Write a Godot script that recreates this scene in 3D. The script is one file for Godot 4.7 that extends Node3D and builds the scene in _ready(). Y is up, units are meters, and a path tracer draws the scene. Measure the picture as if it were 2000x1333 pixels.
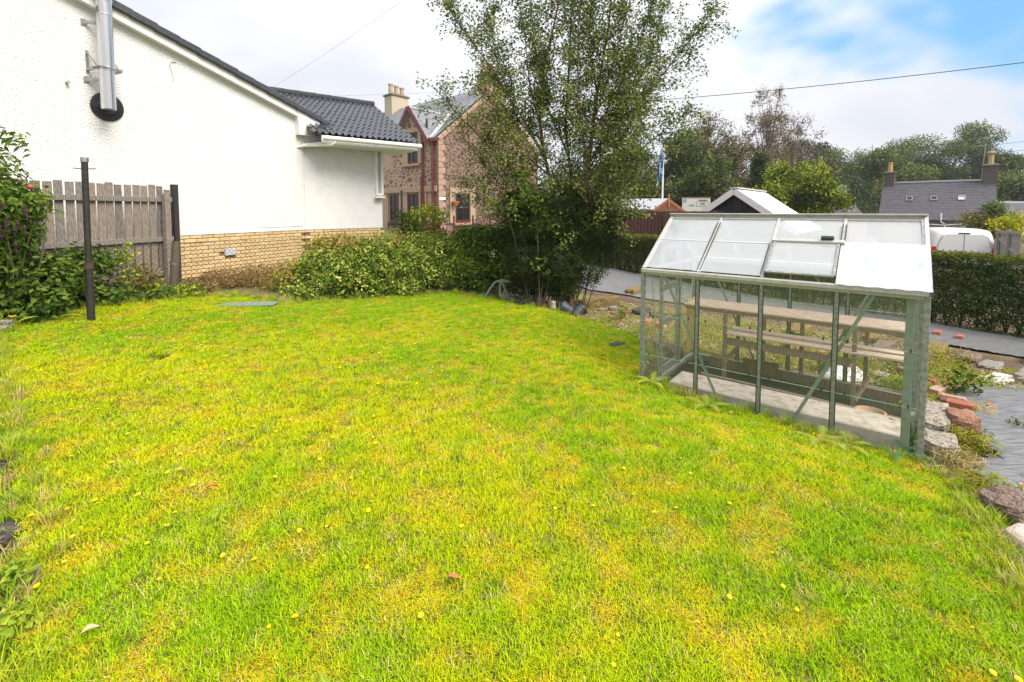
extends Node3D
# Metres. The camera stands at the origin; y is up from its lens, the view goes along -z. P(x, y, ahead) turns "so far ahead" into -z.

class MB:
	var st := SurfaceTool.new()
	func _init() -> void:
		st.begin(Mesh.PRIMITIVE_TRIANGLES)
		st.set_smooth_group(-1)
	func col(c: Color) -> void:
		st.set_color(c)
	func smooth(on: bool) -> void:
		st.set_smooth_group(0 if on else -1)
	func tri(a: Vector3, b: Vector3, c: Vector3, out := Vector3.ZERO) -> void:
		if (a - c).cross(a - b).dot(out) < 0.0:
			var t := b
			b = c
			c = t
		st.add_vertex(a)
		st.add_vertex(b)
		st.add_vertex(c)
	func quad(a: Vector3, b: Vector3, c: Vector3, d: Vector3, out := Vector3.ZERO) -> void:
		tri(a, b, c, out)
		tri(a, c, d, out)
	func box(c: Vector3, s: Vector3, b := Basis(), v := 0.0) -> void:
		var h := s * 0.5
		v = minf(v, minf(h.x, minf(h.y, h.z)) * 0.8)
		for ax in 3:
			var i := (ax + 1) % 3
			var j := (ax + 2) % 3
			for sg in [-1.0, 1.0]:
				var q: Array[Vector3] = []
				for k in [[-1, -1], [1, -1], [1, 1], [-1, 1]]:
					var p := Vector3.ZERO
					p[ax] = sg * h[ax]
					p[i] = k[0] * (h[i] - v)
					p[j] = k[1] * (h[j] - v)
					q.append(c + b * p)
				var o := Vector3.ZERO
				o[ax] = sg
				quad(q[0], q[1], q[2], q[3], b * o)
		if v > 0.0:
			for ax in 3:
				var i := (ax + 1) % 3
				var j := (ax + 2) % 3
				for si in [-1.0, 1.0]:
					for sj in [-1.0, 1.0]:
						var q: Array[Vector3] = []
						for k in [[-1, 0], [1, 0], [1, 1], [-1, 1]]:
							var p := Vector3.ZERO
							p[ax] = k[0] * (h[ax] - v)
							p[i] = si * (h[i] - (v if k[1] == 1 else 0.0))
							p[j] = sj * (h[j] - (0.0 if k[1] == 1 else v))
							q.append(c + b * p)
						var o := Vector3.ZERO
						o[i] = si
						o[j] = sj
						quad(q[0], q[1], q[2], q[3], b * o)
			for sx in [-1.0, 1.0]:
				for sy in [-1.0, 1.0]:
					for sz in [-1.0, 1.0]:
						var o := Vector3(sx, sy, sz)
						tri(c + b * (o * (h - Vector3(0, v, v))), c + b * (o * (h - Vector3(v, 0, v))), c + b * (o * (h - Vector3(v, v, 0))), b * o)
	func bar(a: Vector3, b: Vector3, w: float, d: float, up := Vector3.UP, v := 0.0) -> void:   # a straight bar of section w x d; d lies nearest to up
		var x := (b - a).normalized()
		if absf(x.dot(up)) > 0.99:
			up = Vector3.RIGHT if absf(x.x) < 0.9 else Vector3.BACK
		var z := x.cross(up).normalized()
		var y := z.cross(x)
		box((a + b) * 0.5, Vector3((b - a).length(), d, w), Basis(x, y, z), v)
	func tube(pts: Array, rad: Array, sides := 8, caps := true) -> void:
		smooth(true)
		var prev: Array[Vector3] = []
		var x := Vector3.RIGHT
		for i in pts.size():
			var t: Vector3 = (pts[mini(i + 1, pts.size() - 1)] - pts[maxi(i - 1, 0)]).normalized()
			if i == 0:
				x = t.cross(Vector3.UP if absf(t.y) < 0.9 else Vector3.RIGHT).normalized()
			x = (x - t * x.dot(t)).normalized()
			var y := t.cross(x)
			var ring: Array[Vector3] = []
			for k in sides:
				var a := TAU * k / sides
				ring.append(pts[i] + (x * cos(a) + y * sin(a)) * rad[i])
			if i > 0:
				for k in sides:
					var n := (k + 1) % sides
					quad(prev[k], prev[n], ring[n], ring[k], prev[k] - pts[i - 1] + (prev[n] - pts[i - 1]))
			if caps and (i == 0 or i == pts.size() - 1):
				smooth(false)
				for k in range(1, sides - 1):
					tri(ring[0], ring[k], ring[k + 1], -t if i == 0 else t)
				smooth(true)
			prev = ring
		smooth(false)
	func lathe(c: Vector3, prof: Array, segs := 20, b := Basis()) -> void:
		for i in prof.size() - 1:
			st.set_smooth_group(i + 2)   # round the axis only
			for k in segs:
				var a := TAU * k / segs
				var e := TAU * (k + 1) / segs
				var p: Vector2 = prof[i]
				var q: Vector2 = prof[i + 1]
				var d := Vector2(q.y - p.y, p.x - q.x)
				var m := (a + e) * 0.5
				var out := b * Vector3(d.x * cos(m), d.y, d.x * sin(m))
				quad(c + b * Vector3(p.x * cos(a), p.y, p.x * sin(a)), c + b * Vector3(p.x * cos(e), p.y, p.x * sin(e)), c + b * Vector3(q.x * cos(e), q.y, q.x * sin(e)), c + b * Vector3(q.x * cos(a), q.y, q.x * sin(a)), out)
		smooth(false)
	func rock(c: Vector3, s: Vector3, seed_: int, rough := 0.18, blocky := 0.5, b := Basis(), nu := 12, nv := 8) -> void:
		var n := FastNoiseLite.new()
		n.seed = seed_
		n.frequency = 0.9
		var grid: Array = []
		for i in nv + 1:
			var row: Array[Vector3] = []
			for k in nu:
				var th := PI * i / nv
				var ph := TAU * k / nu
				var d := Vector3(sin(th) * cos(ph), cos(th), sin(th) * sin(ph))
				var m := maxf(absf(d.x), maxf(absf(d.y), absf(d.z)))
				var p := d.lerp(d / m * 0.85, blocky)
				p *= 1.0 + rough * n.get_noise_3d(d.x * 2.0, d.y * 2.0, d.z * 2.0) * 2.0
				row.append(c + b * (p * s * 0.5))
			grid.append(row)
		for i in nv:
			for k in nu:
				var k2 := (k + 1) % nu
				var o: Vector3 = grid[i][k] + grid[i + 1][k2] - c * 2.0
				if i > 0:
					tri(grid[i][k], grid[i][k2], grid[i + 1][k2], o)
				if i < nv - 1:
					tri(grid[i][k], grid[i + 1][k2], grid[i + 1][k], o)
	func prism(poly: Array, depth: Vector3) -> void:   # a flat outline (points in space, convex or ear-clipped in its own plane) pushed along depth
		var o: Vector3 = poly[0]
		var ux: Vector3 = (poly[1] - o).normalized()
		var uz := depth.normalized()
		var uy := uz.cross(ux).normalized()
		ux = uy.cross(uz)
		var flat := PackedVector2Array()
		for p in poly:
			flat.append(Vector2((p - o).dot(ux), (p - o).dot(uy)))
		var ix := Geometry2D.triangulate_polygon(flat)
		for i in range(0, ix.size(), 3):
			tri(poly[ix[i]], poly[ix[i + 1]], poly[ix[i + 2]], -uz)
			tri(poly[ix[i]] + depth, poly[ix[i + 1]] + depth, poly[ix[i + 2]] + depth, uz)
		var mid := Vector3.ZERO
		for p in poly:
			mid += p / poly.size()
		for i in poly.size():
			var a: Vector3 = poly[i]
			var b: Vector3 = poly[(i + 1) % poly.size()]
			var out := (b - a).cross(uz)
			if Geometry2D.is_polygon_clockwise(flat):
				out = -out
			quad(a, b, b + depth, a + depth, out)
	func done() -> ArrayMesh:
		st.generate_normals()
		return st.commit()

var rng := RandomNumberGenerator.new()
var tex_cache := {}
var mats := {}

func P(x: float, y: float, ahead: float) -> Vector3:
	return Vector3(x, y, -ahead)

func rf(a: float, b: float) -> float:
	return rng.randf_range(a, b)

func rdir() -> Vector3:
	var z := rf(-1, 1)
	var a := rf(0, TAU)
	return Vector3(sqrt(1 - z * z) * cos(a), z, sqrt(1 - z * z) * sin(a))

func L(r: float, g: float, b: float) -> Color:   # a linear colour
	return Color(r, g, b).linear_to_srgb()

func noise_tex(key: String, cols: Array, freq: float, seed_ := 1, size := 256, octaves := 4, kind := FastNoiseLite.TYPE_SIMPLEX_SMOOTH) -> NoiseTexture2D:
	if tex_cache.has(key):
		return tex_cache[key]
	var n := FastNoiseLite.new()
	n.noise_type = kind
	n.frequency = freq
	n.seed = seed_
	n.fractal_octaves = octaves
	n.fractal_gain = 0.55
	var t := NoiseTexture2D.new()
	t.width = size
	t.height = size
	t.seamless = true
	t.generate_mipmaps = false
	if cols.size():
		var g := Gradient.new()
		var offs := PackedFloat32Array()
		var cc := PackedColorArray()
		for i in cols.size():
			offs.append(0.15 + 0.7 * i / maxf(1.0, cols.size() - 1.0))
			cc.append(cols[i])
		g.offsets = offs
		g.colors = cc
		t.color_ramp = g
	t.noise = n
	tex_cache[key] = t
	return t

# A material of noise between the given linear colours, repeated every size_m metres, with relief of bump centimetres.
func mat(nm: String, cols: Array, size_m := 1.0, o := {}) -> StandardMaterial3D:
	if mats.has(nm):
		return mats[nm]
	var m := StandardMaterial3D.new()
	m.resource_name = nm
	var s: Vector3 = o.get("stretch", Vector3.ONE) / size_m
	if cols.size() == 1:
		m.albedo_color = cols[0]
	elif cols.size() > 1:
		m.albedo_texture = noise_tex(nm, cols, o.get("freq", 0.03), hash(nm) % 1000, o.get("px", 256), o.get("oct", 4), o.get("kind", FastNoiseLite.TYPE_SIMPLEX_SMOOTH))
	m.uv1_triplanar = true
	m.uv1_world_triplanar = o.get("world", true)
	m.uv1_triplanar_sharpness = 4.0
	m.uv1_scale = s
	m.roughness = o.get("rough", 0.85)
	m.metallic = o.get("metal", 0.0)
	m.metallic_specular = o.get("spec", 0.5)
	if o.has("bump"):
		m.heightmap_enabled = true
		m.heightmap_texture = noise_tex("bump%s" % o.get("bfreq", 0.08), [], o.get("bfreq", 0.08), 7, 256, 4)
		m.heightmap_scale = o.bump
	if o.get("vc", false):
		m.vertex_color_use_as_albedo = true
	mats[nm] = m
	return m

func leaf_mat(nm: String, back := 0.5, rough := 0.55) -> StandardMaterial3D:
	if mats.has(nm):
		return mats[nm]
	var m := StandardMaterial3D.new()
	m.resource_name = nm
	m.albedo_color = Color.WHITE
	m.vertex_color_use_as_albedo = true
	m.roughness = rough
	m.metallic_specular = 0.18
	m.cull_mode = BaseMaterial3D.CULL_DISABLED
	if back > 0.0:
		m.backlight_enabled = true
		m.backlight = Color(back, back, back * 0.7)
	mats[nm] = m
	return m

func put(called: String, mesh, m: Material, parent: Node = self, at := Vector3.ZERO, b := Basis()) -> MeshInstance3D:
	var o := MeshInstance3D.new()
	o.name = called
	o.mesh = mesh.done() if mesh is MB else mesh
	o.material_override = m
	o.transform = Transform3D(b, at)
	parent.add_child(o, true)
	return o

func tag(o: Node, label: String, category: String, group := "") -> Node:
	o.set_meta("label", label)
	o.set_meta("category", category)
	if group != "":
		o.set_meta("group", group)
	return o

func thing(called: String, label: String, category: String, at := Vector3.ZERO, turn := 0.0, group := "") -> Node3D:
	var o := Node3D.new()
	o.name = called
	o.position = at
	o.rotation.y = turn
	add_child(o, true)
	tag(o, label, category, group)
	return o

func kind(o: Node, k: String) -> Node:
	o.set_meta("kind", k)
	return o

# Many copies of one small mesh as one object: list holds [Transform3D, linear Color].
func scatter(called: String, mesh: Mesh, m: Material, list: Array, parent: Node = self) -> MultiMeshInstance3D:
	var mm := MultiMesh.new()
	mm.transform_format = MultiMesh.TRANSFORM_3D
	mm.use_colors = true
	mm.mesh = mesh
	mm.instance_count = list.size()
	for i in list.size():
		mm.set_instance_transform(i, list[i][0])
		mm.set_instance_color(i, list[i][1])
	var o := MultiMeshInstance3D.new()
	o.name = called
	o.multimesh = mm
	o.material_override = m
	parent.add_child(o, true)
	o.set_meta("kind", "stuff")
	return o

# A spray of n leaves round a point: each a folded blade of length l and width w within radius r.
func spray(n: int, l: float, w: float, r: float, seed_: int, flat := 0.4) -> ArrayMesh:
	var g := RandomNumberGenerator.new()
	g.seed = seed_
	var st := SurfaceTool.new()
	st.begin(Mesh.PRIMITIVE_TRIANGLES)
	st.set_smooth_group(-1)
	for i in n:
		var p := Vector3(g.randf_range(-1, 1), g.randf_range(-1, 1) * flat * 1.6, g.randf_range(-1, 1)) * r
		var a := g.randf_range(0, TAU)
		var d := Vector3(cos(a), g.randf_range(-0.7, 0.5), sin(a)).normalized()
		var up := (Vector3.UP + Vector3(g.randf_range(-1, 1), g.randf_range(-0.5, 0.5), g.randf_range(-1, 1)) * 0.9).normalized()
		var x := d.cross(up).normalized()
		var k := g.randf_range(0.7, 1.2)
		var ll := l * g.randf_range(0.7, 1.2)
		var ww := w * 0.5 * g.randf_range(0.8, 1.15)
		var nn := x.cross(d).normalized()
		st.set_color(Color(k, k, k * g.randf_range(0.8, 1.1)))
		var a0 := p - d * ll * 0.5
		var t0 := p + d * ll * 0.5 - nn * ll * 0.08
		var m0 := p + nn * ww * -0.35
		var l0 := p - d * ll * 0.06 - x * ww + nn * ww * 0.25
		var r0 := p - d * ll * 0.06 + x * ww + nn * ww * 0.25
		for v in [a0, l0, m0, a0, m0, r0, l0, t0, m0, m0, t0, r0]:
			st.add_vertex(v)
	st.generate_normals()
	return st.commit()

func mixc(cols: Array, t: float) -> Color:
	var f := clampf(t, 0, 0.9999) * (cols.size() - 1)
	var i := int(f)
	return (cols[i] as Color).lerp(cols[i + 1], f - i)

# Leaf sprays over the skin of an ellipsoid clump, faces turned up and out.
func clump(list: Array, c: Vector3, r: Vector3, n: int, sc: float, cols: Array, shell := 0.55) -> void:
	for i in n:
		var d := rdir()
		var q := pow(rf(shell * shell * shell, 1.0), 0.3333) * (1.0 + rf(-0.1, 0.14))
		var p := c + d * r * q
		var up := (d * 0.55 + Vector3.UP * 0.75 + rdir() * 0.6).normalized()
		var x := up.cross(rdir()).normalized()
		var k := sc * rf(0.75, 1.3)
		list.append([Transform3D(Basis(x, up, x.cross(up)) * k, p), mixc(cols, rf(0, 1))])

var G := {}   # height grid
const GX0 := -10.0
const GZ0 := 0.2
const GS := 0.1
const GNX := 260
const GNZ := 220
var low_poly: PackedVector2Array

func H_exact(x: float, z: float) -> float:
	var lawn_h := -1.76 - 0.075 * clampf(x, -9.0, 3.7)
	var gb := (x - 1.5585) * 0.63 + (z - 5.4086) * 0.776
	var ga := (x - 1.5585) * 0.776 - (z - 5.4086) * 0.63
	if ga > -0.06 and ga < 2.5 and gb > 0.08 and gb < 1.9:
		return -2.42
	lawn_h -= 0.11 * smoothstep(-1.6, -0.05, gb) * smoothstep(0.3, 1.5, x)
	if z < 4.5 and x < -1.2:
		var dl := 1e9
		for i in range(11, 17):
			var c := Geometry2D.get_closest_point_to_segment(Vector2(x, z), lawn_poly[i], lawn_poly[i + 1])
			dl = minf(dl, c.distance_to(Vector2(x, z)))
		if not Geometry2D.is_point_in_polygon(Vector2(x, z), lawn_poly):
			lawn_h -= 0.16 * smoothstep(0.03, 0.16, dl)
	lawn_h += 0.012 * sin(x * 2.1 + z * 1.3) + 0.012 * sin(z * 2.7 - x * 0.8)
	var q := Vector2(x, z)
	if not Geometry2D.is_point_in_polygon(q, low_poly):
		return lawn_h
	var d := 1e9
	for i in 12:
		var c := Geometry2D.get_closest_point_to_segment(q, low_poly[i], low_poly[i + 1])
		d = minf(d, q.distance_to(c))
	var low := maxf(-2.07 - 0.052 * d, -3.6) + 0.02 * sin(x * 3.3) * sin(z * 2.9)
	var drop := smoothstep(0.02, 0.5, d)
	return lerpf(lawn_h, minf(low, lawn_h), drop)

func H(x: float, z: float) -> float:
	var fx := (x - GX0) / GS
	var fz := (z - GZ0) / GS
	if fx < 0 or fz < 0 or fx >= GNX - 1 or fz >= GNZ - 1:
		return H_exact(x, z)
	var i := int(fx)
	var j := int(fz)
	fx -= i
	fz -= j
	var a: PackedFloat32Array = G.h
	var k := j * GNX + i
	return lerpf(lerpf(a[k], a[k + 1], fx), lerpf(a[k + GNX], a[k + GNX + 1], fx), fz)

func ground(x: float, z: float, lift := 0.0) -> Vector3:
	return Vector3(x, H(x, z) + lift, -z)

var lawn_poly: PackedVector2Array

func _ready() -> void:
	rng.seed = 11
	var cam := Camera3D.new()
	cam.name = "camera"
	cam.projection = Camera3D.PROJECTION_FRUSTUM
	cam.near = 0.05
	cam.far = 900.0
	cam.size = 1333.0 / 897.6 * 0.05
	cam.frustum_offset = Vector2(0, -205.7 / 897.6 * 0.05)
	cam.rotation.x = -0.0548
	add_child(cam)
	cam.current = true
	var env := Environment.new()
	env.background_mode = Environment.BG_SKY
	env.sky = Sky.new()
	env.sky.sky_material = sky_material()
	env.background_energy_multiplier = 0.335
	env.tonemap_mode = Environment.TONE_MAPPER_LINEAR
	env.tonemap_exposure = 3.35
	env.fog_enabled = true
	env.fog_density = 0.0005
	env.fog_light_color = Color(0.90, 0.93, 0.98)
	env.sdfgi_enabled = true
	env.ssao_enabled = true
	env.ssil_enabled = true
	var we := WorldEnvironment.new()
	we.name = "environment"
	we.environment = env
	add_child(we)
	var sun := DirectionalLight3D.new()
	sun.name = "sun"
	sun.light_energy = 0.5
	sun.light_angular_distance = 35.0
	sun.light_color = Color(1.0, 0.97, 0.92)
	sun.shadow_enabled = true
	sun.sky_mode = DirectionalLight3D.SKY_MODE_LIGHT_ONLY
	add_child(sun)
	sun.look_at_from_position(Vector3(9, 14, 7), Vector3.ZERO)

	land()
	white_house()
	stone_house()
	far_houses()
	garage_and_shed()
	greenhouse()
	fences()
	hedge()
	birch()
	bushes()
	far_trees()
	plot_stones()
	small_things()
	lawn()

# Broken overcast: a bright grey-white sheet, brighter overhead, with a few blue gaps all round.
func sky_material() -> PanoramaSkyMaterial:
	var w := 1024
	var h := 512
	var im := Image.create(w, h, false, Image.FORMAT_RGBF)
	var n := FastNoiseLite.new()
	n.seed = 5
	n.frequency = 1.1
	n.fractal_octaves = 5
	var n2 := FastNoiseLite.new()
	n2.seed = 21
	n2.frequency = 0.7
	n2.fractal_octaves = 4
	var gap := Vector3(0.76, 0.20, -0.65).normalized()
	for j in h:
		var el := PI * 0.5 - PI * (j + 0.5) / h
		for i in w:
			var az := TAU * (i + 0.5) / w
			var d := Vector3(sin(az) * cos(el), sin(el), -cos(az) * cos(el))
			var e := maxf(sin(el), 0.0)
			var stretch := Vector3(d.x, d.y * 2.2, d.z)
			var c := n.get_noise_3dv(stretch * 1.6)
			var f := n2.get_noise_3dv(stretch)
			var bright := (0.86 + 0.85 * e * e) * (1.0 + 0.16 * c)
			var cloud := Color(0.975, 0.985, 1.04) * bright
			var grey := smoothstep(0.1, 0.55, -c) * 0.45
			cloud = cloud.lerp(Color(0.74, 0.80, 0.90) * (0.90 + 0.6 * e * e), grey)
			var open := f * 1.1 + c * 0.55 - 0.36
			open = maxf(open, 0.56 - d.distance_to(gap) * 1.9 + c * 1.1)
			var blue := Color(0.16, 0.47, 0.90).lerp(Color(0.34, 0.64, 0.95), 1.0 - clampf(e * 2.0, 0, 1))
			im.set_pixel(i, j, cloud.lerp(blue, smoothstep(-0.04, 0.5, open)))
	var m := PanoramaSkyMaterial.new()
	m.panorama = ImageTexture.create_from_image(im)
	return m

func land() -> void:
	low_poly = PackedVector2Array([Vector2(1, 30), Vector2(-0.4, 12), Vector2(-0.5, 9.2), Vector2(0.0, 8.85), Vector2(0.9, 8.4), Vector2(2.0, 7.35), Vector2(1.95, 6.5), Vector2(1.5, 5.36), Vector2(3.44, 3.76), Vector2(3.42, 3.3), Vector2(2.95, 2.75), Vector2(2.66, 2.25), Vector2(1.9, 1.0), Vector2(60, -5), Vector2(600, -50), Vector2(600, 600), Vector2(3, 600)])
	lawn_poly = PackedVector2Array([Vector2(-0.5, 9.2), Vector2(0.0, 8.85), Vector2(0.9, 8.4), Vector2(2.0, 7.35), Vector2(1.95, 6.5), Vector2(1.55, 5.36), Vector2(3.44, 3.80), Vector2(3.42, 3.3), Vector2(2.95, 2.75), Vector2(2.66, 2.25), Vector2(1.9, 1.0), Vector2(-1.3, 1.0), Vector2(-1.72, 1.5), Vector2(-2.0, 1.78), Vector2(-2.36, 2.14), Vector2(-3.05, 2.75), Vector2(-3.8, 3.34), Vector2(-5.0, 4.4), Vector2(-5.7, 5.0), Vector2(-5.9, 5.6), Vector2(-5.6, 6.6), Vector2(-5.2, 7.5), Vector2(-4.3, 7.6), Vector2(-3.7, 7.4), Vector2(-3.27, 7.65), Vector2(-2.74, 8.13), Vector2(-1.95, 8.69), Vector2(-1.34, 9.16), Vector2(-0.83, 9.3)])
	var hh := PackedFloat32Array()
	hh.resize(GNX * GNZ)
	for j in GNZ:
		for i in GNX:
			hh[j * GNX + i] = H_exact(GX0 + i * GS, GZ0 + j * GS)
	G.h = hh
	var xs := PackedFloat32Array([-600, -300, -150, -80, -45, -28, -20, -15, -12])
	var x := -10.0
	while x < 15.0:
		xs.append(x)
		x += 0.14
	for v in [15.5, 17, 20, 25, 32, 42, 60, 90, 150, 300, 600]:
		xs.append(v)
	var zs := PackedFloat32Array([-300, -60, -15, -4, -1])
	var z := 0.3
	while z < 20.0:
		zs.append(z)
		z += 0.14
	for v in [20.5, 22, 25, 30, 38, 50, 70, 100, 160, 300, 600]:
		zs.append(v)
	var earth := FastNoiseLite.new()
	earth.seed = 3
	earth.frequency = 0.8
	var st := SurfaceTool.new()
	st.begin(Mesh.PRIMITIVE_TRIANGLES)
	for j in zs.size():
		for i in xs.size():
			var q := Vector2(xs[i], zs[j])
			var c := Color(0.11, 0.15, 0.03)
			if Geometry2D.is_point_in_polygon(q, lawn_poly):
				c = Color(0.15, 0.16, 0.016)
			elif Geometry2D.is_point_in_polygon(q, low_poly):
				var g := smoothstep(-0.1, 0.35, earth.get_noise_2d(q.x, q.y))
				c = Color(0.105, 0.068, 0.046).lerp(Color(0.17, 0.14, 0.045), g * 0.7)
				var b := Vector2(q.x - 1.5585, q.y - 5.4086)
				var bb := b.x * 0.63 + b.y * 0.776
				if bb > 1.9 and bb < 5.2 and q.x < 6.4 and q.x > 1.4:
					c = c.lerp(Color(0.20, 0.21, 0.035), 0.75)
			elif q.y < 4.4 and q.x < -1.3:
				c = Color(0.05, 0.034, 0.022)
			elif q.y > 7.2 and q.x < -3.2 and q.y < 14:
				c = Color(0.13, 0.12, 0.04)
			st.set_color(c * (1.0 + 0.3 * earth.get_noise_2d(q.x * 9.0, q.y * 9.0)))
			st.add_vertex(Vector3(q.x, H(q.x, q.y), -q.y))
	var nx := xs.size()
	for j in zs.size() - 1:
		for i in nx - 1:
			var k := j * nx + i
			for t in [k, k + 1, k + nx, k + 1, k + nx + 1, k + nx]:
				st.add_index(t)
	st.generate_normals()
	var gm := mat("earth", [L(0.55, 0.5, 0.45), L(0.9, 0.88, 0.85), L(1, 1, 1)], 0.9, {"bump": 1.2, "freq": 0.09, "oct": 5, "rough": 0.95, "vc": true})
	kind(put("ground", st.commit(), gm), "structure")

# ---------------------------------------------------------------- the white house on the left
func wa(z: float, y: float, off := 0.0) -> Vector3:   # a point on the gable wall, off metres out of its face
	return Vector3(-10.08 + 0.446 * z + 0.913 * off, y, -z + 0.407 * off)

func white_house() -> void:
	var h := thing("white_house", "white rendered house with dark roof tiles, brick base and steel flue", "house")
	var white := mat("white_render", [L(0.73, 0.722, 0.712), L(0.79, 0.785, 0.775)], 1.6, {"bump": 1.4, "bfreq": 0.2, "freq": 0.02, "rough": 0.9})
	var upvc := mat("white_plastic", [L(0.82, 0.82, 0.80)], 1.0, {"rough": 0.35})
	var slate := mat("roof_tile_grey", [L(0.022, 0.024, 0.03), L(0.04, 0.043, 0.052), L(0.06, 0.063, 0.072)], 0.7, {"rough": 0.32, "bump": 0.15, "spec": 0.7})
	var mortar := mat("pale_mortar", [L(0.17, 0.11, 0.055), L(0.26, 0.18, 0.10)], 0.6, {"bump": 0.3, "rough": 0.95})
	var nA := Vector3(0.913, 0, 0.407)
	var m := MB.new()
	var top := func(z: float) -> float: return 3.36 - 0.285 * (z - 7.54)
	m.prism([wa(3.0, -0.47), wa(11.26, -0.47), wa(11.26, top.call(11.26)), wa(3.0, top.call(3.0))], -nA * 0.3)
	put("wall", m, white, h)
	# brick base, 25 mm behind the render, with every brick of its own
	var base := MB.new()
	base.prism([wa(3.0, -1.9, -0.035), wa(11.24, -1.9, -0.035), wa(11.24, -0.472, -0.035), wa(3.0, -0.472, -0.035)], -nA * 0.2)
	var plinth := put("brick_base", base, mortar, h)
	var bricks: Array = []
	for k in 3:
		bricks.append(mat("buff_brick%d" % k, [[L(0.58, 0.40, 0.19), L(0.72, 0.53, 0.28)], [L(0.53, 0.37, 0.17), L(0.68, 0.49, 0.25)], [L(0.64, 0.46, 0.23), L(0.76, 0.58, 0.33)]][k], 0.4, {"bump": 0.35, "freq": 0.06, "rough": 0.9}))
	var bm := MB.new()
	bm.box(Vector3.ZERO, Vector3(0.214, 0.064, 0.05), Basis(), 0.006)
	var brick_mesh := bm.done()
	var dA := Vector3(0.407, 0, -0.913)
	var bA := Basis(dA, Vector3.UP, -nA)
	for r in 13:
		var y := -0.47 - 0.037 - r * 0.0755
		for k in 18:
			var s := -0.115 - k * 0.2255 - (0.113 if r % 2 else 0.0)
			var c := wa(11.26, y, -0.036) + dA * (s + rf(-0.003, 0.003)) + nA * rf(-0.002, 0.002)
			if c.distance_to(wa(9.5, -0.85)) < 0.13:
				continue
			put("brick", brick_mesh, bricks[rng.randi() % 3], plinth, c, bA)
	# louvred vent in the brickwork
	var vent := MB.new()
	vent.box(wa(9.5, -0.85, -0.012), Vector3(0.25, 0.165, 0.03), bA, 0.004)
	var vent_o := put("vent_frame", vent, mat("vent_grey", [L(0.30, 0.31, 0.36)], 1.0, {"rough": 0.5}), h)
	for r in 6:
		var sl := MB.new()
		sl.box(wa(9.5, -0.85 + 0.057 - r * 0.023, 0.006), Vector3(0.215, 0.012, 0.014), bA, 0.002)
		put("slat", sl, upvc, vent_o)
	# the wing behind: wall and window, under a tiled roof with wide eaves
	var b0 := wa(11.26, 0.0, -0.02)
	var b1 := P(-3.58, 0, 12.71)
	var dB := (b1 - b0).normalized()
	var nB := Vector3(-dB.z, 0, dB.x)
	if nB.z < 0:
		nB = -nB
	var wb := MB.new()
	var up := Vector3.UP
	wb.prism([b0 + up * -0.47, b1 + up * -0.47, b1 + up * 1.95, b0 + up * 1.95], -nB * 0.3)
	wb.prism([b1 - nB * 0.3 + up * -0.47, b1 - nB * 2.6 + up * -0.47, b1 - nB * 2.6 + up * 1.95, b1 - nB * 0.3 + up * 1.95], -dB * 0.3)
	put("wing_wall", wb, white, h)
	var pb := MB.new()
	pb.prism([b0 + up * -1.9 - nB * 0.035, b1 + up * -1.9 - nB * 0.035, b1 + up * -0.472 - nB * 0.035, b0 + up * -0.472 - nB * 0.035], -nB * 0.25)
	pb.prism([b1 + up * -1.9 - nB * 0.3, b1 + up * -1.9 - nB * 2.6, b1 + up * -0.472 - nB * 2.6, b1 + up * -0.472 - nB * 0.3], -dB * 0.25)
	var pbo := put("brick_base", pb, mortar, h)
	var bB := Basis(dB, Vector3.UP, nB)
	var nb := int((b1 - b0).length() / 0.2255)
	for r in 6:
		for k in nb:
			var s := 0.115 + k * 0.2255 + (0.113 if r % 2 else 0.0)
			put("brick", brick_mesh, bricks[rng.randi() % 3], pbo, b0 + dB * s + up * (-0.507 - r * 0.0755) - nB * 0.036, bB)
	var win := MB.new()
	var wc := b1 - dB * 0.05 + nB * 0.03
	for e in [[-0.13, 0.06], [0.03, 0.075]]:
		win.box(wc + dB * e[0] + up * 1.06, Vector3(e[1], 1.30, 0.08), bB, 0.008)
	for y in [0.44, 1.68]:
		win.box(wc + dB * -0.05 + up * y, Vector3(0.11, 0.06, 0.08), bB, 0.006)
	var wo := put("window", win, upvc, h)
	var wp := MB.new()
	wp.box(wc + dB * -0.055 + up * 1.06 - nB * 0.005, Vector3(0.10, 1.19, 0.02), bB)
	put("pane", wp, mat("pale_glass", [L(0.42, 0.44, 0.45)], 1.0, {"rough": 0.08}), wo)
	var sill := MB.new()
	sill.box(wc + dB * -0.06 + up * 0.36 + nB * 0.03, Vector3(0.26, 0.05, 0.16), bB, 0.008)
	put("sill", sill, upvc, wo)
	# roof of the wing: double-roll tiles in courses
	var e1 := P(-4.46, 1.83, 11.0)
	var u := Vector3(0.799, 0, -0.601)
	var nh := Vector3(-0.601, 0, -0.799)
	var slope := (nh * 3.29 + up * 1.56).normalized()
	var sl_len := 3.64
	var rn := u.cross(slope).normalized()
	if rn.y < 0:
		rn = -rn
	var deck := MB.new()
	var ra := e1 + u * 0.0 - rn * 0.05
	deck.prism([ra, e1 + u * 2.40 - rn * 0.05, e1 + u * 2.40 + slope * sl_len - rn * 0.05, ra + slope * sl_len - u * 0.9], -rn * 0.1)
	put("roof", deck, slate, h)
	var tm := MB.new()
	tm.smooth(true)
	var prof: Array[Vector2] = []
	for k in 21:
		var q := k / 20.0 * 0.30
		var ph := fmod(q, 0.15) / 0.15
		var hgt := 0.0
		if ph > 0.42:
			hgt = 0.046 * sin(PI * (ph - 0.42) / 0.58)
		prof.append(Vector2(q, hgt))
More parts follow.
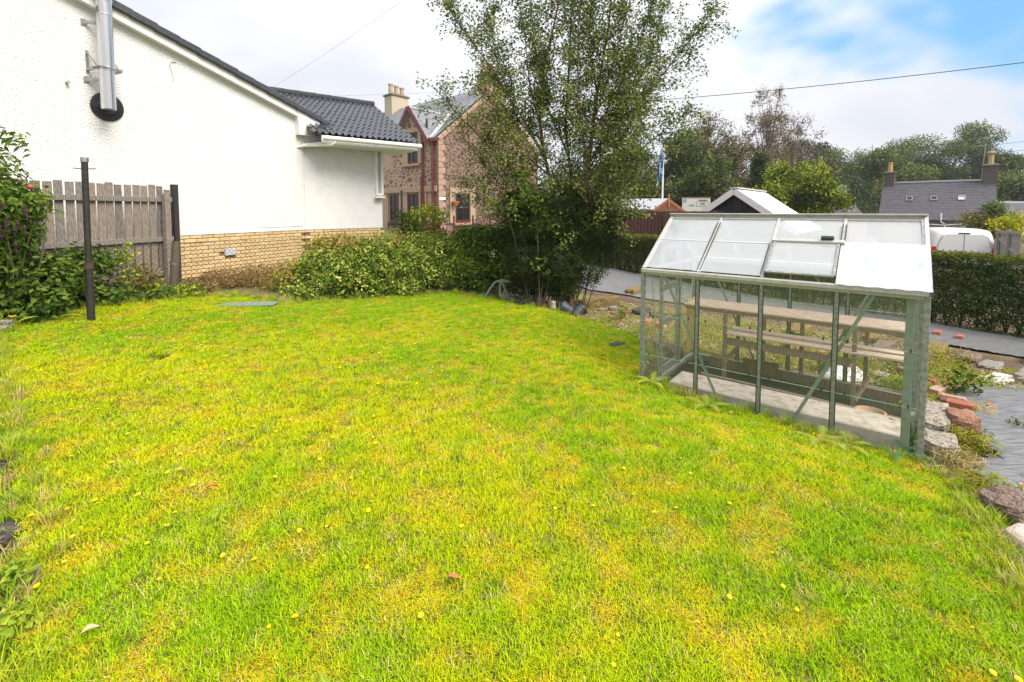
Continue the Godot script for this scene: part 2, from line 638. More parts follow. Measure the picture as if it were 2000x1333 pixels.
	for k in 20:
		for e in [[0.0, 0.022, 0.40, 0.0]]:
			var a := Vector3(prof[k].x, prof[k].y + e[1], e[0])
			var b := Vector3(prof[k + 1].x, prof[k + 1].y + e[1], e[0])
			tm.quad(a, b, Vector3(b.x, prof[k + 1].y + e[3], e[2]), Vector3(a.x, prof[k].y + e[3], e[2]), Vector3.UP)
	tm.smooth(false)
	for k in 20:
		var a := Vector3(prof[k].x, prof[k].y + 0.022, 0)
		var b := Vector3(prof[k + 1].x, prof[k + 1].y + 0.022, 0)
		tm.quad(a, b, b - Vector3(0, 0.024, 0), a - Vector3(0, 0.024, 0), Vector3(0, 0, -1))
	var tile := tm.done()
	var tb := Basis(u, rn, slope)
	var tiles := Node3D.new()
	tiles.name = "tile_courses"
	h.add_child(tiles, true)
	for r in 10:
		var a0 := -0.16 - 0.094 * r
		var cols := int(ceil((2.42 - a0) / 0.30))
		for k in cols:
			var a := 2.42 - 0.30 * (k + 1)
			if a < a0 - 0.12:
				continue
			put("tile", tile, slate, tiles, e1 + u * a + slope * (r * 0.364 - 0.04) + rn * rf(-0.002, 0.003), tb)
	for k in 8:
		var rm := MB.new()
		var q0 := e1 + slope * sl_len + u * (2.44 - k * 0.44) + up * 0.02
		rm.tube([q0, q0 - u * 0.455], [0.125, 0.115], 12)
		put("ridge_tile", rm, mat("ridge_concrete", [L(0.03, 0.032, 0.038), L(0.055, 0.058, 0.066)], 0.7, {"rough": 0.75, "spec": 0.3}), h)
	# verge of the gable: dark caps over a white barge board
	var bg := MB.new()
	bg.prism([wa(3.0, top.call(3.0) - 0.15, 0.13), wa(11.5, top.call(11.5) - 0.15, 0.13), wa(11.5, top.call(11.5) + 0.02, 0.13), wa(3.0, top.call(3.0) + 0.02, 0.13)], -nA * 0.16)
	put("barge_board", bg, upvc, h)
	var sf := MB.new()
	sf.prism([wa(11.02, top.call(11.02) - 0.15, 0.14), wa(11.05, 1.80, 0.14), wa(11.88, 1.84, 0.14), wa(11.88, top.call(11.88) - 0.0, 0.14), wa(11.02, top.call(11.02) + 0.01, 0.14)], -nA * 0.4)
	put("box_end", sf, upvc, h)
	var dv := (wa(8.0, top.call(8.0)) - wa(7.0, top.call(7.0))).normalized()
	var vn := dv.cross(nA).normalized()
	if vn.y < 0:
		vn = -vn
	for k in 23:
		var c := wa(11.98, top.call(11.98), 0.10) - dv * (0.2 + k * 0.38) + vn * (0.055 + 0.003 * (k % 2))
		var vm := MB.new()
		vm.box(Vector3.ZERO, Vector3(0.40, 0.125, 0.2), Basis(dv, vn, -nA).rotated(nA, 0.035), 0.012)
		put("verge_cap", vm, slate, h, c)
	var back := MB.new()
	back.prism([wa(3.0, top.call(3.0) - 0.1, 0.02), wa(11.24, top.call(11.24) - 0.1, 0.02), wa(11.24, top.call(11.24) + 0.06, 0.02), wa(3.0, top.call(3.0) + 0.06, 0.02)], -nA * 0.9)
	put("roof", back, slate, h)
	# gutter, fascia, soffit and the swan-neck pipe
	var g := MB.new()
	var pf: Array = []
	var gy := e1 - slope * 0.05 - up * 0.10 - nh * 0.06
	g.tube([gy - u * 0.05, gy + u * 2.46], [0.058, 0.058], 14)
	put("gutter", g, upvc, h)
	for a in [0.02, 0.62, 1.22, 1.82, 2.40]:
		var br := MB.new()
		br.tube([gy + u * a, gy + u * (a + 0.04)], [0.066, 0.066], 14)
		put("gutter_bracket", br, upvc, h)
	var fs := MB.new()
	fs.bar(e1 + nh * 0.02 - up * 0.14 - u * 0.05, e1 + nh * 0.02 - up * 0.14 + u * 2.42, 0.03, 0.19, up, 0.004)
	put("fascia", fs, upvc, h)
	var so := MB.new()
	so.prism([e1 + nh * 0.03 - up * 0.23 - u * 0.02, e1 + nh * 0.03 - up * 0.23 + u * 2.4, e1 + nh * 1.3 - up * 0.23 + u * 2.4, e1 + nh * 1.3 - up * 0.23 - u * 0.9], up * 0.02)
	put("soffit", so, upvc, h)
	var dp := MB.new()
	dp.tube([gy + u * 0.22, gy + u * 0.22 - up * 0.1, gy + u * 0.17 - up * 0.14 + nh * 0.06, wa(11.2, 1.53, 0.06) + up * 0.03, wa(11.05, 1.50, -0.04)], [0.036, 0.036, 0.036, 0.036, 0.036], 12)
	put("downpipe", dp, upvc, h)
	flue(h)
	var op := MB.new()
	op.tube([wa(7.2, 1.97, -0.05), wa(7.2, 1.97, 0.07)], [0.022, 0.022], 12)
	put("overflow_pipe", op, mat("grey_plastic", [L(0.35, 0.35, 0.34)], 1.0, {"rough": 0.5}), h)
	var cable := MB.new()
	var cp: Array = [wa(8.66, 2.74, 0.012), wa(8.58, 2.73, 0.02), wa(8.55, 2.66, 0.015), wa(8.60, 2.5, 0.012), wa(8.60, 2.40, 0.012)]
	cable.tube(cp, [0.008, 0.008, 0.008, 0.008, 0.008], 6)
	put("cable", cable, mat("pale_cable", [L(0.6, 0.6, 0.57)]), h)
	var crack := MB.new()
	crack.tube([wa(11.24, 1.6, 0.004), wa(11.245, 0.6, 0.004), wa(11.24, -0.3, 0.004), wa(11.16, -0.37, 0.004), wa(10.4, -0.38, 0.004), wa(10.1, -0.36, 0.004)], [0.005, 0.004, 0.005, 0.005, 0.004, 0.002], 5)
	put("edge_cable", crack, mat("pale_cable", []), h)

func flue(h: Node3D) -> void:
	var steel := mat("stainless_steel", [L(0.62, 0.61, 0.60)], 1.0, {"rough": 0.24, "metal": 1.0})
	var zinc := mat("zinc_bracket", [L(0.30, 0.30, 0.29), L(0.5, 0.5, 0.49)], 0.3, {"rough": 0.45, "metal": 0.8})
	var rubber := mat("black_rubber", [L(0.012, 0.013, 0.016), L(0.02, 0.021, 0.026)], 0.4, {"rough": 0.4})
	var f := Vector3(-6.41, 0, -7.40)
	var up := Vector3.UP
	var m := MB.new()
	m.lathe(f, [Vector2(0, 1.60), Vector2(0.088, 1.60), Vector2(0.094, 1.607), Vector2(0.094, 2.20), Vector2(0.099, 2.205), Vector2(0.099, 2.225), Vector2(0.106, 2.23), Vector2(0.106, 2.25), Vector2(0.098, 2.255), Vector2(0.098, 3.05), Vector2(0.101, 3.055), Vector2(0.101, 3.075), Vector2(0.098, 3.08), Vector2(0.098, 3.27), Vector2(0.104, 3.275), Vector2(0.104, 3.31), Vector2(0.098, 3.315), Vector2(0.098, 5.2), Vector2(0, 5.2)], 28)
	var o := put("flue", m, steel, h)
	var collar := wa(7.66, 1.70, 0.012)
	var n := Vector3(0.913, 0, 0.407)
	var t := MB.new()
	t.tube([collar - n * 0.1, f + up * 1.72], [0.09, 0.09], 20)
	put("wall_spigot", t, steel, o)
	var c := MB.new()
	c.lathe(collar, [Vector2(0.0, 0.05), Vector2(0.115, 0.055), Vector2(0.13, 0.03), Vector2(0.17, 0.022), Vector2(0.225, 0.015), Vector2(0.232, 0.0)], 28, Basis(Vector3(0.407, 0, -0.913), n, Vector3.UP))
	put("flashing_collar", c, rubber, o)
	var d := Vector3(0.407, 0, -0.913)
	for s in [-1.0, 1.0]:
		var b := MB.new()
		var w0: Vector3 = wa(7.58, 2.24, 0.01) + d * s * 0.15
		b.bar(w0, w0 + n * 0.34, 0.03, 0.03)
		b.bar(w0 + up * 0.28, w0 + n * 0.30, 0.03, 0.006, up)
		b.bar(w0 + up * 0.30, w0 - up * 0.05, 0.035, 0.006, n)
		put("bracket", b, zinc, o)
	var cl := MB.new()
	cl.bar(f + up * 2.24 - d * 0.16 - n * 0.0, f + up * 2.24 + d * 0.16, 0.23, 0.012)
	put("support_plate", cl, zinc, o)
	for y in [2.08, 2.97]:
		var b2 := MB.new()
		var q := wa(7.42, y, 0.01)
		b2.bar(q, q + n * 0.13 + d * 0.10, 0.02, 0.05)
		b2.bar(q - up * 0.05, q + up * 0.05, 0.06, 0.01, n)
		put("wall_band", b2, zinc, o)

# ---------------------------------------------------------------- the red stone house behind the birch
func slates(o: Vector3, u: Vector3, v: Vector3, lu: float, lv: float, w: float, hgt: float, cut = null) -> ArrayMesh:
	var n := u.cross(v).normalized()
	if n.y < 0:
		n = -n
	var m := MB.new()
	var rows := int(lv / hgt)
	for r in rows:
		var k := 0.0 if r % 2 else -0.5
		while k * w < lu:
			var a := maxf(k * w, 0.0)
			var b := minf((k + 1) * w - 0.008, lu)
			k += 1.0
			if b - a < 0.02 or (cut != null and cut.call((a + b) * 0.5, (r + 0.5) * hgt)):
				continue
			var t := rf(0.72, 1.25)
			m.col(Color(t, t, t * rf(0.97, 1.06)))
			var y0 := r * hgt - rf(0.0, 0.012)
			var l := 0.014 + rf(0, 0.008)
			var p := o + u * a + v * y0 + n * l
			var q := o + u * b + v * y0 + n * (l + rf(-0.003, 0.003))
			m.quad(p, q, o + u * b + v * (y0 + hgt * 1.2) + n * 0.002, o + u * a + v * (y0 + hgt * 1.2) + n * 0.002, n)
			m.quad(p, q, q - n * l, p - n * l, -v)
	return m.done()

func sash(parent: Node3D, c: Vector3, u: Vector3, n: Vector3, w: float, h: float, frame_m: Material, glass: Material) -> void:
	var b := Basis(u, Vector3.UP, n)
	var m := MB.new()
	m.box(c + Vector3.UP * (h * 0.5 - 0.05), Vector3(w, 0.10, 0.09), b, 0.01)
	m.box(c - Vector3.UP * (h * 0.5 - 0.06), Vector3(w, 0.12, 0.09), b, 0.01)
	m.box(c, Vector3(w - 0.14, 0.06, 0.085), b, 0.01)
	for s in [-1.0, 1.0]:
		m.box(c + u * s * (w * 0.5 - 0.04), Vector3(0.08, h - 0.2, 0.09), b, 0.01)
	for y in [-1.0, 1.0]:
		m.box(c + Vector3.UP * y * h * 0.235, Vector3(0.035, h * 0.41, 0.06), b)
	var f := put("window", m, frame_m, parent)
	for x in [-1.0, 1.0]:
		for y in [-1.0, 1.0]:
			var p := MB.new()
			p.box(c + u * x * (w * 0.23) + Vector3.UP * y * h * 0.235 - n * 0.015, Vector3(w * 0.40, h * 0.42, 0.01), b)
			put("pane", p, glass, f)

func stone_house() -> void:
	var h := thing("stone_house", "two-storey red sandstone house with slate roof and maroon drainpipes behind the birch", "house")
	var pink := mat("pink_mortar", [L(0.38, 0.25, 0.18), L(0.47, 0.32, 0.24), L(0.43, 0.30, 0.21)], 1.5, {"bump": 0.8, "rough": 0.95})
	var whin := mat("dark_rubble", [L(0.11, 0.07, 0.056), L(0.17, 0.11, 0.09), L(0.23, 0.15, 0.12)], 0.8, {"bump": 1.0, "rough": 0.95, "vc": true, "freq": 0.05})
	var ash := mat("dressed_sandstone", [L(0.32, 0.19, 0.14), L(0.42, 0.27, 0.20), L(0.40, 0.29, 0.21)], 1.3, {"bump": 0.4, "rough": 0.9})
	var cream := mat("cream_sandstone", [L(0.36, 0.27, 0.18), L(0.46, 0.35, 0.25)], 1.3, {"bump": 0.4, "rough": 0.9})
	var maroon := mat("maroon_paint", [L(0.12, 0.018, 0.018), L(0.16, 0.026, 0.026)], 0.8, {"rough": 0.4})
	var slate := mat("blue_grey_slate", [L(0.15, 0.155, 0.17), L(0.22, 0.225, 0.24), L(0.27, 0.275, 0.285)], 0.9, {"rough": 0.5, "vc": true, "freq": 0.05})
	var lead := mat("lead_flashing", [L(0.42, 0.44, 0.47), L(0.5, 0.52, 0.55)], 0.5, {"rough": 0.4})
	var glass := mat("dark_window_glass", [L(0.015, 0.018, 0.02)], 1.0, {"rough": 0.12, "spec": 0.45})
	var brownf := mat("brown_window_paint", [L(0.075, 0.022, 0.017), L(0.10, 0.03, 0.024)], 0.5, {"rough": 0.5})
	var up := Vector3.UP
	var c0 := P(-4.13, 0, 26.0)
	var g := Vector3(0.643, 0, -0.766)    # along the gable
	var l := Vector3(-0.766, 0, -0.643)   # along the entrance side
	var ng := Vector3(0.766, 0, 0.643) * -1.0
	ng = Vector3(-g.z, 0, g.x)
	if ng.z < 0:
		ng = -ng
	var nl := Vector3(l.z, 0, -l.x)
	if nl.z < 0:
		nl = -nl
	var eave := 4.05
	var apex := 7.68
	var W := 9.3
	var LEN := 13.2
	var floor_y := -1.5
	var at_g := func(t: float, y: float, off: float) -> Vector3: return c0 + g * t + up * y + ng * off
	var at_l := func(t: float, y: float, off: float) -> Vector3: return c0 + l * t + up * y + nl * off
	var gm := MB.new()
	gm.prism([at_g.call(0, floor_y, 0), at_g.call(W, floor_y, 0), at_g.call(W, eave, 0), at_g.call(W / 2, apex, 0), at_g.call(0, eave, 0)], -ng * 0.4)
	put("gable_wall", gm, mat("red_rubble_bed", [L(0.17, 0.105, 0.08), L(0.24, 0.15, 0.116), L(0.30, 0.20, 0.158)], 1.2, {"bump": 1.2, "rough": 0.95}), h)
	var lm := MB.new()
	lm.prism([at_l.call(0.4, floor_y, 0), at_l.call(LEN, floor_y, 0), at_l.call(LEN, eave, 0), at_l.call(0.4, eave, 0)], -nl * 0.4)
	lm.prism([at_l.call(0.80, eave, 0.0), at_l.call(3.95, eave, 0.0), at_l.call(2.37, 5.95, 0.0)], -nl * 0.4)
	put("entrance_wall", lm, pink, h)
	# rubble: hundreds of stones, each too small to pick out from here
	var rm := MB.new()
	var win_rects := [[1.45, 2.85, 2.6, 4.7], [2.9, 3.3, 2.6, 4.7], [4.35, 5.2, 2.6, 4.7]]
	var taken: Array = []
	for k in 2600:
		var t := rf(0.2, 6.6)
		var y := rf(1.44, 5.7)
		if y > eave and (y - eave) > 1.9 * (1.0 - absf(t - 2.37) / 1.58) - 0.25:
			continue
		var skip := false
		for q in win_rects:
			if t > q[0] and t < q[1] and y > q[2] and y < q[3]:
				skip = true
		var s := pow(rng.randf(), 2.2) * (0.75 if y > 1.9 else 1.0)
		var rad := 0.06 + 0.16 * s
		for q in taken:
			if absf(t - q.x) < (rad + q.z) * 1.12 and absf(y - q.y) < (rad + q.z) * 0.85:
				skip = true
				break
		if skip:
			continue
		taken.append(Vector3(t, y, rad))
		var tone := rf(0.75, 1.45)
		rm.col(Color(tone, tone * rf(0.92, 1.08), tone))
		rm.rock(at_l.call(t, y, 0.0), Vector3(rad * rf(1.7, 2.3), rad * rf(1.1, 1.7), 0.07), k, 0.22, 0.35, Basis(l, up, nl), 7, 4)
	kind(put("rubble_stones", rm, whin, h), "stuff")
	var rg := MB.new()
	var used := {}
	for k in 9000:
		var t := rf(0.4, W - 0.3)
		var y := rf(floor_y, apex - 0.2)
		var lim := 0.45 if y < eave else 0.3 + (y - eave) / (apex - eave) * W * 0.5
		if t < lim or t > W - lim or (t > 0.75 and t < 2.9 and y > -1.0 and y < 1.4):
			continue
		var rad := 0.07 + 0.11 * pow(rng.randf(), 1.6)
		var cell := Vector2i(int(t * 2.0), int(y * 2.0 + 20.0))
		var skip := false
		for di in [-1, 0, 1]:
			for dj in [-1, 0, 1]:
				for q in used.get(cell + Vector2i(di, dj), []):
					if absf(t - q.x) < (rad + q.z) * 1.0 and absf(y - q.y) < (rad + q.z) * 0.66:
						skip = true
		if skip:
			continue
		if not used.has(cell):
			used[cell] = []
		used[cell].append(Vector3(t, y, rad))
		var tone := rf(0.65, 1.5)
		rg.col(Color(tone * rf(0.95, 1.12), tone, tone * rf(0.85, 1.05)))
		rg.rock(at_g.call(t, y, 0.0), Vector3(rad * rf(1.8, 2.3), rad * rf(1.15, 1.5), 0.09), k, 0.2, 0.45, Basis(g, up, ng).rotated(ng, rf(-0.15, 0.15)), 6, 4)
	kind(put("rubble_stones", rg, mat("red_rubble", [L(0.11, 0.068, 0.053), L(0.17, 0.11, 0.088), L(0.24, 0.16, 0.128)], 0.9, {"bump": 1.0, "rough": 0.95, "vc": true, "freq": 0.05}), h), "stuff")
	# quoins, surrounds, band course, window sills
	for k in 17:
		var wq := 0.52 if k % 2 else 0.34
		var q := MB.new()
		q.box(at_g.call(wq * 0.5 - 0.03, floor_y + 0.17 + k * 0.325, 0.005), Vector3(wq, 0.31, 0.09), Basis(g, up, ng), 0.015)
		put("quoin", q, ash, h)
	for k in 14:
		var cm := MB.new()
		var a := 0.5 * k * 0.62
		cm.bar(at_g.call(a + 0.0, eave + a * 0.781 - 0.05, 0.03), at_g.call(a + 0.30, eave + (a + 0.30) * 0.781 - 0.05, 0.03), 0.12, 0.24, up, 0.02)
		put("skew_stone", cm, ash, h)
	for side in [1.0]:
		var sk := MB.new()
		sk.bar(at_g.call(W, eave - 0.05, 0.03), at_g.call(W / 2, apex - 0.02, 0.03), 0.12, 0.24, up)
		put("skew_stone", sk, ash, h)
	var bc := MB.new()
	bc.box(at_l.call(3.2, 1.24, 0.062), Vector3(6.2, 0.34, 0.10), Basis(l, up, nl), 0.02)
	put("band_course", bc, ash, h)
	var bg := MB.new()
	for e in [[5.05, 0.55], [3.2, 0.80], [1.35, 0.70], [6.2, 0.9]]:
		bg.box(at_l.call(e[0], -0.2, 0.06), Vector3(e[1], 2.5, 0.08), Basis(l, up, nl), 0.02)
	put("dressed_piers", bg, ash, h)
	var us := MB.new()
	for e in [[1.58, 0.30], [2.88, 0.32]]:
		us.box(at_l.call(e[0], 3.70, 0.06), Vector3(e[1], 1.9, 0.08), Basis(l, up, nl), 0.02)
	us.box(at_l.call(2.23, 4.72, 0.062), Vector3(1.62, 0.26, 0.085), Basis(l, up, nl), 0.02)
	put("window_surround", us, cream, h)
	var sl := MB.new()
	sl.box(at_l.call(2.3, 2.68, 0.09), Vector3(1.55, 0.14, 0.24), Basis(l, up, nl), 0.02)
	put("window_sill", sl, ash, h)
	var gs := MB.new()
	for e in [[0.98, 0.42], [2.62, 0.44]]:
		gs.box(at_g.call(e[0], 0.13, 0.06), Vector3(e[1], 1.75, 0.10), Basis(g, up, ng), 0.02)
	gs.box(at_g.call(1.8, 1.16, 0.062), Vector3(2.06, 0.30, 0.105), Basis(g, up, ng), 0.02)
	put("window_surround", gs, cream, h)
	var gsl := MB.new()
	gsl.box(at_g.call(1.8, -0.80, 0.09), Vector3(1.5, 0.15, 0.24), Basis(g, up, ng), 0.02)
	put("window_sill", gsl, ash, h)
	sash(h, at_g.call(1.8, 0.15, 0.035), g, ng, 1.14, 1.72, brownf, glass)
	sash(h, at_l.call(2.22, 3.66, 0.035), l, nl, 0.92, 1.80, brownf, glass)
	sash(h, at_l.call(4.10, 0.15, 0.035), l, nl, 0.95, 1.75, brownf, glass)
	sash(h, at_l.call(2.25, 0.0, 0.035), l, nl, 0.98, 2.0, brownf, glass)
	sash(h, at_l.call(5.75, 0.15, 0.035), l, nl, 0.85, 1.75, brownf, glass)
	var box := MB.new()
	box.box(at_l.call(4.2, -0.82, 0.12), Vector3(0.85, 0.22, 0.22), Basis(l, up, nl), 0.02)
	put("window_box", box, mat("dark_box", [L(0.03, 0.03, 0.032)], 1.0, {"rough": 0.7}), h)
	# main roof, ridge along the entrance side
	var hw := W * 0.5
	var rise := (g * hw + up * (apex - eave))
	var rl := rise.length()
	var rv := rise / rl
	var rdeck := MB.new()
	rdeck.prism([at_g.call(0, eave, -0.2), at_g.call(hw, apex, -0.2), at_g.call(W, eave, -0.2), at_g.call(hw, eave - 0.1, -0.2)], l * (LEN - 0.2))
	put("roof", rdeck, lead, h)
	put("slates", kind_mesh(slates(at_g.call(0, eave + 0.04, -0.15) + g * -0.15, l, rv, LEN, rl + 0.1, 0.30, 0.20, func(a, b): return absf(a - 2.2) < 1.95 * (1.0 - b / 2.6))), slate, h).set_meta("kind", "stuff")
	var rr := MB.new()
	rr.bar(at_g.call(hw, apex + 0.08, 0), at_g.call(hw, apex + 0.08, 0) + l * LEN, 0.2, 0.12)
	put("ridge", rr, lead, h)
	# the little gable over the entrance side
	var da := at_l.call(2.37, 6.05, 0.25) as Vector3
	var dback := -nl
	for s in [-1.0, 1.0]:
		var fe := at_l.call(2.37 + s * 1.72, 3.95, 0.25) as Vector3
		var v := (da - fe)
		var vl := v.length()
		var far := 2.9
		put("slates", slates(fe if s > 0 else fe, dback, v / vl, far, vl, 0.28, 0.19, func(a, b): return a > 0.6 + 2.4 * b / vl), slate, h).set_meta("kind", "stuff")
		var dk := MB.new()
		dk.prism([fe, da, da + dback * 2.9, fe + dback * 0.4], Vector3(0, -0.06, 0))
		put("dormer_deck", dk, lead, h)
		var bb := MB.new()
		bb.bar(fe + nl * 0.03 + up * -0.05, da + nl * 0.03 + up * 0.02, 0.05, 0.26, up, 0.01)
		put("barge_board", bb, maroon, h)
	var rd := MB.new()
	rd.bar(da + up * 0.03, da + dback * 2.9 + up * 0.03, 0.16, 0.1)
	put("ridge", rd, lead, h)
	var vp := MB.new()
	vp.tube([at_l.call(1.35, 4.75, -0.3), at_l.call(1.35, 5.35, -0.3)], [0.06, 0.06], 10)
	put("vent_pipe", vp, mat("cast_iron_black", [L(0.02, 0.02, 0.022)], 1.0, {"rough": 0.5}), h)
	var valley := MB.new()
	valley.bar(at_l.call(0.62, 4.15, 0.05), at_l.call(0.75, 5.9, -1.7), 0.35, 0.05)
	put("valley_flashing", valley, lead, h)
	var gut := MB.new()
	gut.bar(at_l.call(0.0, 3.98, 0.14), at_l.call(0.72, 3.98, 0.14), 0.16, 0.2, up, 0.02)
	put("gutter", gut, maroon, h)
	for e in [[1.22, 4.0, -1.3], [0.36, 3.95, -1.4]]:
		var dp := MB.new()
		dp.tube([at_l.call(e[0], e[1], 0.14), at_l.call(e[0], e[2], 0.14)], [0.07, 0.07], 10)
		for y in [3.7, 1.9, 0.9, 0.4]:
			dp.tube([at_l.call(e[0], y, 0.14), at_l.call(e[0], y + 0.1, 0.14)], [0.095, 0.095], 10)
		put("downpipe", dp, maroon, h)
	var dp2 := MB.new()
	dp2.tube([at_l.call(1.42, 2.0, 0.10), at_l.call(1.42, -1.3, 0.10)], [0.045, 0.045], 8)
	put("downpipe", dp2, maroon, h)
	# chimneys
	chimney(h, at_g.call(hw, apex - 0.5, -0.45), g, ng, Vector3(1.35, 1.25, 0.85), 3, ash, cream)
	chimney(h, at_g.call(hw, apex - 0.5, 0) + l * 10.2, g, ng, Vector3(1.55, 1.55, 0.95), 3, mat("cream_brick", [L(0.40, 0.33, 0.24), L(0.52, 0.45, 0.35)], 0.5, {"bump": 0.6, "rough": 0.95}), cream)
	var plq := MB.new()
	plq.box(at_g.call(0.22, 0.68, 0.06), Vector3(0.46, 0.16, 0.03), Basis(g, up, ng), 0.01)
	put("name_plaque", plq, mat("white_plastic", []), h)
	var lamp := MB.new()
	lamp.tube([at_g.call(3.0, 0.95, 0.03), at_g.call(3.0, 0.98, 0.2), at_g.call(2.95, 0.9, 0.26)], [0.03, 0.03, 0.03], 8)
	lamp.lathe(at_g.call(2.95, 0.70, 0.26), [Vector2(0, 0), Vector2(0.13, 0.02), Vector2(0.11, 0.14), Vector2(0.03, 0.22), Vector2(0, 0.23)], 12)
	put("wall_lamp", lamp, mat("cast_iron_black", []), h)
	# hanging basket on its bracket
	for e in [[0.98, 0.40, "left of the window"], [5.6, 0.60, "behind the birch leaves"]]:
		var hb := thing("hanging_basket", "orange hanging pot on a wall bracket " + e[2] + " of the stone house", "hanging basket", at_g.call(e[0], e[1], 0.32), 0, "orange pots on the stone house")
		var pot := MB.new()
		pot.lathe(Vector3(0, -0.12, 0), [Vector2(0, 0), Vector2(0.10, 0.0), Vector2(0.19, 0.2), Vector2(0.21, 0.2), Vector2(0.21, 0.25), Vector2(0.17, 0.25), Vector2(0.0, 0.2)], 14)
		put("pot", pot, mat("orange_plastic", [L(0.62, 0.17, 0.04)], 1.0, {"rough": 0.5}), hb)
		var brk := MB.new()
		brk.bar(Vector3(0, 0.62, 0), Vector3(0, 0.62, 0) - ng * 0.3, 0.025, 0.03)
		brk.bar(Vector3(0, 0.62, 0) - ng * 0.05, Vector3(0, 0.3, 0) - ng * 0.29, 0.02, 0.02)
		for a in 3:
			brk.tube([Vector3(0, 0.62, 0), Vector3(cos(a * 2.1) * 0.19, 0.12, sin(a * 2.1) * 0.19)], [0.008, 0.008], 4)
		put("bracket", brk, mat("cast_iron_black", []), hb)
	# maroon railings in front of the gable
	var rail := thing("maroon_railing", "low maroon iron railing with ball-topped posts in front of the stone house", "railing")
	for e in [0.22, 1.70, 3.2]:
		var pm := MB.new()
		pm.lathe(at_g.call(e, -1.4, 1.0), [Vector2(0, 0), Vector2(0.05, 0), Vector2(0.05, 0.95), Vector2(0.08, 0.96), Vector2(0.05, 1.0), Vector2(0.07, 1.06), Vector2(0.03, 1.14), Vector2(0.0, 1.16)], 10)
		put("post", pm, maroon, rail)
	for y in [-0.55, -1.3]:
		var bm := MB.new()
		bm.bar(at_g.call(0.22, y, 1.0), at_g.call(3.2, y, 1.0), 0.03, 0.03)
		put("rail", bm, maroon, rail)
	for k in 22:
		var bm := MB.new()
		var t := 0.35 + k * 0.13
		bm.tube([at_g.call(t, -1.35, 1.0), at_g.call(t, -0.48, 1.0)], [0.011, 0.009], 5)
		put("bar", bm, maroon, rail)
	var lp := thing("lamp_post", "black iron post with a crossbar in front of the stone house windows", "post", P(-6.35, -1.4, 26.5))
	var pm := MB.new()
	pm.lathe(Vector3.ZERO, [Vector2(0, 0), Vector2(0.12, 0), Vector2(0.11, 0.5), Vector2(0.075, 0.6), Vector2(0.06, 2.35), Vector2(0.085, 2.37), Vector2(0.085, 2.43), Vector2(0.05, 2.46), Vector2(0.075, 2.52), Vector2(0.03, 2.60), Vector2(0, 2.61)], 12)
	put("column", pm, mat("cast_iron_black", []), lp)
	var cb := MB.new()
	cb.tube([Vector3(-0.33, 2.28, 0), Vector3(0.33, 2.28, 0)], [0.018, 0.018], 8)
	put("crossbar", cb, mat("cast_iron_black", []), lp)

func kind_mesh(m: ArrayMesh) -> ArrayMesh:
	return m

func chimney(h: Node3D, at: Vector3, u: Vector3, n: Vector3, s: Vector3, pots: int, body: Material, pot_m: Material, pot_h := 0.75) -> void:
	var b := Basis(u, Vector3.UP, n)
	var m := MB.new()
	m.box(at + Vector3.UP * s.y * 0.5, Vector3(s.x, s.y, s.z), b, 0.02)
	var o := put("chimney", m, body, h)
	var cm := MB.new()
	cm.box(at + Vector3.UP * (s.y + 0.06), Vector3(s.x + 0.18, 0.13, s.z + 0.18), b, 0.03)
	cm.box(at + Vector3.UP * (s.y + 0.15), Vector3(s.x - 0.05, 0.10, s.z - 0.05), b, 0.05)
	put("cope", cm, mat("mossy_cope", [L(0.12, 0.11, 0.06), L(0.20, 0.18, 0.11)], 0.4, {"bump": 1.0, "rough": 0.95}), o)
	for k in pots:
		var pm := MB.new()
		var c := at + Vector3.UP * (s.y + 0.18) + u * ((k - (pots - 1) * 0.5) * s.x / maxf(pots, 1.6))
		var f := pot_h * (1.0 - 0.06 * k)
		pm.lathe(c, [Vector2(0.19, 0), Vector2(0.18, 0.06), Vector2(0.165, f - 0.12), Vector2(0.20, f - 0.1), Vector2(0.20, f), Vector2(0.15, f), Vector2(0.14, f - 0.3)], 14)
		put("chimney_pot", pm, pot_m, o)

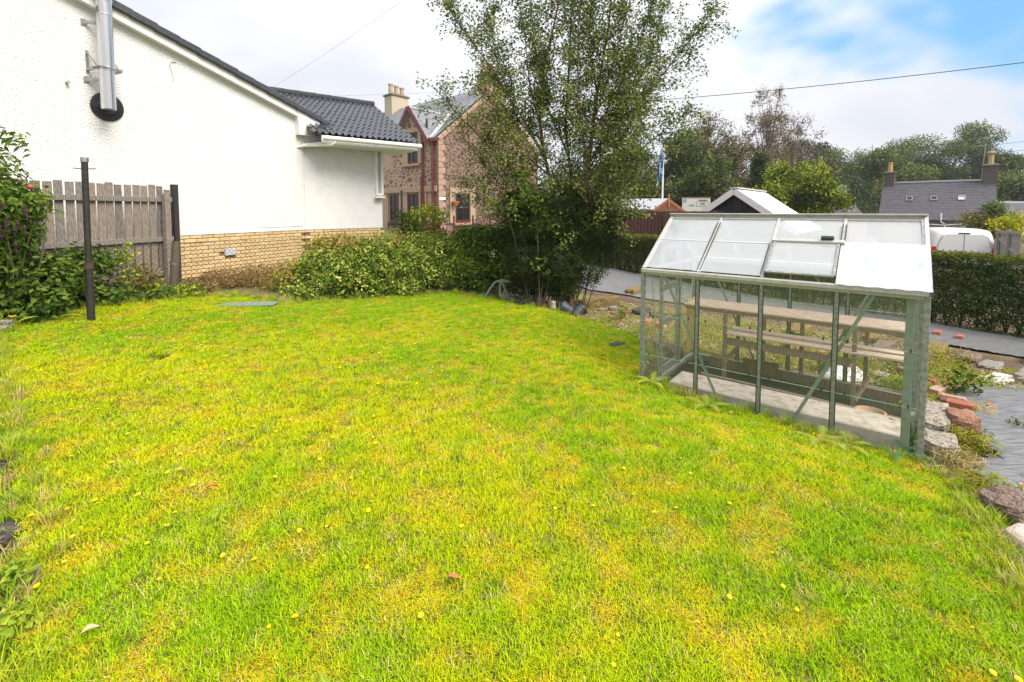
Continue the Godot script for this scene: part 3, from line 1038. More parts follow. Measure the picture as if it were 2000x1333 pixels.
# ---------------------------------------------------------------- cottages far right
func far_houses() -> void:
	var up := Vector3.UP
	var slate := mat("dark_slate", [L(0.045, 0.043, 0.053), L(0.068, 0.065, 0.077), L(0.088, 0.085, 0.094)], 1.6, {"rough": 0.55, "vc": true, "freq": 0.04})
	var deckm := mat("roof_board", [L(0.08, 0.078, 0.09)])
	var stone := mat("cottage_stone", [L(0.20, 0.13, 0.10), L(0.30, 0.21, 0.16), L(0.36, 0.27, 0.21)], 1.0, {"bump": 1.0, "rough": 0.95, "vc": true, "freq": 0.05})
	var mort := mat("cottage_mortar", [L(0.28, 0.21, 0.16), L(0.36, 0.28, 0.22)], 0.9, {"bump": 0.8})
	var soot := mat("sooty_stone", [L(0.05, 0.045, 0.04), L(0.10, 0.085, 0.07), L(0.17, 0.14, 0.10)], 0.8, {"bump": 0.8, "rough": 0.95, "freq": 0.05})
	var clay := mat("buff_clay_pot", [L(0.40, 0.26, 0.11), L(0.52, 0.36, 0.18)], 0.5, {"rough": 0.8})
	var lead := mat("lead_flashing", [])
	var white := mat("white_plastic", [])
	var glass := mat("dark_window_glass", [])
	var h := thing("stone_cottage", "low stone cottage with purple-grey slate roof, three skylights and two tall chimneys", "cottage")
	var a := P(32.36, -0.70, 40.6)
	var b := P(37.66, -0.70, 35.65)
	var u := (b - a).normalized()
	var n := Vector3(-u.z, 0, u.x)
	if n.z < 0:
		n = -n
	var len := (b - a).length()
	var rise := -n * 3.4 + up * 3.22
	var m := MB.new()
	m.prism([a - up * 2.9, b - up * 2.9, b, a], -n * 0.4)
	m.prism([b - up * 2.9, b - up * 2.9 - n * 7.0, b - n * 7.0, b - n * 3.5 + up * 3.25, b], -u * 0.4)
	m.prism([a - up * 2.9, a - up * 2.9 - n * 7.0, a - n * 7.0, a - n * 3.5 + up * 3.25, a], u * 0.4)
	put("wall", m, mort, h)
	var rb := MB.new()
	for r in 12:
		var t := 2.6
		while t < len - 0.1:
			var w := rf(0.25, 0.6)
			var tone := rf(0.75, 1.3)
			rb.col(Color(tone * rf(0.95, 1.1), tone, tone))
			rb.rock(a + u * (t + w * 0.5) - up * (0.14 + r * 0.235), Vector3(w * 0.96, 0.21, 0.1), r * 50 + int(t * 9), 0.12, 0.6, Basis(u, up, n), 6, 4)
			t += w + 0.02
	kind(put("rubble_stones", rb, stone, h), "stuff")
	var d := MB.new()
	d.prism([a + n * 0.2 - up * 0.1, b + n * 0.2 - up * 0.1, b + rise, a + rise], Vector3(0, -0.12, 0) - n * 0.02)
	d.prism([a + rise, b + rise, b - n * 7.1 - up * 0.1, a - n * 7.1 - up * 0.1], Vector3(0, -0.12, 0))
	put("roof", d, deckm, h)
	var v := rise + up * 0.1 - n * 0.2
	put("slates", slates(a + n * 0.2 - up * 0.08, u, v.normalized(), len, v.length(), 0.30, 0.20), slate, h).set_meta("kind", "stuff")
	var rr := MB.new()
	rr.bar(a + rise + up * 0.05, b + rise + up * 0.05, 0.25, 0.14)
	put("ridge", rr, lead, h)
	var rn := u.cross(v.normalized())
	if rn.y < 0:
		rn = -rn
	var sb := Basis(u, rn, v.normalized() * -1.0)
	for k in 3:
		var c: Vector3 = a + u * [1.95, 3.55, 5.25][k] + v * 0.50
		var f := MB.new()
		for e in [[-0.19, 0.0, 0.05, 0.52], [0.19, 0.0, 0.05, 0.52], [0.0, -0.235, 0.43, 0.06], [0.0, 0.235, 0.43, 0.06]]:
			f.box(c + u * e[0] + v.normalized() * e[1] + rn * 0.09, Vector3(e[2], 0.16, e[3]), sb)
		var fo := put("skylight", f, mat("grey_frame", [L(0.26, 0.255, 0.245)]) if k < 2 else mat("cream_frame", [L(0.42, 0.39, 0.34)]), h)
		var g := MB.new()
		g.box(c + rn * 0.09, Vector3(0.34, 0.03, 0.43), sb)
		put("pane", g, glass if k < 2 else mat("pale_blind", [L(0.55, 0.53, 0.5)], 1.0, {"rough": 0.1}), fo)
		if k == 2:
			var fl := MB.new()
			fl.box(c - v.normalized() * 0.48 + rn * 0.03, Vector3(0.72, 0.03, 0.16), sb)
			put("flashing", fl, lead, fo)
	chimney(h, a + rise + u * 0.45 - up * 1.0, u, n, Vector3(0.72, 1.9, 0.75), 1, soot, clay, 0.85)
	chimney(h, b + rise - u * 0.35 - up * 1.25, u, n, Vector3(0.90, 2.4, 0.85), 1, soot, clay, 0.9)
	var sk := MB.new()
	sk.box(a + rise + u * 0.45 - up * 0.9 + n * 0.35, Vector3(1.05, 0.25, 0.3), Basis(u, up, n), 0.03)
	put("flashing", sk, lead, h)
	var cowl := MB.new()
	cowl.lathe(b + rise - u * 0.35 + up * 2.15, [Vector2(0.0, 0.3), Vector2(0.2, 0.26), Vector2(0.3, 0.1), Vector2(0.3, 0.06), Vector2(0.15, 0.05), Vector2(0.15, -0.1)], 12)
	put("chimney_cowl", cowl, mat("grey_clay", [L(0.25, 0.22, 0.2)]), h)
	var ae := MB.new()
	ae.tube([b + rise - u * 0.85, b + rise - u * 0.7 + up * 3.0], [0.03, 0.02], 6)
	for k in 7:
		ae.tube([b + rise - u * (0.75 + 0.12 * k) + up * 2.9 - n * 0.25, b + rise - u * (0.75 + 0.12 * k) + up * 2.9 + n * 0.25], [0.008, 0.008], 4)
	ae.tube([b + rise - u * 0.7 + up * 2.9, b + rise - u * 1.6 + up * 2.9], [0.012, 0.012], 4)
	put("aerial", ae, mat("aluminium_dull", [L(0.45, 0.46, 0.46)], 1.0, {"rough": 0.5, "metal": 0.6}), h)
	var pipe := MB.new()
	pipe.tube([a + u * 2.9 - up * 0.42 + n * 0.12, a + u * 4.3 - up * 0.50 + n * 0.12, a + u * 5.3 - up * 0.38 + n * 0.12], [0.045, 0.045, 0.045], 8)
	pipe.tube([a + u * 4.3 - up * 0.45 + n * 0.12, a + u * 4.3 - up * 2.5 + n * 0.12], [0.05, 0.05], 8)
	pipe.tube([a + u * 4.05 + up * 0.5 + n * 0.2, a + u * 4.05 - up * 0.2 + n * 0.15, a + u * 4.27 - up * 0.4 + n * 0.12], [0.06, 0.06, 0.06], 8)
	put("waste_pipe", pipe, white, h)
	var sur := MB.new()
	var wc := a + u * 5.85 - up * 1.0 + n * 0.03
	for e in [[-0.52, 0.0, 0.2, 1.3], [0.52, 0.0, 0.2, 1.3], [0.0, 0.6, 0.84, 0.2]]:
		sur.box(wc + u * e[0] + up * e[1], Vector3(e[2], e[3], 0.08), Basis(u, up, n))
	put("window_surround", sur, mat("mint_paint", [L(0.33, 0.45, 0.37)]), h)
	var wf := MB.new()
	for e in [[-0.38, 0.0, 0.09, 1.1], [0.38, 0.0, 0.09, 1.1], [0.0, 0.47, 0.67, 0.09], [0.0, 0.08, 0.67, 0.07]]:
		wf.box(wc + u * e[0] + up * e[1], Vector3(e[2], e[3], 0.06), Basis(u, up, n))
	var wfo := put("window", wf, white, h)
	var wg := MB.new()
	wg.box(wc - n * 0.02, Vector3(0.7, 1.05, 0.02), Basis(u, up, n))
	put("pane", wg, glass, wfo)
	# the neighbour's roof to its right and the two houses glimpsed on the left
	simple_house("slate_roofed_house", "house with a plain slate roof partly behind the right edge, beyond the cottage", P(47.0, -1.2, 46), P(58.0, -1.2, 45.5), 2.0, 3.0, [], slate, mort, soot, clay)
	simple_house("gabled_house", "distant house with one buff chimney pot beside the leaning pole", P(35.3, 0.3, 56), P(38.9, 0.3, 53.5), 2.6, 2.8, [0.5], slate, mort, soot, clay)
	simple_house("small_slate_house", "distant slate roof with one short chimney above the greenhouse ridge", P(35.5, -0.9, 50), P(38.3, -0.9, 49.5), 1.3, 2.4, [0.55], slate, mort, soot, clay)

func simple_house(nm: String, label: String, a: Vector3, b: Vector3, rise: float, half: float, chims: Array, slate: Material, wall: Material, soot: Material, clay: Material) -> void:
	var up := Vector3.UP
	var h := thing(nm, label, "house")
	var u := (b - a).normalized()
	var n := Vector3(-u.z, 0, u.x)
	if n.z < 0:
		n = -n
	var m := MB.new()
	m.prism([a - up * 2.8, b - up * 2.8, b, a], -n * half * 2.0)
	m.prism([a, a - n * half + up * rise, a - n * half * 2.0], u * (b - a).length())
	put("wall", m, wall, h)
	var v := -n * (half + 0.25) + up * (rise + 0.2)
	put("roof", slates(a + n * 0.25 - up * 0.1, u, v.normalized(), (b - a).length(), v.length(), 0.32, 0.22), slate, h)
	var rr := MB.new()
	rr.bar(a - n * half + up * (rise + 0.1), b - n * half + up * (rise + 0.1), 0.25, 0.16)
	put("ridge", rr, mat("lead_flashing", []), h)
	for c in chims:
		chimney(h, a.lerp(b, c) - n * half + up * (rise - 0.3), u, n, Vector3(0.75, 1.2, 0.7), 1, soot, clay, 0.8)

# ---------------------------------------------------------------- garage, shed, sign, flag, van
func lettering(called: String, text: String, size: float, m: Material, parent: Node, at: Vector3, b: Basis) -> void:
	var t := TextMesh.new()
	var f := SystemFont.new()
	f.font_names = PackedStringArray(["Droid Sans"])
	f.font_weight = 700
	t.font = f
	t.text = text
	t.font_size = 32
	t.pixel_size = size / 24.0
	t.depth = 0.008
	put(called, t, m, parent, at, b)

func garage_and_shed() -> void:
	var up := Vector3.UP
	var black := mat("black_boards", [L(0.008, 0.008, 0.009), L(0.018, 0.018, 0.02)], 0.6, {"rough": 0.7})
	var pale := mat("pale_roof_sheet", [L(0.62, 0.58, 0.57), L(0.74, 0.70, 0.69)], 1.6, {"rough": 0.7})
	var h := thing("garage", "black boarded garage gable with pale corrugated roof behind the greenhouse", "garage")
	var g := Vector3(0.75, 0, 0.66)
	var r := Vector3(0.66, 0, -0.75)
	var apex := P(9.21, 0.80, 19.0)
	var drop := 1.62
	var half := 2.25
	var el := apex - g * half - up * drop
	var er := apex + g * half - up * drop
	var m := MB.new()
	m.prism([el + g * 0.2 - up * 1.6, er - g * 0.2 - up * 1.6, er - g * 0.2 + up * 0.05, apex - up * 0.1, el + g * 0.2 + up * 0.05], r * 4.4)
	put("wall", m, black, h)
	for k in 21:
		var bm := MB.new()
		var t := -2.0 + k * 0.2
		var y := apex.y - 0.14 - absf(t) * drop / half
		bm.box(Vector3((apex + g * t).x, (y + apex.y - drop - 1.6) * 0.5, (apex + g * t).z) - r * 0.012, Vector3(0.185, y - (apex.y - drop - 1.6), 0.03), Basis(g, up, -r), 0.006)
		put("board", bm, black, h)
	for s in [-1.0, 1.0]:
		var e: Vector3 = er if s > 0 else el
		var v := apex - e
		var bb := MB.new()
		bb.bar(e - r * 0.22 - v * 0.05, apex - r * 0.22, 0.04, 0.24, up)
		put("barge_board", bb, pale, h)
		# corrugated sheet
		var cs := MB.new()
		cs.smooth(true)
		var n := r.cross(v).normalized()
		if n.y < 0:
			n = -n
		var o := e - r * 0.24 - v * 0.06 + n * 0.10
		var steps := 150
		for k in steps:
			var a := 4.85 * k / steps
			var b := 4.85 * (k + 1) / steps
			var ha := 0.018 * sin(a * TAU / 0.15)
			var hb := 0.018 * sin(b * TAU / 0.15)
			cs.quad(o + r * a + n * ha, o + r * b + n * hb, o + r * b + n * hb + v * 1.06, o + r * a + n * ha + v * 1.06, n)
		put("roof_sheet", cs, pale, h)
	var rc := MB.new()
	rc.bar(apex - r * 0.24 + up * 0.13, apex + r * 4.6 + up * 0.13, 0.30, 0.035)
	put("ridge_cap", rc, pale, h)
	# garden shed with orange trim
	var sh := thing("shed", "wooden shed with orange gable trim and pale lilac felt roof by the flagpole", "shed")
	var orange := mat("orange_stain", [L(0.36, 0.12, 0.045), L(0.45, 0.17, 0.065)], 0.7, {"rough": 0.6})
	var tan := mat("cedar_boards", [L(0.22, 0.09, 0.055), L(0.31, 0.14, 0.085)], 0.6, {"rough": 0.7})
	var lilac := mat("lilac_felt", [L(0.60, 0.60, 0.68), L(0.70, 0.70, 0.76)], 1.2, {"rough": 0.7})
	var sa := P(8.10, 0.52, 24.0)
	var sg := Vector3(0.93, 0, 0.36)
	var sr := Vector3(-0.80, 0, -0.6).normalized()
	var sl := sa - sg * 0.66 - up * 0.50
	var srr := sa + sg * 0.70 - up * 0.56
	var sm := MB.new()
	sm.prism([sl - up * 2.0, srr - up * 2.0, srr, sa, sl], sr * 2.4)
	put("wall", sm, tan, sh)
	for k in 8:
		var bm := MB.new()
		var t := -0.56 + k * 0.16
		bm.box(Vector3((sa + sg * t).x, sa.y - 0.75 - absf(t) * 0.4, (sa + sg * t).z) - sr * 0.01, Vector3(0.15, 1.4, 0.03), Basis(sg, up, -sr), 0.006)
		put("board", bm, tan, sh)
	for e in [sl, srr]:
		var v: Vector3 = sa - e
		var bb := MB.new()
		bb.bar(e - v * 0.15 - sr * 0.08 + up * 0.04, sa - sr * 0.08 + up * 0.04, 0.04, 0.13, up)
		put("barge_board", bb, orange, sh)
		var rf_ := MB.new()
		rf_.prism([e - v * 0.15 - sr * 0.05 + up * 0.09, sa - sr * 0.05 + up * 0.09, sa + sr * 2.5 + up * 0.09, e - v * 0.15 + sr * 2.5 + up * 0.09], up * 0.03)
		put("roof", rf_, lilac, sh)
	var fin := MB.new()
	fin.lathe(sa - sr * 0.08, [Vector2(0.05, -0.35), Vector2(0.05, 0.1), Vector2(0.03, 0.16), Vector2(0.035, 0.22), Vector2(0.0, 0.40)], 8)
	put("finial", fin, orange, sh)
	# flagpole and flag
	var fp := thing("flagpole", "slim white flagpole rising behind the shed", "flagpole", P(8.75, -2.3, 26.8))
	var pm := MB.new()
	pm.tube([Vector3.ZERO, Vector3(0, 3.5, 0), Vector3(0, 6.3, 0)], [0.06, 0.05, 0.04], 10)
	pm.lathe(Vector3(0, 6.3, 0), [Vector2(0, 0), Vector2(0.06, 0.02), Vector2(0.06, 0.08), Vector2(0, 0.11)], 10)
	put("pole", pm, mat("white_plastic", []), fp)
	var fl := Node3D.new()
	fl.name = "flag"
	fl.position = P(8.70, 2.15, 26.8)
	add_child(fl, true)
	tag(fl, "limp blue flag with a white diagonal cross hanging on the white flagpole", "flag")
	var blue := mat("flag_blue", [L(0.03, 0.17, 0.42), L(0.05, 0.22, 0.50)], 0.3, {"rough": 0.8})
	var fw := mat("flag_white", [L(0.78, 0.78, 0.78)], 0.3, {"rough": 0.8})
	var cloth := MB.new()
	var cross := MB.new()
	cloth.smooth(true)
	cross.smooth(true)
	var fold := func(a: float, b: float) -> Vector3:   # a along the fly, b up the hoist; the cloth hangs in folds
		var x := -0.30 * a * (1.0 - 0.35 * b) + 0.05 * sin(a * 9.0 + b * 2.0)
		return Vector3(x, b * 1.5 - 0.75 * a * (1.1 - 0.4 * b), 0.12 * sin(a * 11.0 + b * 3.0))
	for i in 22:
		for j in 22:
			var a := i / 22.0
			var b := j / 22.0
			var e := 1.0 / 22.0
			var on := absf((a + e * 0.5) - (b + e * 0.5)) < 0.13 or absf((a + e * 0.5) + (b + e * 0.5) - 1.0) < 0.13
			(cross if on else cloth).quad(fold.call(a, b), fold.call(a + e, b), fold.call(a + e, b + e), fold.call(a, b + e), Vector3(0, 0, 1))
	put("field", cloth, blue, fl)
	put("cross", cross, fw, fl)
	# notice board
	var sg2 := thing("sign_board", "white notice board with a blue ring emblem and black lettering among the bushes", "sign", P(11.20, 0.30, 28))
	var sb := Basis(Vector3(0.98, 0, 0.2), up, Vector3(-0.2, 0, 0.98))
	var bm2 := MB.new()
	bm2.box(Vector3(0, 0.0, 0), Vector3(1.62, 0.92, 0.05), sb, 0.01)
	put("board", bm2, mat("sign_white", [L(0.55, 0.56, 0.50)], 1.0, {"rough": 0.5}), sg2)
	var fr := MB.new()
	fr.box(Vector3(0, 0.49, 0), Vector3(1.7, 0.05, 0.08), sb)
	put("frame", fr, tan, sg2)
	for s in [-0.6, 0.6]:
		var po := MB.new()
		po.box(sb * Vector3(s, -1.5, -0.05), Vector3(0.09, 3.0, 0.06), sb)
		put("post", po, tan, sg2)
	var ring := MB.new()
	ring.lathe(sb * Vector3(-0.66, 0.30, 0.032), [Vector2(0.05, 0), Vector2(0.05, 0.008), Vector2(0.10, 0.008), Vector2(0.10, 0)], 20, sb * Basis(Vector3.RIGHT, PI / 2))
	put("emblem", ring, mat("sign_blue", [L(0.10, 0.20, 0.50)]), sg2)
	var ink := mat("sign_black", [L(0.01, 0.01, 0.012)], 1.0, {"rough": 0.6})
	lettering("lettering", "FERRY", 0.13, ink, sg2, sb * Vector3(0.38, 0.30, 0.032), sb)
	lettering("lettering", "LOG", 0.11, ink, sg2, sb * Vector3(0.36, 0.12, 0.032), sb)
	lettering("lettering", "SH02", 0.10, mat("sign_grey", [L(0.2, 0.2, 0.2)]), sg2, sb * Vector3(-0.25, 0.02, 0.032), sb)
	var pnl := MB.new()
	for e in [[0.02, 0.12, 0.012, 0.3], [0.68, 0.12, 0.012, 0.3], [0.35, -0.03, 0.66, 0.012]]:
		pnl.box(sb * Vector3(e[0], e[1], 0.03), Vector3(e[2], e[3], 0.01), sb)
	put("panel_lines", pnl, ink, sg2)
	van()
	cables()

func van() -> void:
	var paint := mat("white_paint", [L(0.80, 0.80, 0.78)], 1.0, {"rough": 0.25})
	var trim := mat("black_trim", [L(0.02, 0.02, 0.022)], 1.0, {"rough": 0.5})
	var red := mat("red_lens", [L(0.55, 0.015, 0.02)], 1.0, {"rough": 0.15})
	var v := thing("parked_van", "white panel van parked behind the hedge, its rear doors towards the garden", "van", P(18.05, -2.68, 18.3))
	var f := Vector3(0.55, 0, -0.835)   # forwards
	v.basis = Basis(Vector3(0.835, 0, 0.55), Vector3.UP, -f)
	# cross-sections from the rear to the nose: [ahead, half width low, half width roof, floor, roof]
	var secs := [[0.0, 0.90, 0.70, 0.35, 1.72], [0.05, 0.94, 0.77, 0.32, 1.84], [0.22, 0.95, 0.80, 0.30, 1.92], [1.5, 0.96, 0.80, 0.30, 1.95], [2.9, 0.96, 0.78, 0.30, 1.93], [3.3, 0.96, 0.72, 0.30, 1.80], [3.75, 0.95, 0.66, 0.30, 1.25], [4.35, 0.88, 0.60, 0.32, 1.02], [4.6, 0.78, 0.5, 0.38, 0.80]]
	var m := MB.new()
	m.smooth(true)
	var ring := func(s: Array) -> Array:
		var out: Array = []
		var w: float = s[1]
		var t: float = s[2]
		var y0: float = s[3]
		var y1: float = s[4]
		for q in [[0.0, y0], [w * 0.8, y0], [w, y0 + 0.12], [w, y0 + (y1 - y0) * 0.40], [w * 0.985, y0 + (y1 - y0) * 0.52], [lerpf(w, t, 0.65), y0 + (y1 - y0) * 0.84], [t * 0.99, y0 + (y1 - y0) * 0.94], [t * 0.86, y0 + (y1 - y0) * 0.985], [0.0, y1]]:
			out.append(Vector3(q[0], q[1], -s[0]))
		for k in range(7, 0, -1):
			var p: Vector3 = out[k]
			out.append(Vector3(-p.x, p.y, p.z))
		return out
	var prev: Array = []
	for s in secs:
		var r: Array = ring.call(s)
		if prev.size():
			for k in r.size():
				var n := (k + 1) % r.size()
				m.quad(prev[k], prev[n], r[n], r[k], r[k] - Vector3(0, 1.0, r[k].z))
		prev = r
	m.smooth(false)
	var r0: Array = ring.call(secs[0])
	for k in r0.size():
		m.tri(Vector3(0, 1.0, 0.02), r0[k], r0[(k + 1) % r0.size()], Vector3(0, 0, 1))
	put("body", m, paint, v)
	for s in [-1.0, 1.0]:
		var d := MB.new()
		var pts: Array = []
		for q in [[0.012, 0.55], [0.78, 0.55], [0.80, 1.0], [0.74, 1.35], [0.62, 1.66], [0.55, 1.72], [0.012, 1.735]]:
			pts.append(Vector3(q[0] * s, q[1], 0.012))
		d.prism(pts, Vector3(0, 0, 0.02))
		var door := put("rear_door", d, paint, v)
		if s < 0:
			var hd := MB.new()
			hd.box(Vector3(-0.13, 0.93, 0.045), Vector3(0.30, 0.055, 0.03), Basis(), 0.012)
			put("handle", hd, trim, door)
		var t := MB.new()
		t.box(Vector3(0.875 * s, 0.92, 0.0), Vector3(0.15, 0.62, 0.09), Basis(Vector3.BACK, -0.06 * s), 0.04)
		put("tail_light", t, red, v)
		var mi := MB.new()
		mi.box(Vector3(1.12 * s, 1.14, -3.15), Vector3(0.22, 0.26, 0.12), Basis(), 0.05)
		mi.bar(Vector3(0.9 * s, 1.08, -3.1), Vector3(1.05 * s, 1.08, -3.15), 0.05, 0.05)
		put("wing_mirror", mi, trim, v)
		for z in [-0.75, -3.75]:
			var w := MB.new()
			w.lathe(Vector3(0.86 * s, 0.31, z), [Vector2(0.0, -0.10), Vector2(0.29, -0.10), Vector2(0.31, -0.07), Vector2(0.31, 0.07), Vector2(0.29, 0.10), Vector2(0.0, 0.10)], 20, Basis(Vector3.BACK, PI / 2))
			put("wheel", w, trim, v)
	var seam := MB.new()
	seam.box(Vector3(0, 1.12, 0.014), Vector3(0.022, 1.2, 0.012))
	seam.box(Vector3(0, 0.545, 0.014), Vector3(1.58, 0.014, 0.012))
	for s in [-1.0, 1.0]:
		seam.bar(Vector3(0.80 * s, 1.0, 0.022), Vector3(0.745 * s, 1.36, 0.022), 0.012, 0.016, Vector3.BACK)
		seam.bar(Vector3(0.745 * s, 1.36, 0.022), Vector3(0.62 * s, 1.67, 0.022), 0.012, 0.016, Vector3.BACK)
	put("door_seam", seam, mat("seam_grey", [L(0.16, 0.16, 0.16)]), v)
	var bl := MB.new()
	bl.box(Vector3(0, 1.78, 0.01), Vector3(0.36, 0.045, 0.06), Basis(), 0.015)
	put("brake_light", bl, mat("dark_red_lens", [L(0.12, 0.02, 0.02)], 1.0, {"rough": 0.2}), v)
	var bu := MB.new()
	bu.box(Vector3(0, 0.44, 0.03), Vector3(1.78, 0.24, 0.16), Basis(), 0.05)
	put("bumper", bu, trim, v)
	var npl := MB.new()
	npl.box(Vector3(-0.25, 0.72, 0.034), Vector3(0.52, 0.12, 0.01), Basis(), 0.003)
	put("number_plate", npl, mat("plate_yellow", [L(0.7, 0.5, 0.03)]), v)
	var ch := MB.new()
	for y in [0.95, 0.88]:
		ch.bar(Vector3(0.36, y, 0.042), Vector3(0.45, y + 0.065, 0.042), 0.012, 0.03, Vector3.BACK)
		ch.bar(Vector3(0.54, y, 0.042), Vector3(0.45, y + 0.065, 0.042), 0.012, 0.03, Vector3.BACK)
	var chrome := mat("badge_grey", [L(0.22, 0.22, 0.23)], 1.0, {"rough": 0.3, "metal": 0.5})
	put("badge", ch, chrome, v)
	lettering("lettering", "CITROEN", 0.05, chrome, v, Vector3(0.45, 0.80, 0.034), Basis())
	lettering("lettering", "DISPATCH", 0.05, chrome, v, Vector3(-0.58, 0.97, 0.034), Basis())

func wire(label: String, a: Vector3, b: Vector3, sag: float, r: float) -> void:
	var m := MB.new()
	var pts: Array = []
	var rad: Array = []
	for k in 25:
		var t := k / 24.0
		pts.append(a.lerp(b, t) - Vector3.UP * sag * 4.0 * t * (1.0 - t))
		rad.append(r)
	m.tube(pts, rad, 5)
	tag(put("overhead_cable", m, mat("cable_black", [L(0.02, 0.02, 0.022)], 1.0, {"rough": 0.6})), label, "cable")

func cables() -> void:
	wire("thick black cable rising to the right above the sycamore bush", P(1.0, 5.3, 24.0), P(22.0, 5.05, 12.5), 0.35, 0.014)
	wire("thin cable leaving the white house roof up to the right", P(-12.0, 4.8, 21), P(-3.2, 9.6, 19.5), 0.12, 0.0035)
	wire("thin pale cable crossing the sky left of the stone house", P(-18, 7.6, 31), P(3.5, 8.0, 29.5), 0.25, 0.005)
	wire("upper thin cable over the cottage roof", P(33.3, 5.6, 50), P(62, 8.4, 50), 0.4, 0.02)
	wire("lower thin cable over the cottage roof", P(33.3, 5.2, 50.2), P(62, 7.4, 50.5), 0.5, 0.02)
	var p := thing("utility_pole", "yellowish timber utility pole standing among the trees", "pole", P(33.3, -3.4, 50))
	var m := MB.new()
	m.tube([Vector3.ZERO, Vector3(0.1, 9.3, 0)], [0.17, 0.13], 10)
	put("pole", m, mat("yellow_timber", [L(0.32, 0.26, 0.08), L(0.42, 0.34, 0.13)], 0.8, {"rough": 0.9}), p)
	var t := MB.new()
	t.box(Vector3(0.25, 8.1, 0.0), Vector3(0.32, 0.7, 0.32), Basis(), 0.05)
	put("transformer", t, mat("cast_iron_black", []), p)

# ---------------------------------------------------------------- fences
func fences() -> void:
	var up := Vector3.UP
	var woods: Array = []
	for k in 4:
		woods.append(mat("weathered_board%d" % k, [[L(0.087, 0.072, 0.064), L(0.217, 0.189, 0.167), L(0.290, 0.254, 0.225)], [L(0.116, 0.094, 0.080), L(0.246, 0.210, 0.181), L(0.319, 0.268, 0.225)], [L(0.065, 0.055, 0.049), L(0.189, 0.162, 0.145), L(0.246, 0.217, 0.196)], [L(0.131, 0.099, 0.072), L(0.261, 0.210, 0.167), L(0.348, 0.290, 0.232)]][k], 1.1, {"stretch": Vector3(9, 1.0, 9), "freq": 0.035, "oct": 5, "bump": 0.3, "bfreq": 0.05, "rough": 0.9}))
	var h := thing("board_fence", "weathered grey vertical board fence in front of the white house", "fence")
	var a := P(-6.12, 0, 8.22)
	var b := P(-6.95, 0, 5.2)
	var u := (b - a).normalized()
	var n := Vector3(-u.z, 0, u.x)
	if n.x < 0:
		n = -n
	var bs := Basis(u, up, n)
	for k in 25:
		var s := MB.new()
		var top := 0.43 + rf(-0.015, 0.02) - (0.06 if k == 0 else 0.0)
		var hh := top + 1.38
		s.box(Vector3(0, hh * 0.5, 0), Vector3(0.108 + rf(-0.004, 0.004), hh, 0.02), Basis(), 0.004)
		put("slat", s, woods[rng.randi() % 4], h, a + u * (0.03 + k * 0.132) + up * -1.38, bs.rotated(n, rf(-0.008, 0.008)))
	for y in [0.19, -0.50, -1.1]:
		var r := MB.new()
		r.bar(a + u * -0.02 + n * 0.035 + up * y, b + n * 0.035 + up * y, 0.04, 0.085, up, 0.006)
		put("rail", r, woods[0], h)
	for e in [[0.14, 0.30, 0.10, 0.0], [1.95, 0.24, 0.12, 0.05]]:
		var p := MB.new()
		p.box(Vector3(0, (e[1] + 1.45) * 0.5, 0), Vector3(e[2], e[1] + 1.45, 0.10), Basis(), 0.012)
		put("post", p, woods[1], h, a + u * e[0] + n * 0.11 + up * -1.45, bs.rotated(n, e[3]))
	var ep := MB.new()
	ep.box(Vector3(0, 0.95, 0), Vector3(0.09, 1.88, 0.1), Basis(), 0.01)
	put("end_post", ep, mat("dark_creosote", [L(0.02, 0.017, 0.016), L(0.045, 0.038, 0.034)], 0.6, {"stretch": Vector3(6, 1, 6), "rough": 0.85}), h, a - u * 0.1 + up * -1.42, bs)
	# chain-link fence with its old post
	var cf := thing("chain_link_fence", "rusty chain-link wire fence on a short rotten post before the brick wall", "fence")
	var pst := MB.new()
	pst.tube([P(-5.50, -1.45, 7.36), P(-5.44, -1.0, 7.36), P(-5.41, -0.66, 7.36), P(-5.40, -0.50, 7.36)], [0.055, 0.062, 0.058, 0.05], 9)
	put("post", pst, mat("rotten_post", [L(0.07, 0.055, 0.035), L(0.17, 0.145, 0.10), L(0.12, 0.11, 0.06)], 0.5, {"stretch": Vector3(6, 1, 6), "bump": 1.0, "rough": 0.95}), cf)
	var bd := MB.new()
	bd.tube([P(-5.435, -0.86, 7.36), P(-5.435, -0.83, 7.36)], [0.066, 0.066], 9)
	put("wire_band", bd, mat("zinc_bracket", []), cf)
	var wm := MB.new()
	var rust := mat("rusty_wire", [L(0.06, 0.042, 0.032), L(0.11, 0.08, 0.06)], 0.3, {"rough": 0.7, "metal": 0.3})
	for seg in [[P(-5.42, 0, 7.38), P(-6.2, 0, 6.0)], [P(-5.42, 0, 7.38), P(-4.2, 0, 9.2)]]:
		var p0: Vector3 = seg[0]
		var p1: Vector3 = seg[1]
		var len := (p1 - p0).length()
		var d := (p1 - p0) / len
		var hgt := 0.86
		var c := 0.075
		var k := -hgt
		while k < len:
			for s in [-1.0, 1.0]:
				var x0 := k if s > 0 else k + hgt
				var x1 := k + hgt if s > 0 else k
				var y0 := 0.0
				var y1 := hgt
				var ca := clampf(x0, 0, len)
				var cb := clampf(x1, 0, len)
				if absf(cb - ca) > 0.01:
					var ta := (ca - x0) / (x1 - x0)
					var tb := (cb - x0) / (x1 - x0)
					var base := -1.40
					wm.bar(p0 + d * ca + up * (base + hgt * ta), p0 + d * cb + up * (base + hgt * tb), 0.0032, 0.0032)
			k += c
		wm.bar(p0 + up * -0.54, p1 + up * -0.54, 0.006, 0.006)
	kind(put("wire_mesh", wm, rust, cf), "stuff")
	# clothes pole
	var cp := thing("clothes_pole", "black iron clothes pole with a rod through its top on the lawn edge", "pole", P(-5.21, -1.40, 5.62))
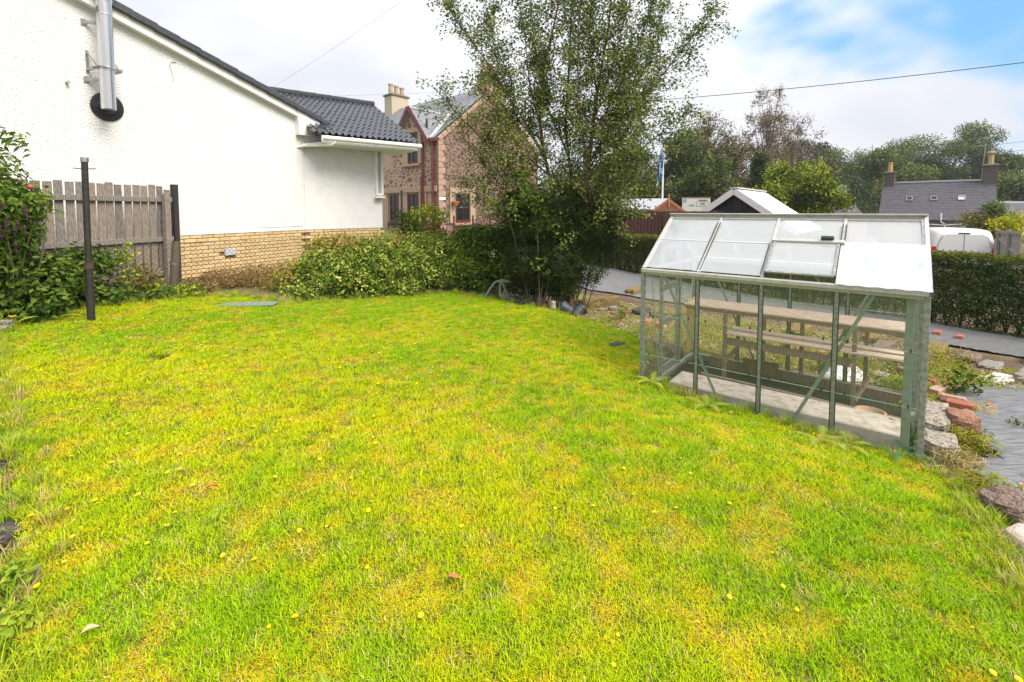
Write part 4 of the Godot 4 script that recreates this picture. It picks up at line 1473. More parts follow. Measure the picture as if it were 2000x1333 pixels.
	var iron := mat("black_iron", [L(0.012, 0.011, 0.011), L(0.026, 0.023, 0.022), L(0.05, 0.03, 0.022)], 0.4, {"rough": 0.55, "bump": 0.1})
	var pm := MB.new()
	pm.tube([Vector3(0, -0.1, 0), Vector3(0.005, 0.70, 0)], [0.040, 0.040], 14)
	pm.tube([Vector3(0.005, 0.70, 0), Vector3(0.016, 2.02, 0)], [0.033, 0.033], 14)
	put("pole", pm, iron, cp)
	var jm := MB.new()
	jm.tube([Vector3(0.005, 0.68, 0), Vector3(0.006, 0.76, 0)], [0.049, 0.049], 14)
	put("joint", jm, mat("rust_brown", [L(0.045, 0.025, 0.018), L(0.09, 0.045, 0.03)], 0.3, {"rough": 0.8}), cp)
	var cap := MB.new()
	cap.tube([Vector3(0.016, 1.99, 0), Vector3(0.0165, 2.045, 0)], [0.041, 0.041], 14)
	put("cap", cap, mat("zinc_bracket", []), cp)
	var rod := MB.new()
	rod.tube([Vector3(-0.125, 1.915, 0.0), Vector3(0.145, 1.905, 0.0)], [0.006, 0.006], 6)
	put("rod", rod, iron, cp)
	# brown fence beyond the hedge
	var bf := thing("brown_fence", "dark red-brown stained timber fence beyond the hedge", "fence")
	var stain := mat("brown_stain", [L(0.075, 0.030, 0.022), L(0.12, 0.05, 0.036)], 0.8, {"stretch": Vector3(6, 1, 6), "rough": 0.7})
	var fa := P(3.2, 0, 20.0)
	var fb := P(7.4, 0, 16.2)
	var fu := (fb - fa).normalized()
	var fn := Vector3(-fu.z, 0, fu.x)
	if fn.z < 0:
		fn = -fn
	var fl := (fb - fa).length()
	var k2 := 0
	while k2 * 0.148 < fl:
		var s := MB.new()
		s.box(Vector3.ZERO, Vector3(0.105, 1.50, 0.02), Basis(), 0.004)
		put("slat", s, stain, bf, fa + fu * k2 * 0.148 + up * -0.92 + fn * 0.03, Basis(fu, up, fn))
		k2 += 1
	k2 = 0
	while k2 * 0.148 < fl:
		var s := MB.new()
		s.box(Vector3.ZERO, Vector3(0.105, 1.50, 0.02), Basis(), 0.004)
		put("slat", s, stain, bf, fa + fu * (k2 * 0.148 + 0.074) + up * -0.92 - fn * 0.06, Basis(fu, up, fn))
		k2 += 1
	for y in [-0.12, -0.9, -1.5]:
		var r := MB.new()
		r.bar(fa + up * y, fb + up * y, 0.05, 0.18 if y > -0.5 else 0.1)
		put("rail", r, stain, bf)
	for e in [0.0, 1.8, 3.6, 5.4]:
		var p := MB.new()
		p.box(Vector3.ZERO, Vector3(0.11, 1.75, 0.11), Basis(fu, up, fn), 0.01)
		put("post", p, stain, bf, fa + fu * e + up * -0.88)
	# grey fence on the right, with its taller gate panel
	var gf := thing("grey_fence", "tall grey weathered board fence at the right edge beside the van", "fence")
	var silver := mat("silvered_board", [L(0.17, 0.15, 0.13), L(0.30, 0.275, 0.25), L(0.36, 0.33, 0.295)], 1.1, {"stretch": Vector3(9, 1.0, 9), "freq": 0.035, "oct": 5, "rough": 0.9})
	var ga := P(18.75, 0, 17.8)
	var gb := P(15.9, 0, 14.0)
	var gu := (gb - ga).normalized()
	var gn := Vector3(-gu.z, 0, gu.x)
	if gn.x > 0:
		gn = -gn
	var k3 := 0
	while k3 < 28:
		var t := k3 * 0.128
		var top := -1.12 + t * 0.16 if t < 0.85 else -0.80 + t * 0.02
		var s := MB.new()
		s.box(Vector3.ZERO, Vector3(0.118, top + 2.9, 0.02), Basis(), 0.004)
		put("slat", s, silver, gf, ga + gu * t + up * ((top - 2.9) * 0.5), Basis(gu, up, gn))
		k3 += 1
	for e in [[0.85, -0.70], [2.3, -0.66]]:
		var p := MB.new()
		p.box(Vector3.ZERO, Vector3(0.09, e[1] + 2.9, 0.09), Basis(gu, up, gn), 0.01)
		put("post", p, silver, gf, ga + gu * e[0] + gn * 0.06 + up * ((e[1] - 2.9) * 0.5))
	for e in [[0.9, -0.80, 3.5, -0.75], [0.9, -1.05, 3.5, -1.55]]:
		var r := MB.new()
		r.bar(ga + gu * e[0] + gn * 0.03 + up * e[1], ga + gu * e[2] + gn * 0.03 + up * e[3], 0.04, 0.09)
		put("rail", r, silver, gf)

# ---------------------------------------------------------------- the greenhouse (own axes: x along its front, -z inwards, y up from its base)
func greenhouse() -> void:
	var up := Vector3.UP
	var alu := mat("dull_aluminium", [L(0.16, 0.17, 0.15), L(0.28, 0.29, 0.26), L(0.36, 0.37, 0.335)], 0.5, {"rough": 0.5, "metal": 0.35, "freq": 0.04})
	var pale := mat("pale_aluminium", [L(0.33, 0.32, 0.29), L(0.48, 0.475, 0.44), L(0.42, 0.39, 0.32)], 0.6, {"rough": 0.5, "metal": 0.2})
	var green := mat("green_brace", [L(0.19, 0.25, 0.20), L(0.28, 0.34, 0.28)], 0.5, {"rough": 0.55, "metal": 0.2})
	var dark := mat("dark_glazing_strip", [L(0.02, 0.025, 0.02), L(0.06, 0.065, 0.05)], 0.2, {"rough": 0.7})
	var clear := StandardMaterial3D.new()
	clear.resource_name = "clear_glass"
	clear.transparency = BaseMaterial3D.TRANSPARENCY_ALPHA
	clear.albedo_color = Color(0.60, 0.70, 0.58, 0.075)
	clear.roughness = 0.03
	var milky := clear.duplicate() as StandardMaterial3D
	milky.resource_name = "grimy_roof_glass"
	milky.albedo_color = Color(0.86, 0.88, 0.90, 0.40)
	var sheet := clear.duplicate() as StandardMaterial3D
	sheet.resource_name = "white_plastic_sheet"
	sheet.albedo_color = Color(0.74, 0.75, 0.79, 0.84)
	sheet.roughness = 0.2
	var h := thing("greenhouse", "old aluminium greenhouse of clear panes with wooden staging inside", "greenhouse", P(1.5585, -2.19, 5.4086), -0.682)
	var Lg := 2.5
	var W := 1.87
	var E := 1.49
	var R := 2.1225
	var q := func(a: float, y: float, b: float) -> Vector3: return Vector3(a, y, -b)
	for b in [0.0, W]:
		for a in [0.0, Lg]:
			one_bar(h, "corner_post", q.call(a, 0.0, b), q.call(a, E, b), 0.045, 0.045, alu)
		for k in [1, 2, 3]:
			var mb := MB.new()
			var s := -1.0 if b == 0.0 else 1.0
			mb.bar(q.call(k * Lg / 4, 0.0, b), q.call(k * Lg / 4, E - 0.02, b), 0.035, 0.012, Vector3.BACK, 0.002)
			mb.bar(q.call(k * Lg / 4, 0.0, b - 0.02 * s), q.call(k * Lg / 4, E - 0.02, b - 0.02 * s), 0.010, 0.035, Vector3.BACK)
			var o := put("glazing_bar", mb, alu, h)
			for e in [-0.02, 0.02]:
				var st := MB.new()
				st.bar(q.call(k * Lg / 4 + e, 0.0, b - 0.006), q.call(k * Lg / 4 + e, E - 0.03, b - 0.006), 0.008, 0.010, Vector3.BACK)
				put("rubber_strip", st, dark, o)
		var rail := MB.new()
		var sgn := -1.0 if b == 0.0 else 1.0
		rail.bar(q.call(-0.01, E, b + sgn * 0.015), q.call(Lg + 0.005, E, b + sgn * 0.015), 0.075, 0.045, up, 0.006)
		rail.bar(q.call(-0.02, E - 0.035, b), q.call(Lg + 0.02, E - 0.035, b), 0.03, 0.035, up, 0.004)
		put("eaves_rail", rail, pale, h)
		one_bar(h, "base_rail", q.call(0, 0.02, b), q.call(Lg, 0.02, b), 0.05, 0.05, alu)
	var rg := MB.new()
	rg.bar(q.call(-0.03, R + 0.025, W / 2), q.call(Lg + 0.03, R + 0.025, W / 2), 0.10, 0.018, up, 0.004)
	rg.bar(q.call(-0.03, R - 0.01, W / 2), q.call(Lg + 0.03, R - 0.01, W / 2), 0.035, 0.06, up, 0.004)
	rg.bar(q.call(-0.02, R - 0.035, W / 2 - 0.05), q.call(Lg + 0.02, R - 0.035, W / 2 - 0.05), 0.03, 0.02, up, 0.004)
	put("ridge", rg, pale, h)
	for side in [0, 1]:
		var b0 := 0.0 if side == 0 else W
		for k in 5:
			var a := k * Lg / 4
			var e0: Vector3 = q.call(a, E + 0.02, b0)
			var e1: Vector3 = q.call(a, R, W / 2)
			var nn := Vector3(0, W / 2, R - E) if side == 0 else Vector3(0, W / 2, -(R - E))
			nn = nn.normalized()
			var mb := MB.new()
			mb.bar(e0, e1, 0.027 if k in [1, 2, 3] else 0.042, 0.02, nn, 0.003)
			mb.bar(e0 - nn * 0.025, e1 - nn * 0.025, 0.010, 0.035, nn)
			var ro := put("roof_bar", mb, pale, h)
			if side == 0 and k > 0 and k < 4:
				for e in [-0.016, 0.016]:
					var st := MB.new()
					st.bar(e0.lerp(e1, 0.02) + Vector3(e, 0, 0) + nn * 0.016, e0.lerp(e1, 0.50 + 0.35 * (k % 2)) + Vector3(e, 0, 0) + nn * 0.016, 0.009, 0.008, nn)
					put("moss_strip", st, dark, ro)
	for a in [0.0, Lg]:
		one_bar(h, "base_rail", q.call(a, 0.02, 0), q.call(a, 0.02, W), 0.05, 0.05, alu)
		one_bar(h, "tie_rail", q.call(a, E - 0.02, 0), q.call(a, E - 0.02, W), 0.03, 0.04, alu)
		for b in [0.60, 1.27]:
			one_bar(h, "end_bar", q.call(a, 0.0, b), q.call(a, E + (R - E) * (1.0 - absf(b - W / 2) / (W / 2)) - 0.02, b), 0.03, 0.03, alu)
	# sliding door in the left end
	var dr := MB.new()
	for b in [0.64, 1.23]:
		dr.bar(q.call(-0.03, 0.05, b), q.call(-0.03, 1.72, b), 0.04, 0.025, Vector3.LEFT, 0.003)
	for y in [0.09, 0.72, 1.18, 1.70]:
		dr.bar(q.call(-0.03, y, 0.64), q.call(-0.03, y, 1.23), 0.025, 0.085 if y < 1.5 else 0.04, up, 0.004)
	put("door", dr, alu, h)
	# panes: three overlapped sheets to a bay in the walls, two to a bay in the roof
	var hgts := [0.03, 0.50, 0.985, 1.465]
	for k in 4:
		var a0: float = k * Lg / 4 + 0.004
		var a1: float = (k + 1) * Lg / 4 - 0.004
		for b in [0.0, W]:
			var s := -0.004 if b == 0.0 else 0.004
			for r in 3:
				var off: float = b + s * (3 - r) * 0.8
				one_pane(h, "pane", [q.call(a0, hgts[r] - (0.012 if r else 0.0), off), q.call(a1, hgts[r] - (0.012 if r else 0.0), off), q.call(a1, hgts[r + 1], off), q.call(a0, hgts[r + 1], off)], clear)
				if r > 0:
					var ed := MB.new()
					ed.bar(q.call(a0, hgts[r] - 0.012, off), q.call(a1, hgts[r] - 0.012, off), 0.004, 0.005)
					put("pane_edge", ed, mat("glass_edge", [L(0.42, 0.52, 0.44)], 1.0, {"rough": 0.2}), h)
					for ac in [0.14, 0.86]:
						var cl := MB.new()
						cl.box(q.call(lerpf(a0, a1, ac), hgts[r], off + s * 2.0), Vector3(0.012, 0.03, 0.012))
						put("pane_clip", cl, dark, h)
		for side in [0, 1]:
			var b0 := 0.0 if side == 0 else W
			var e0 := Vector3(0, E + 0.03, -b0)
			var e1 := Vector3(0, R - 0.012, -W / 2)
			var nn := (Vector3(0, W / 2, R - E) if side == 0 else Vector3(0, W / 2, -(R - E))).normalized()
			var mid := 0.53
			for r in 2:
				if side == 0 and r == 0 and k >= 2:
					continue
				var f0 := e0.lerp(e1, 0.0 if r == 0 else mid - 0.02) + nn * (0.012 if r == 0 else 0.006)
				var f1 := e0.lerp(e1, mid if r == 0 else 1.0) + nn * (0.008 if r == 0 else 0.004)
				one_pane(h, "roof_pane", [f0 + Vector3(a0, 0, 0), f0 + Vector3(a1, 0, 0), f1 + Vector3(a1, 0, 0), f1 + Vector3(a0, 0, 0)], milky)
				if r == 1:
					var ed := MB.new()
					ed.bar(f0 + Vector3(a0, 0, 0), f0 + Vector3(a1, 0, 0), 0.006, 0.008, nn)
					put("pane_edge", ed, mat("grimy_edge", [L(0.16, 0.16, 0.15)], 1.0, {"rough": 0.4}), h)
	for a in [0.0, Lg]:
		for e in [[0.0, 0.60], [0.60, 1.27], [1.27, W]]:
			for r in 3:
				one_pane(h, "end_pane", [q.call(a, hgts[r], e[0] + 0.01), q.call(a, hgts[r], e[1] - 0.01), q.call(a, hgts[r + 1], e[1] - 0.01), q.call(a, hgts[r + 1], e[0] + 0.01)], clear)
		var gp := MB.new()
		gp.tri(q.call(a, E, 0.03), q.call(a, E, W - 0.03), q.call(a, R - 0.03, W / 2))
		put("gable_pane", gp, clear, h)
	# roof vent in the third bay, a little proud of the glass, and the white plastic sheet over the fourth
	var e0 := Vector3(0, E + 0.03, 0)
	var e1 := Vector3(0, R - 0.012, -W / 2)
	var nn := Vector3(0, W / 2, R - E).normalized()
	var sv := (e1 - e0)
	var va := e0 + sv * 0.03 + nn * 0.05
	var vb := e0 + sv * 0.54 + nn * 0.03
	var vx0 := Vector3(Lg / 2 + 0.03, 0, 0)
	var vx1 := Vector3(Lg * 0.75 - 0.03, 0, 0)
	var vt := MB.new()
	vt.bar(va + vx0, vb + vx0, 0.025, 0.02, nn, 0.003)
	vt.bar(va + vx1, vb + vx1, 0.025, 0.02, nn, 0.003)
	vt.bar(va + vx0, va + vx1, 0.025, 0.02, nn, 0.003)
	var vo := put("roof_vent", vt, alu, h)
	var hg := MB.new()
	hg.bar(vb + vx0 - Vector3(0.03, 0, 0) + nn * 0.01, vb + vx1 + Vector3(0.05, 0, 0) + nn * 0.01, 0.05, 0.03, nn, 0.005)
	put("hinge_rail", hg, pale, vo)
	var vp := MB.new()
	vp.quad(va + vx0, va + vx1, vb + vx1, vb + vx0)
	put("pane", vp, milky, vo)
	var ps := MB.new()
	var p0 := e0 - sv * 0.05 + nn * 0.03
	var p1 := e0 + sv * 0.56 + nn * 0.03
	var cells := 24
	ps.smooth(true)
	for i in cells:
		for j in 10:
			var f := func(x: float, y: float) -> Vector3: return p0.lerp(p1, y) + Vector3(lerpf(Lg * 0.75 - 0.01, Lg + 0.03, x), 0, 0) + nn * (0.010 * sin(x * 11.0 + y * 5.0) * y * (1.0 - y) * 4.0 + 0.004 * sin(x * 31.0 - y * 17.0))
			ps.quad(f.call(i / 24.0, j / 10.0), f.call((i + 1) / 24.0, j / 10.0), f.call((i + 1) / 24.0, (j + 1) / 10.0), f.call(i / 24.0, (j + 1) / 10.0), nn)
	put("plastic_sheet", ps, sheet, h)
	var fold := MB.new()
	fold.quad(p0 + Vector3(Lg + 0.031, 0, 0), p1 + Vector3(Lg + 0.031, 0, 0), p1 + Vector3(Lg + 0.033, -0.10, 0), p0 + Vector3(Lg + 0.033, -0.05, 0))
	fold.quad(p1 + Vector3(Lg + 0.0, 0, 0), p1 + Vector3(Lg + 0.03, 0, 0), e1 + nn * 0.03 + Vector3(Lg + 0.03, 0, 0), e1 + nn * 0.03 + Vector3(Lg + 0.0, 0, 0))
	put("plastic_edge", fold, sheet, h)
	var lf := MB.new()
	lf.box(vb + Vector3(Lg * 0.70, 0, 0) + nn * 0.04 + sv * 0.02, Vector3(0.11, 0.03, 0.05), Basis(Vector3.RIGHT, -0.6), 0.005)
	put("vent_stay", lf, dark, vo)
	# diagonal braces
	for e in [[0.22, 1.46, 0.86, 0.10, 0.05], [2.16, 1.46, 1.55, 0.10, 0.05], [0.22, 1.46, 0.86, 0.10, W - 0.05], [2.2, 1.46, 1.60, 0.10, W - 0.05]]:
		one_bar(h, "brace", q.call(e[0], e[1], e[4]), q.call(e[2], e[3], e[4]), 0.006, 0.03, green, Vector3.RIGHT)
	one_bar(h, "brace", q.call(0.05, 0.08, 1.35), q.call(0.05, 1.46, 1.72), 0.006, 0.022, pale, Vector3.BACK)
	one_bar(h, "brace", q.call(0.05, 1.46, 0.12), q.call(0.05, 0.08, 0.42), 0.006, 0.022, green, Vector3.BACK)
	one_bar(h, "white_jamb", q.call(Lg - 0.10, 0.02, 0.08), q.call(Lg - 0.10, 1.46, 0.08), 0.05, 0.06, green)
	# staging: slatted top, lower planks, legs
	var wood := mat("staging_wood", [L(0.46, 0.34, 0.25), L(0.62, 0.48, 0.38), L(0.70, 0.58, 0.48)], 0.9, {"stretch": Vector3(1, 5, 5), "freq": 0.03, "rough": 0.85, "bump": 0.15})
	var old := mat("old_wood", [L(0.18, 0.13, 0.09), L(0.34, 0.26, 0.19)], 0.8, {"stretch": Vector3(5, 1, 5), "rough": 0.9, "bump": 0.2})
	var sg := thing("staging", "slatted wooden plant staging with lower shelf inside the greenhouse", "shelf", h.position, h.rotation.y)
	for k in 7:
		var mb := MB.new()
		mb.bar(q.call(0.06, 0.885, 1.30 + k * 0.078), q.call(2.44, 0.885, 1.30 + k * 0.078), 0.044, 0.024, up, 0.004)
		put("slat", mb, wood, sg)
	for e in [[1.30, 0.85], [1.74, 0.85]]:
		var mb := MB.new()
		mb.bar(q.call(0.08, e[1], e[0]), q.call(2.42, e[1], e[0]), 0.03, 0.045, up)
		put("bearer", mb, old, sg)
	for e in [[1.33, 0.57], [1.55, 0.58]]:
		var mb := MB.new()
		mb.bar(q.call(0.62, e[1], e[0]), q.call(2.43, e[1], e[0]), 0.16, 0.028, up, 0.004)
		put("plank", mb, wood, sg)
	var fb := MB.new()
	fb.bar(q.call(0.62, 0.46, 1.30), q.call(1.95, 0.44, 1.30), 0.025, 0.09, up, 0.004)
	put("apron_board", fb, old, sg)
	for e in [[0.60, 1.28], [0.98, 1.72], [1.42, 1.72], [1.98, 1.28], [2.08, 1.72]]:
		var mb := MB.new()
		mb.bar(q.call(e[0], -0.05, e[1]), q.call(e[0], 0.87, e[1]), 0.045, 0.045, Vector3.BACK, 0.004)
		put("leg", mb, old, sg)
	for e in [[0.60, 0.18, 0.72, 0.36], [2.0, 0.02, 2.12, 0.25]]:
		var mb := MB.new()
		mb.bar(q.call(e[0], e[1], 1.28), q.call(e[2], e[3], 1.5), 0.03, 0.045)
		put("strut", mb, old, sg)
	# floor slab, base timbers and loose things inside
	var conc := mat("pale_concrete", [L(0.33, 0.275, 0.22), L(0.48, 0.42, 0.35), L(0.54, 0.48, 0.41)], 1.3, {"bump": 0.4, "rough": 0.95, "oct": 5})
	var sl := MB.new()
	sl.box(Vector3(1.34, 0.06, -0.40), Vector3(2.16, 0.20, 0.46), Basis(), 0.012)
	tag(put("concrete_slab", sl, conc, self, h.position, h.basis), "long pale concrete slab along the inside of the greenhouse front", "slab")
	var fl := MB.new()
	fl.box(Vector3(1.25, -0.14, -0.93), Vector3(2.44, 0.20, 1.84))
	kind(put("soil_floor", fl, mat("dark_soil", [L(0.012, 0.010, 0.007), L(0.03, 0.023, 0.016), L(0.03, 0.04, 0.012)], 0.6, {"bump": 2.0, "rough": 0.95, "freq": 0.06}), self, h.position, h.basis), "structure")
	for e in [[0.30, 2.43, 0.02, 0.10, 1.70, "long"], [0.35, 2.40, -0.01, 0.05, 1.10, "front"]]:
		var mb := MB.new()
		mb.bar(q.call(e[0], e[2], e[4]), q.call(e[1], e[2] - 0.02, e[4] - 0.03), 0.04, e[3] * 1.6, up, 0.006)
		tag(put("timber_board", mb, old, self, h.position, h.basis), "weathered timber board lying along the %s of the greenhouse soil bed" % ("back" if e[5] == "long" else "front edge"), "board")
	var bx := MB.new()
	bx.box(Vector3(0.98, 0.10, -1.56), Vector3(0.42, 0.20, 0.03), Basis(Vector3.UP, 0.1), 0.004)
	tag(put("short_board", bx, mat("brown_board", [L(0.14, 0.09, 0.045), L(0.2, 0.14, 0.08)], 0.5), self, h.position, h.basis), "short brown board standing on edge under the staging", "board")
	var yb := MB.new()
	yb.box(Vector3(0.07, 0.55, -1.58), Vector3(0.015, 0.75, 0.40), Basis(), 0.003)
	tag(put("yellow_board", yb, mat("yellow_board", [L(0.42, 0.33, 0.11), L(0.5, 0.41, 0.17)], 0.7), self, h.position, h.basis), "yellowish board standing against the greenhouse end beside the door", "board")
	var bowl := MB.new()
	bowl.lathe(Vector3(2.15, -0.05, -0.78), [Vector2(0.07, 0.0), Vector2(0.10, 0.12), Vector2(0.128, 0.135), Vector2(0.134, 0.165), Vector2(0.118, 0.168), Vector2(0.09, 0.11), Vector2(0.0, 0.10)], 24)
	tag(put("clay_bowl", bowl, mat("pale_terracotta", [L(0.40, 0.27, 0.17), L(0.50, 0.36, 0.24)], 0.4, {"rough": 0.85}), self, h.position, h.basis), "shallow clay bowl sunk beside the concrete slab in the greenhouse", "bowl")
	var cr := MB.new()
	cr.smooth(true)
	var nz := FastNoiseLite.new()
	nz.seed = 9
	nz.frequency = 1.4
	for i in 22:
		for j in 12:
			var f := func(ii: int, jj: int) -> Vector3:
				var x := (ii / 22.0 - 0.5) * 0.62
				var z := (jj / 12.0 - 0.5) * 0.40
				var r := 1.0 - clampf(pow(x / 0.31, 2.0) + pow(z / 0.2, 2.0), 0, 1)
				return Vector3(x + 0.03 * nz.get_noise_2d(ii * 3.0, jj * 3.0), r * 0.15 + r * 0.10 * nz.get_noise_2d(x * 9.0, z * 9.0) + 0.05 * absf(nz.get_noise_2d(x * 25.0, z * 25.0)), z)
			cr.quad(f.call(i, j), f.call(i + 1, j), f.call(i + 1, j + 1), f.call(i, j + 1), up)
	tag(put("white_bag", cr, mat("white_bag", [L(0.80, 0.80, 0.80)], 0.3, {"rough": 0.4, "bump": 0.3}), self, ground(4.40, 5.95, 0.0)), "crumpled white plastic bag on the ground behind the greenhouse", "bag")

func one_bar(h: Node3D, nm: String, p0: Vector3, p1: Vector3, w: float, d: float, m: Material, upv := Vector3.UP) -> void:
	var mb := MB.new()
	mb.bar(p0, p1, w, d, upv, 0.003)
	put(nm, mb, m, h)

func one_pane(h: Node3D, nm: String, pts: Array, m: Material) -> void:
	var mb := MB.new()
	mb.quad(pts[0], pts[1], pts[2], pts[3])
	put(nm, mb, m, h)

# ---------------------------------------------------------------- planting
const DARK_GREEN: Array = [Color(0.018, 0.035, 0.008), Color(0.04, 0.07, 0.014), Color(0.075, 0.11, 0.022)]
const MID_GREEN: Array = [Color(0.045, 0.085, 0.012), Color(0.10, 0.17, 0.022), Color(0.18, 0.24, 0.035)]
const BRAMBLE: Array = [Color(0.035, 0.07, 0.012), Color(0.075, 0.13, 0.018), Color(0.14, 0.20, 0.03)]
const BRIGHT: Array = [Color(0.12, 0.22, 0.02), Color(0.26, 0.36, 0.03), Color(0.42, 0.44, 0.04)]

func hedge() -> void:
	var h := thing("clipped_hedge", "long clipped privet-like hedge running behind the greenhouse, thin and gappy at its foot", "hedge")
	var a := Vector3(3.2, 0, -19.6)
	var b := Vector3(12.8, 0, -5.0)
	var u := (b - a).normalized()
	var n := Vector3(u.z, 0, -u.x)
	if n.x > 0:
		n = -n
	var len := (b - a).length()
	var list: Array = []
	var lump := FastNoiseLite.new()
	lump.seed = 4
	lump.frequency = 0.8
	for i in 30000:
		var s := rf(0, len)
		var face := rng.randf()
		var o := 0.0
		var y := 0.0
		var base := H(a.x + u.x * s, -(a.z + u.z * s))
		var top := -0.93
		var hgt := top - base
		if face < 0.62:
			o = 0.42 - absf(rf(0, 0.22)) * rf(0, 1)
			y = rf(0.02, 1.0)
		elif face < 0.80:
			o = rf(-0.42, 0.42)
			y = 1.0 - rf(0, 0.06)
		else:
			o = rf(-0.42, 0.35)
			y = rf(0.12, 0.98)
		if y < 0.22 and rng.randf() < (0.22 - y) * 3.4:
			continue
		var bulge := 0.06 * lump.get_noise_2d(s * 1.5, y * 3.0)
		var p := a + u * s + n * (o + bulge) + Vector3.UP * (base + y * hgt + 0.03 * lump.get_noise_2d(s * 2.0, 7.0))
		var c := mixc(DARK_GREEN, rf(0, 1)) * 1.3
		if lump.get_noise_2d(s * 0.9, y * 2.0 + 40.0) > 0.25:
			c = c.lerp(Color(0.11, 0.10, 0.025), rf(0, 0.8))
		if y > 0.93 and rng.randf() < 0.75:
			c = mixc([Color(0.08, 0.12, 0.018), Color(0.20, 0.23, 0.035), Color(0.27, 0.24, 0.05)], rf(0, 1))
		var up := (n * 0.6 + Vector3.UP * 0.7 + rdir() * 0.7).normalized() if face < 0.62 else (Vector3.UP + rdir() * 0.6).normalized()
		var x := up.cross(rdir()).normalized()
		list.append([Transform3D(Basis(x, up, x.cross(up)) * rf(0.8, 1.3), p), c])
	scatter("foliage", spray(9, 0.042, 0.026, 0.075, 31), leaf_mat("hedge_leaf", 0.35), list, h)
	var st := MB.new()
	var s := 0.1
	while s < len:
		var p := a + u * s + n * rf(-0.12, 0.22)
		var base := H(p.x, -p.z)
		p.y = base - 0.05
		for k in 3:
			st.tube([p, p + Vector3(rf(-0.1, 0.1), 0.4, rf(-0.1, 0.1)), p + Vector3(rf(-0.3, 0.3), 1.2, rf(-0.3, 0.3))], [0.016, 0.012, 0.005], 5, false)
		s += 0.22
	put("stems", st, mat("hedge_stem", [L(0.06, 0.045, 0.03), L(0.12, 0.09, 0.06)], 0.3), h).set_meta("kind", "stuff")

func twigs(limb: Array, list: Array, m: MB, cols: Array, o := {}) -> void:   # side twigs along a limb, hung with leaf sprays
	var from: float = o.get("from", 0.25)
	for i in limb.size() - 1:
		var p0: Vector3 = limb[i]
		var p1: Vector3 = limb[i + 1]
		var seg := (p1 - p0)
		var n := int(seg.length() / o.get("gap", 0.11)) + 1
		for k in n:
			var t := (i + (k + rng.randf()) / n) / (limb.size() - 1)
			if t < from:
				continue
			var p := p0 + seg * ((k + rng.randf()) / n)
			var d := (seg.normalized() * 0.7 + rdir() * 0.9 + Vector3.UP * 0.15).normalized()
			var l: float = o.get("len", 0.75) * rf(0.45, 1.1) * (1.15 - 0.45 * t)
			var q := p + d * l * 0.5
			var e := q + (d + Vector3.DOWN * rf(0.1, 0.9)).normalized() * l * 0.5
			m.tube([p, q, e], [0.007, 0.004, 0.0015], 3, false)
			var cnt := int(l / o.get("step", 0.095)) + 1
			for j in cnt:
				var f := (j + rng.randf()) / cnt
				if f < 0.15:
					continue
				var c := (p.lerp(q, f * 2.0) if f < 0.5 else q.lerp(e, f * 2.0 - 1.0)) + rdir() * 0.04
				var up := (Vector3.UP + rdir() * 0.8).normalized()
				var x := up.cross(rdir()).normalized()
				list.append([Transform3D(Basis(x, up, x.cross(up)) * rf(0.75, 1.2), c), mixc(cols, rf(0, 1))])

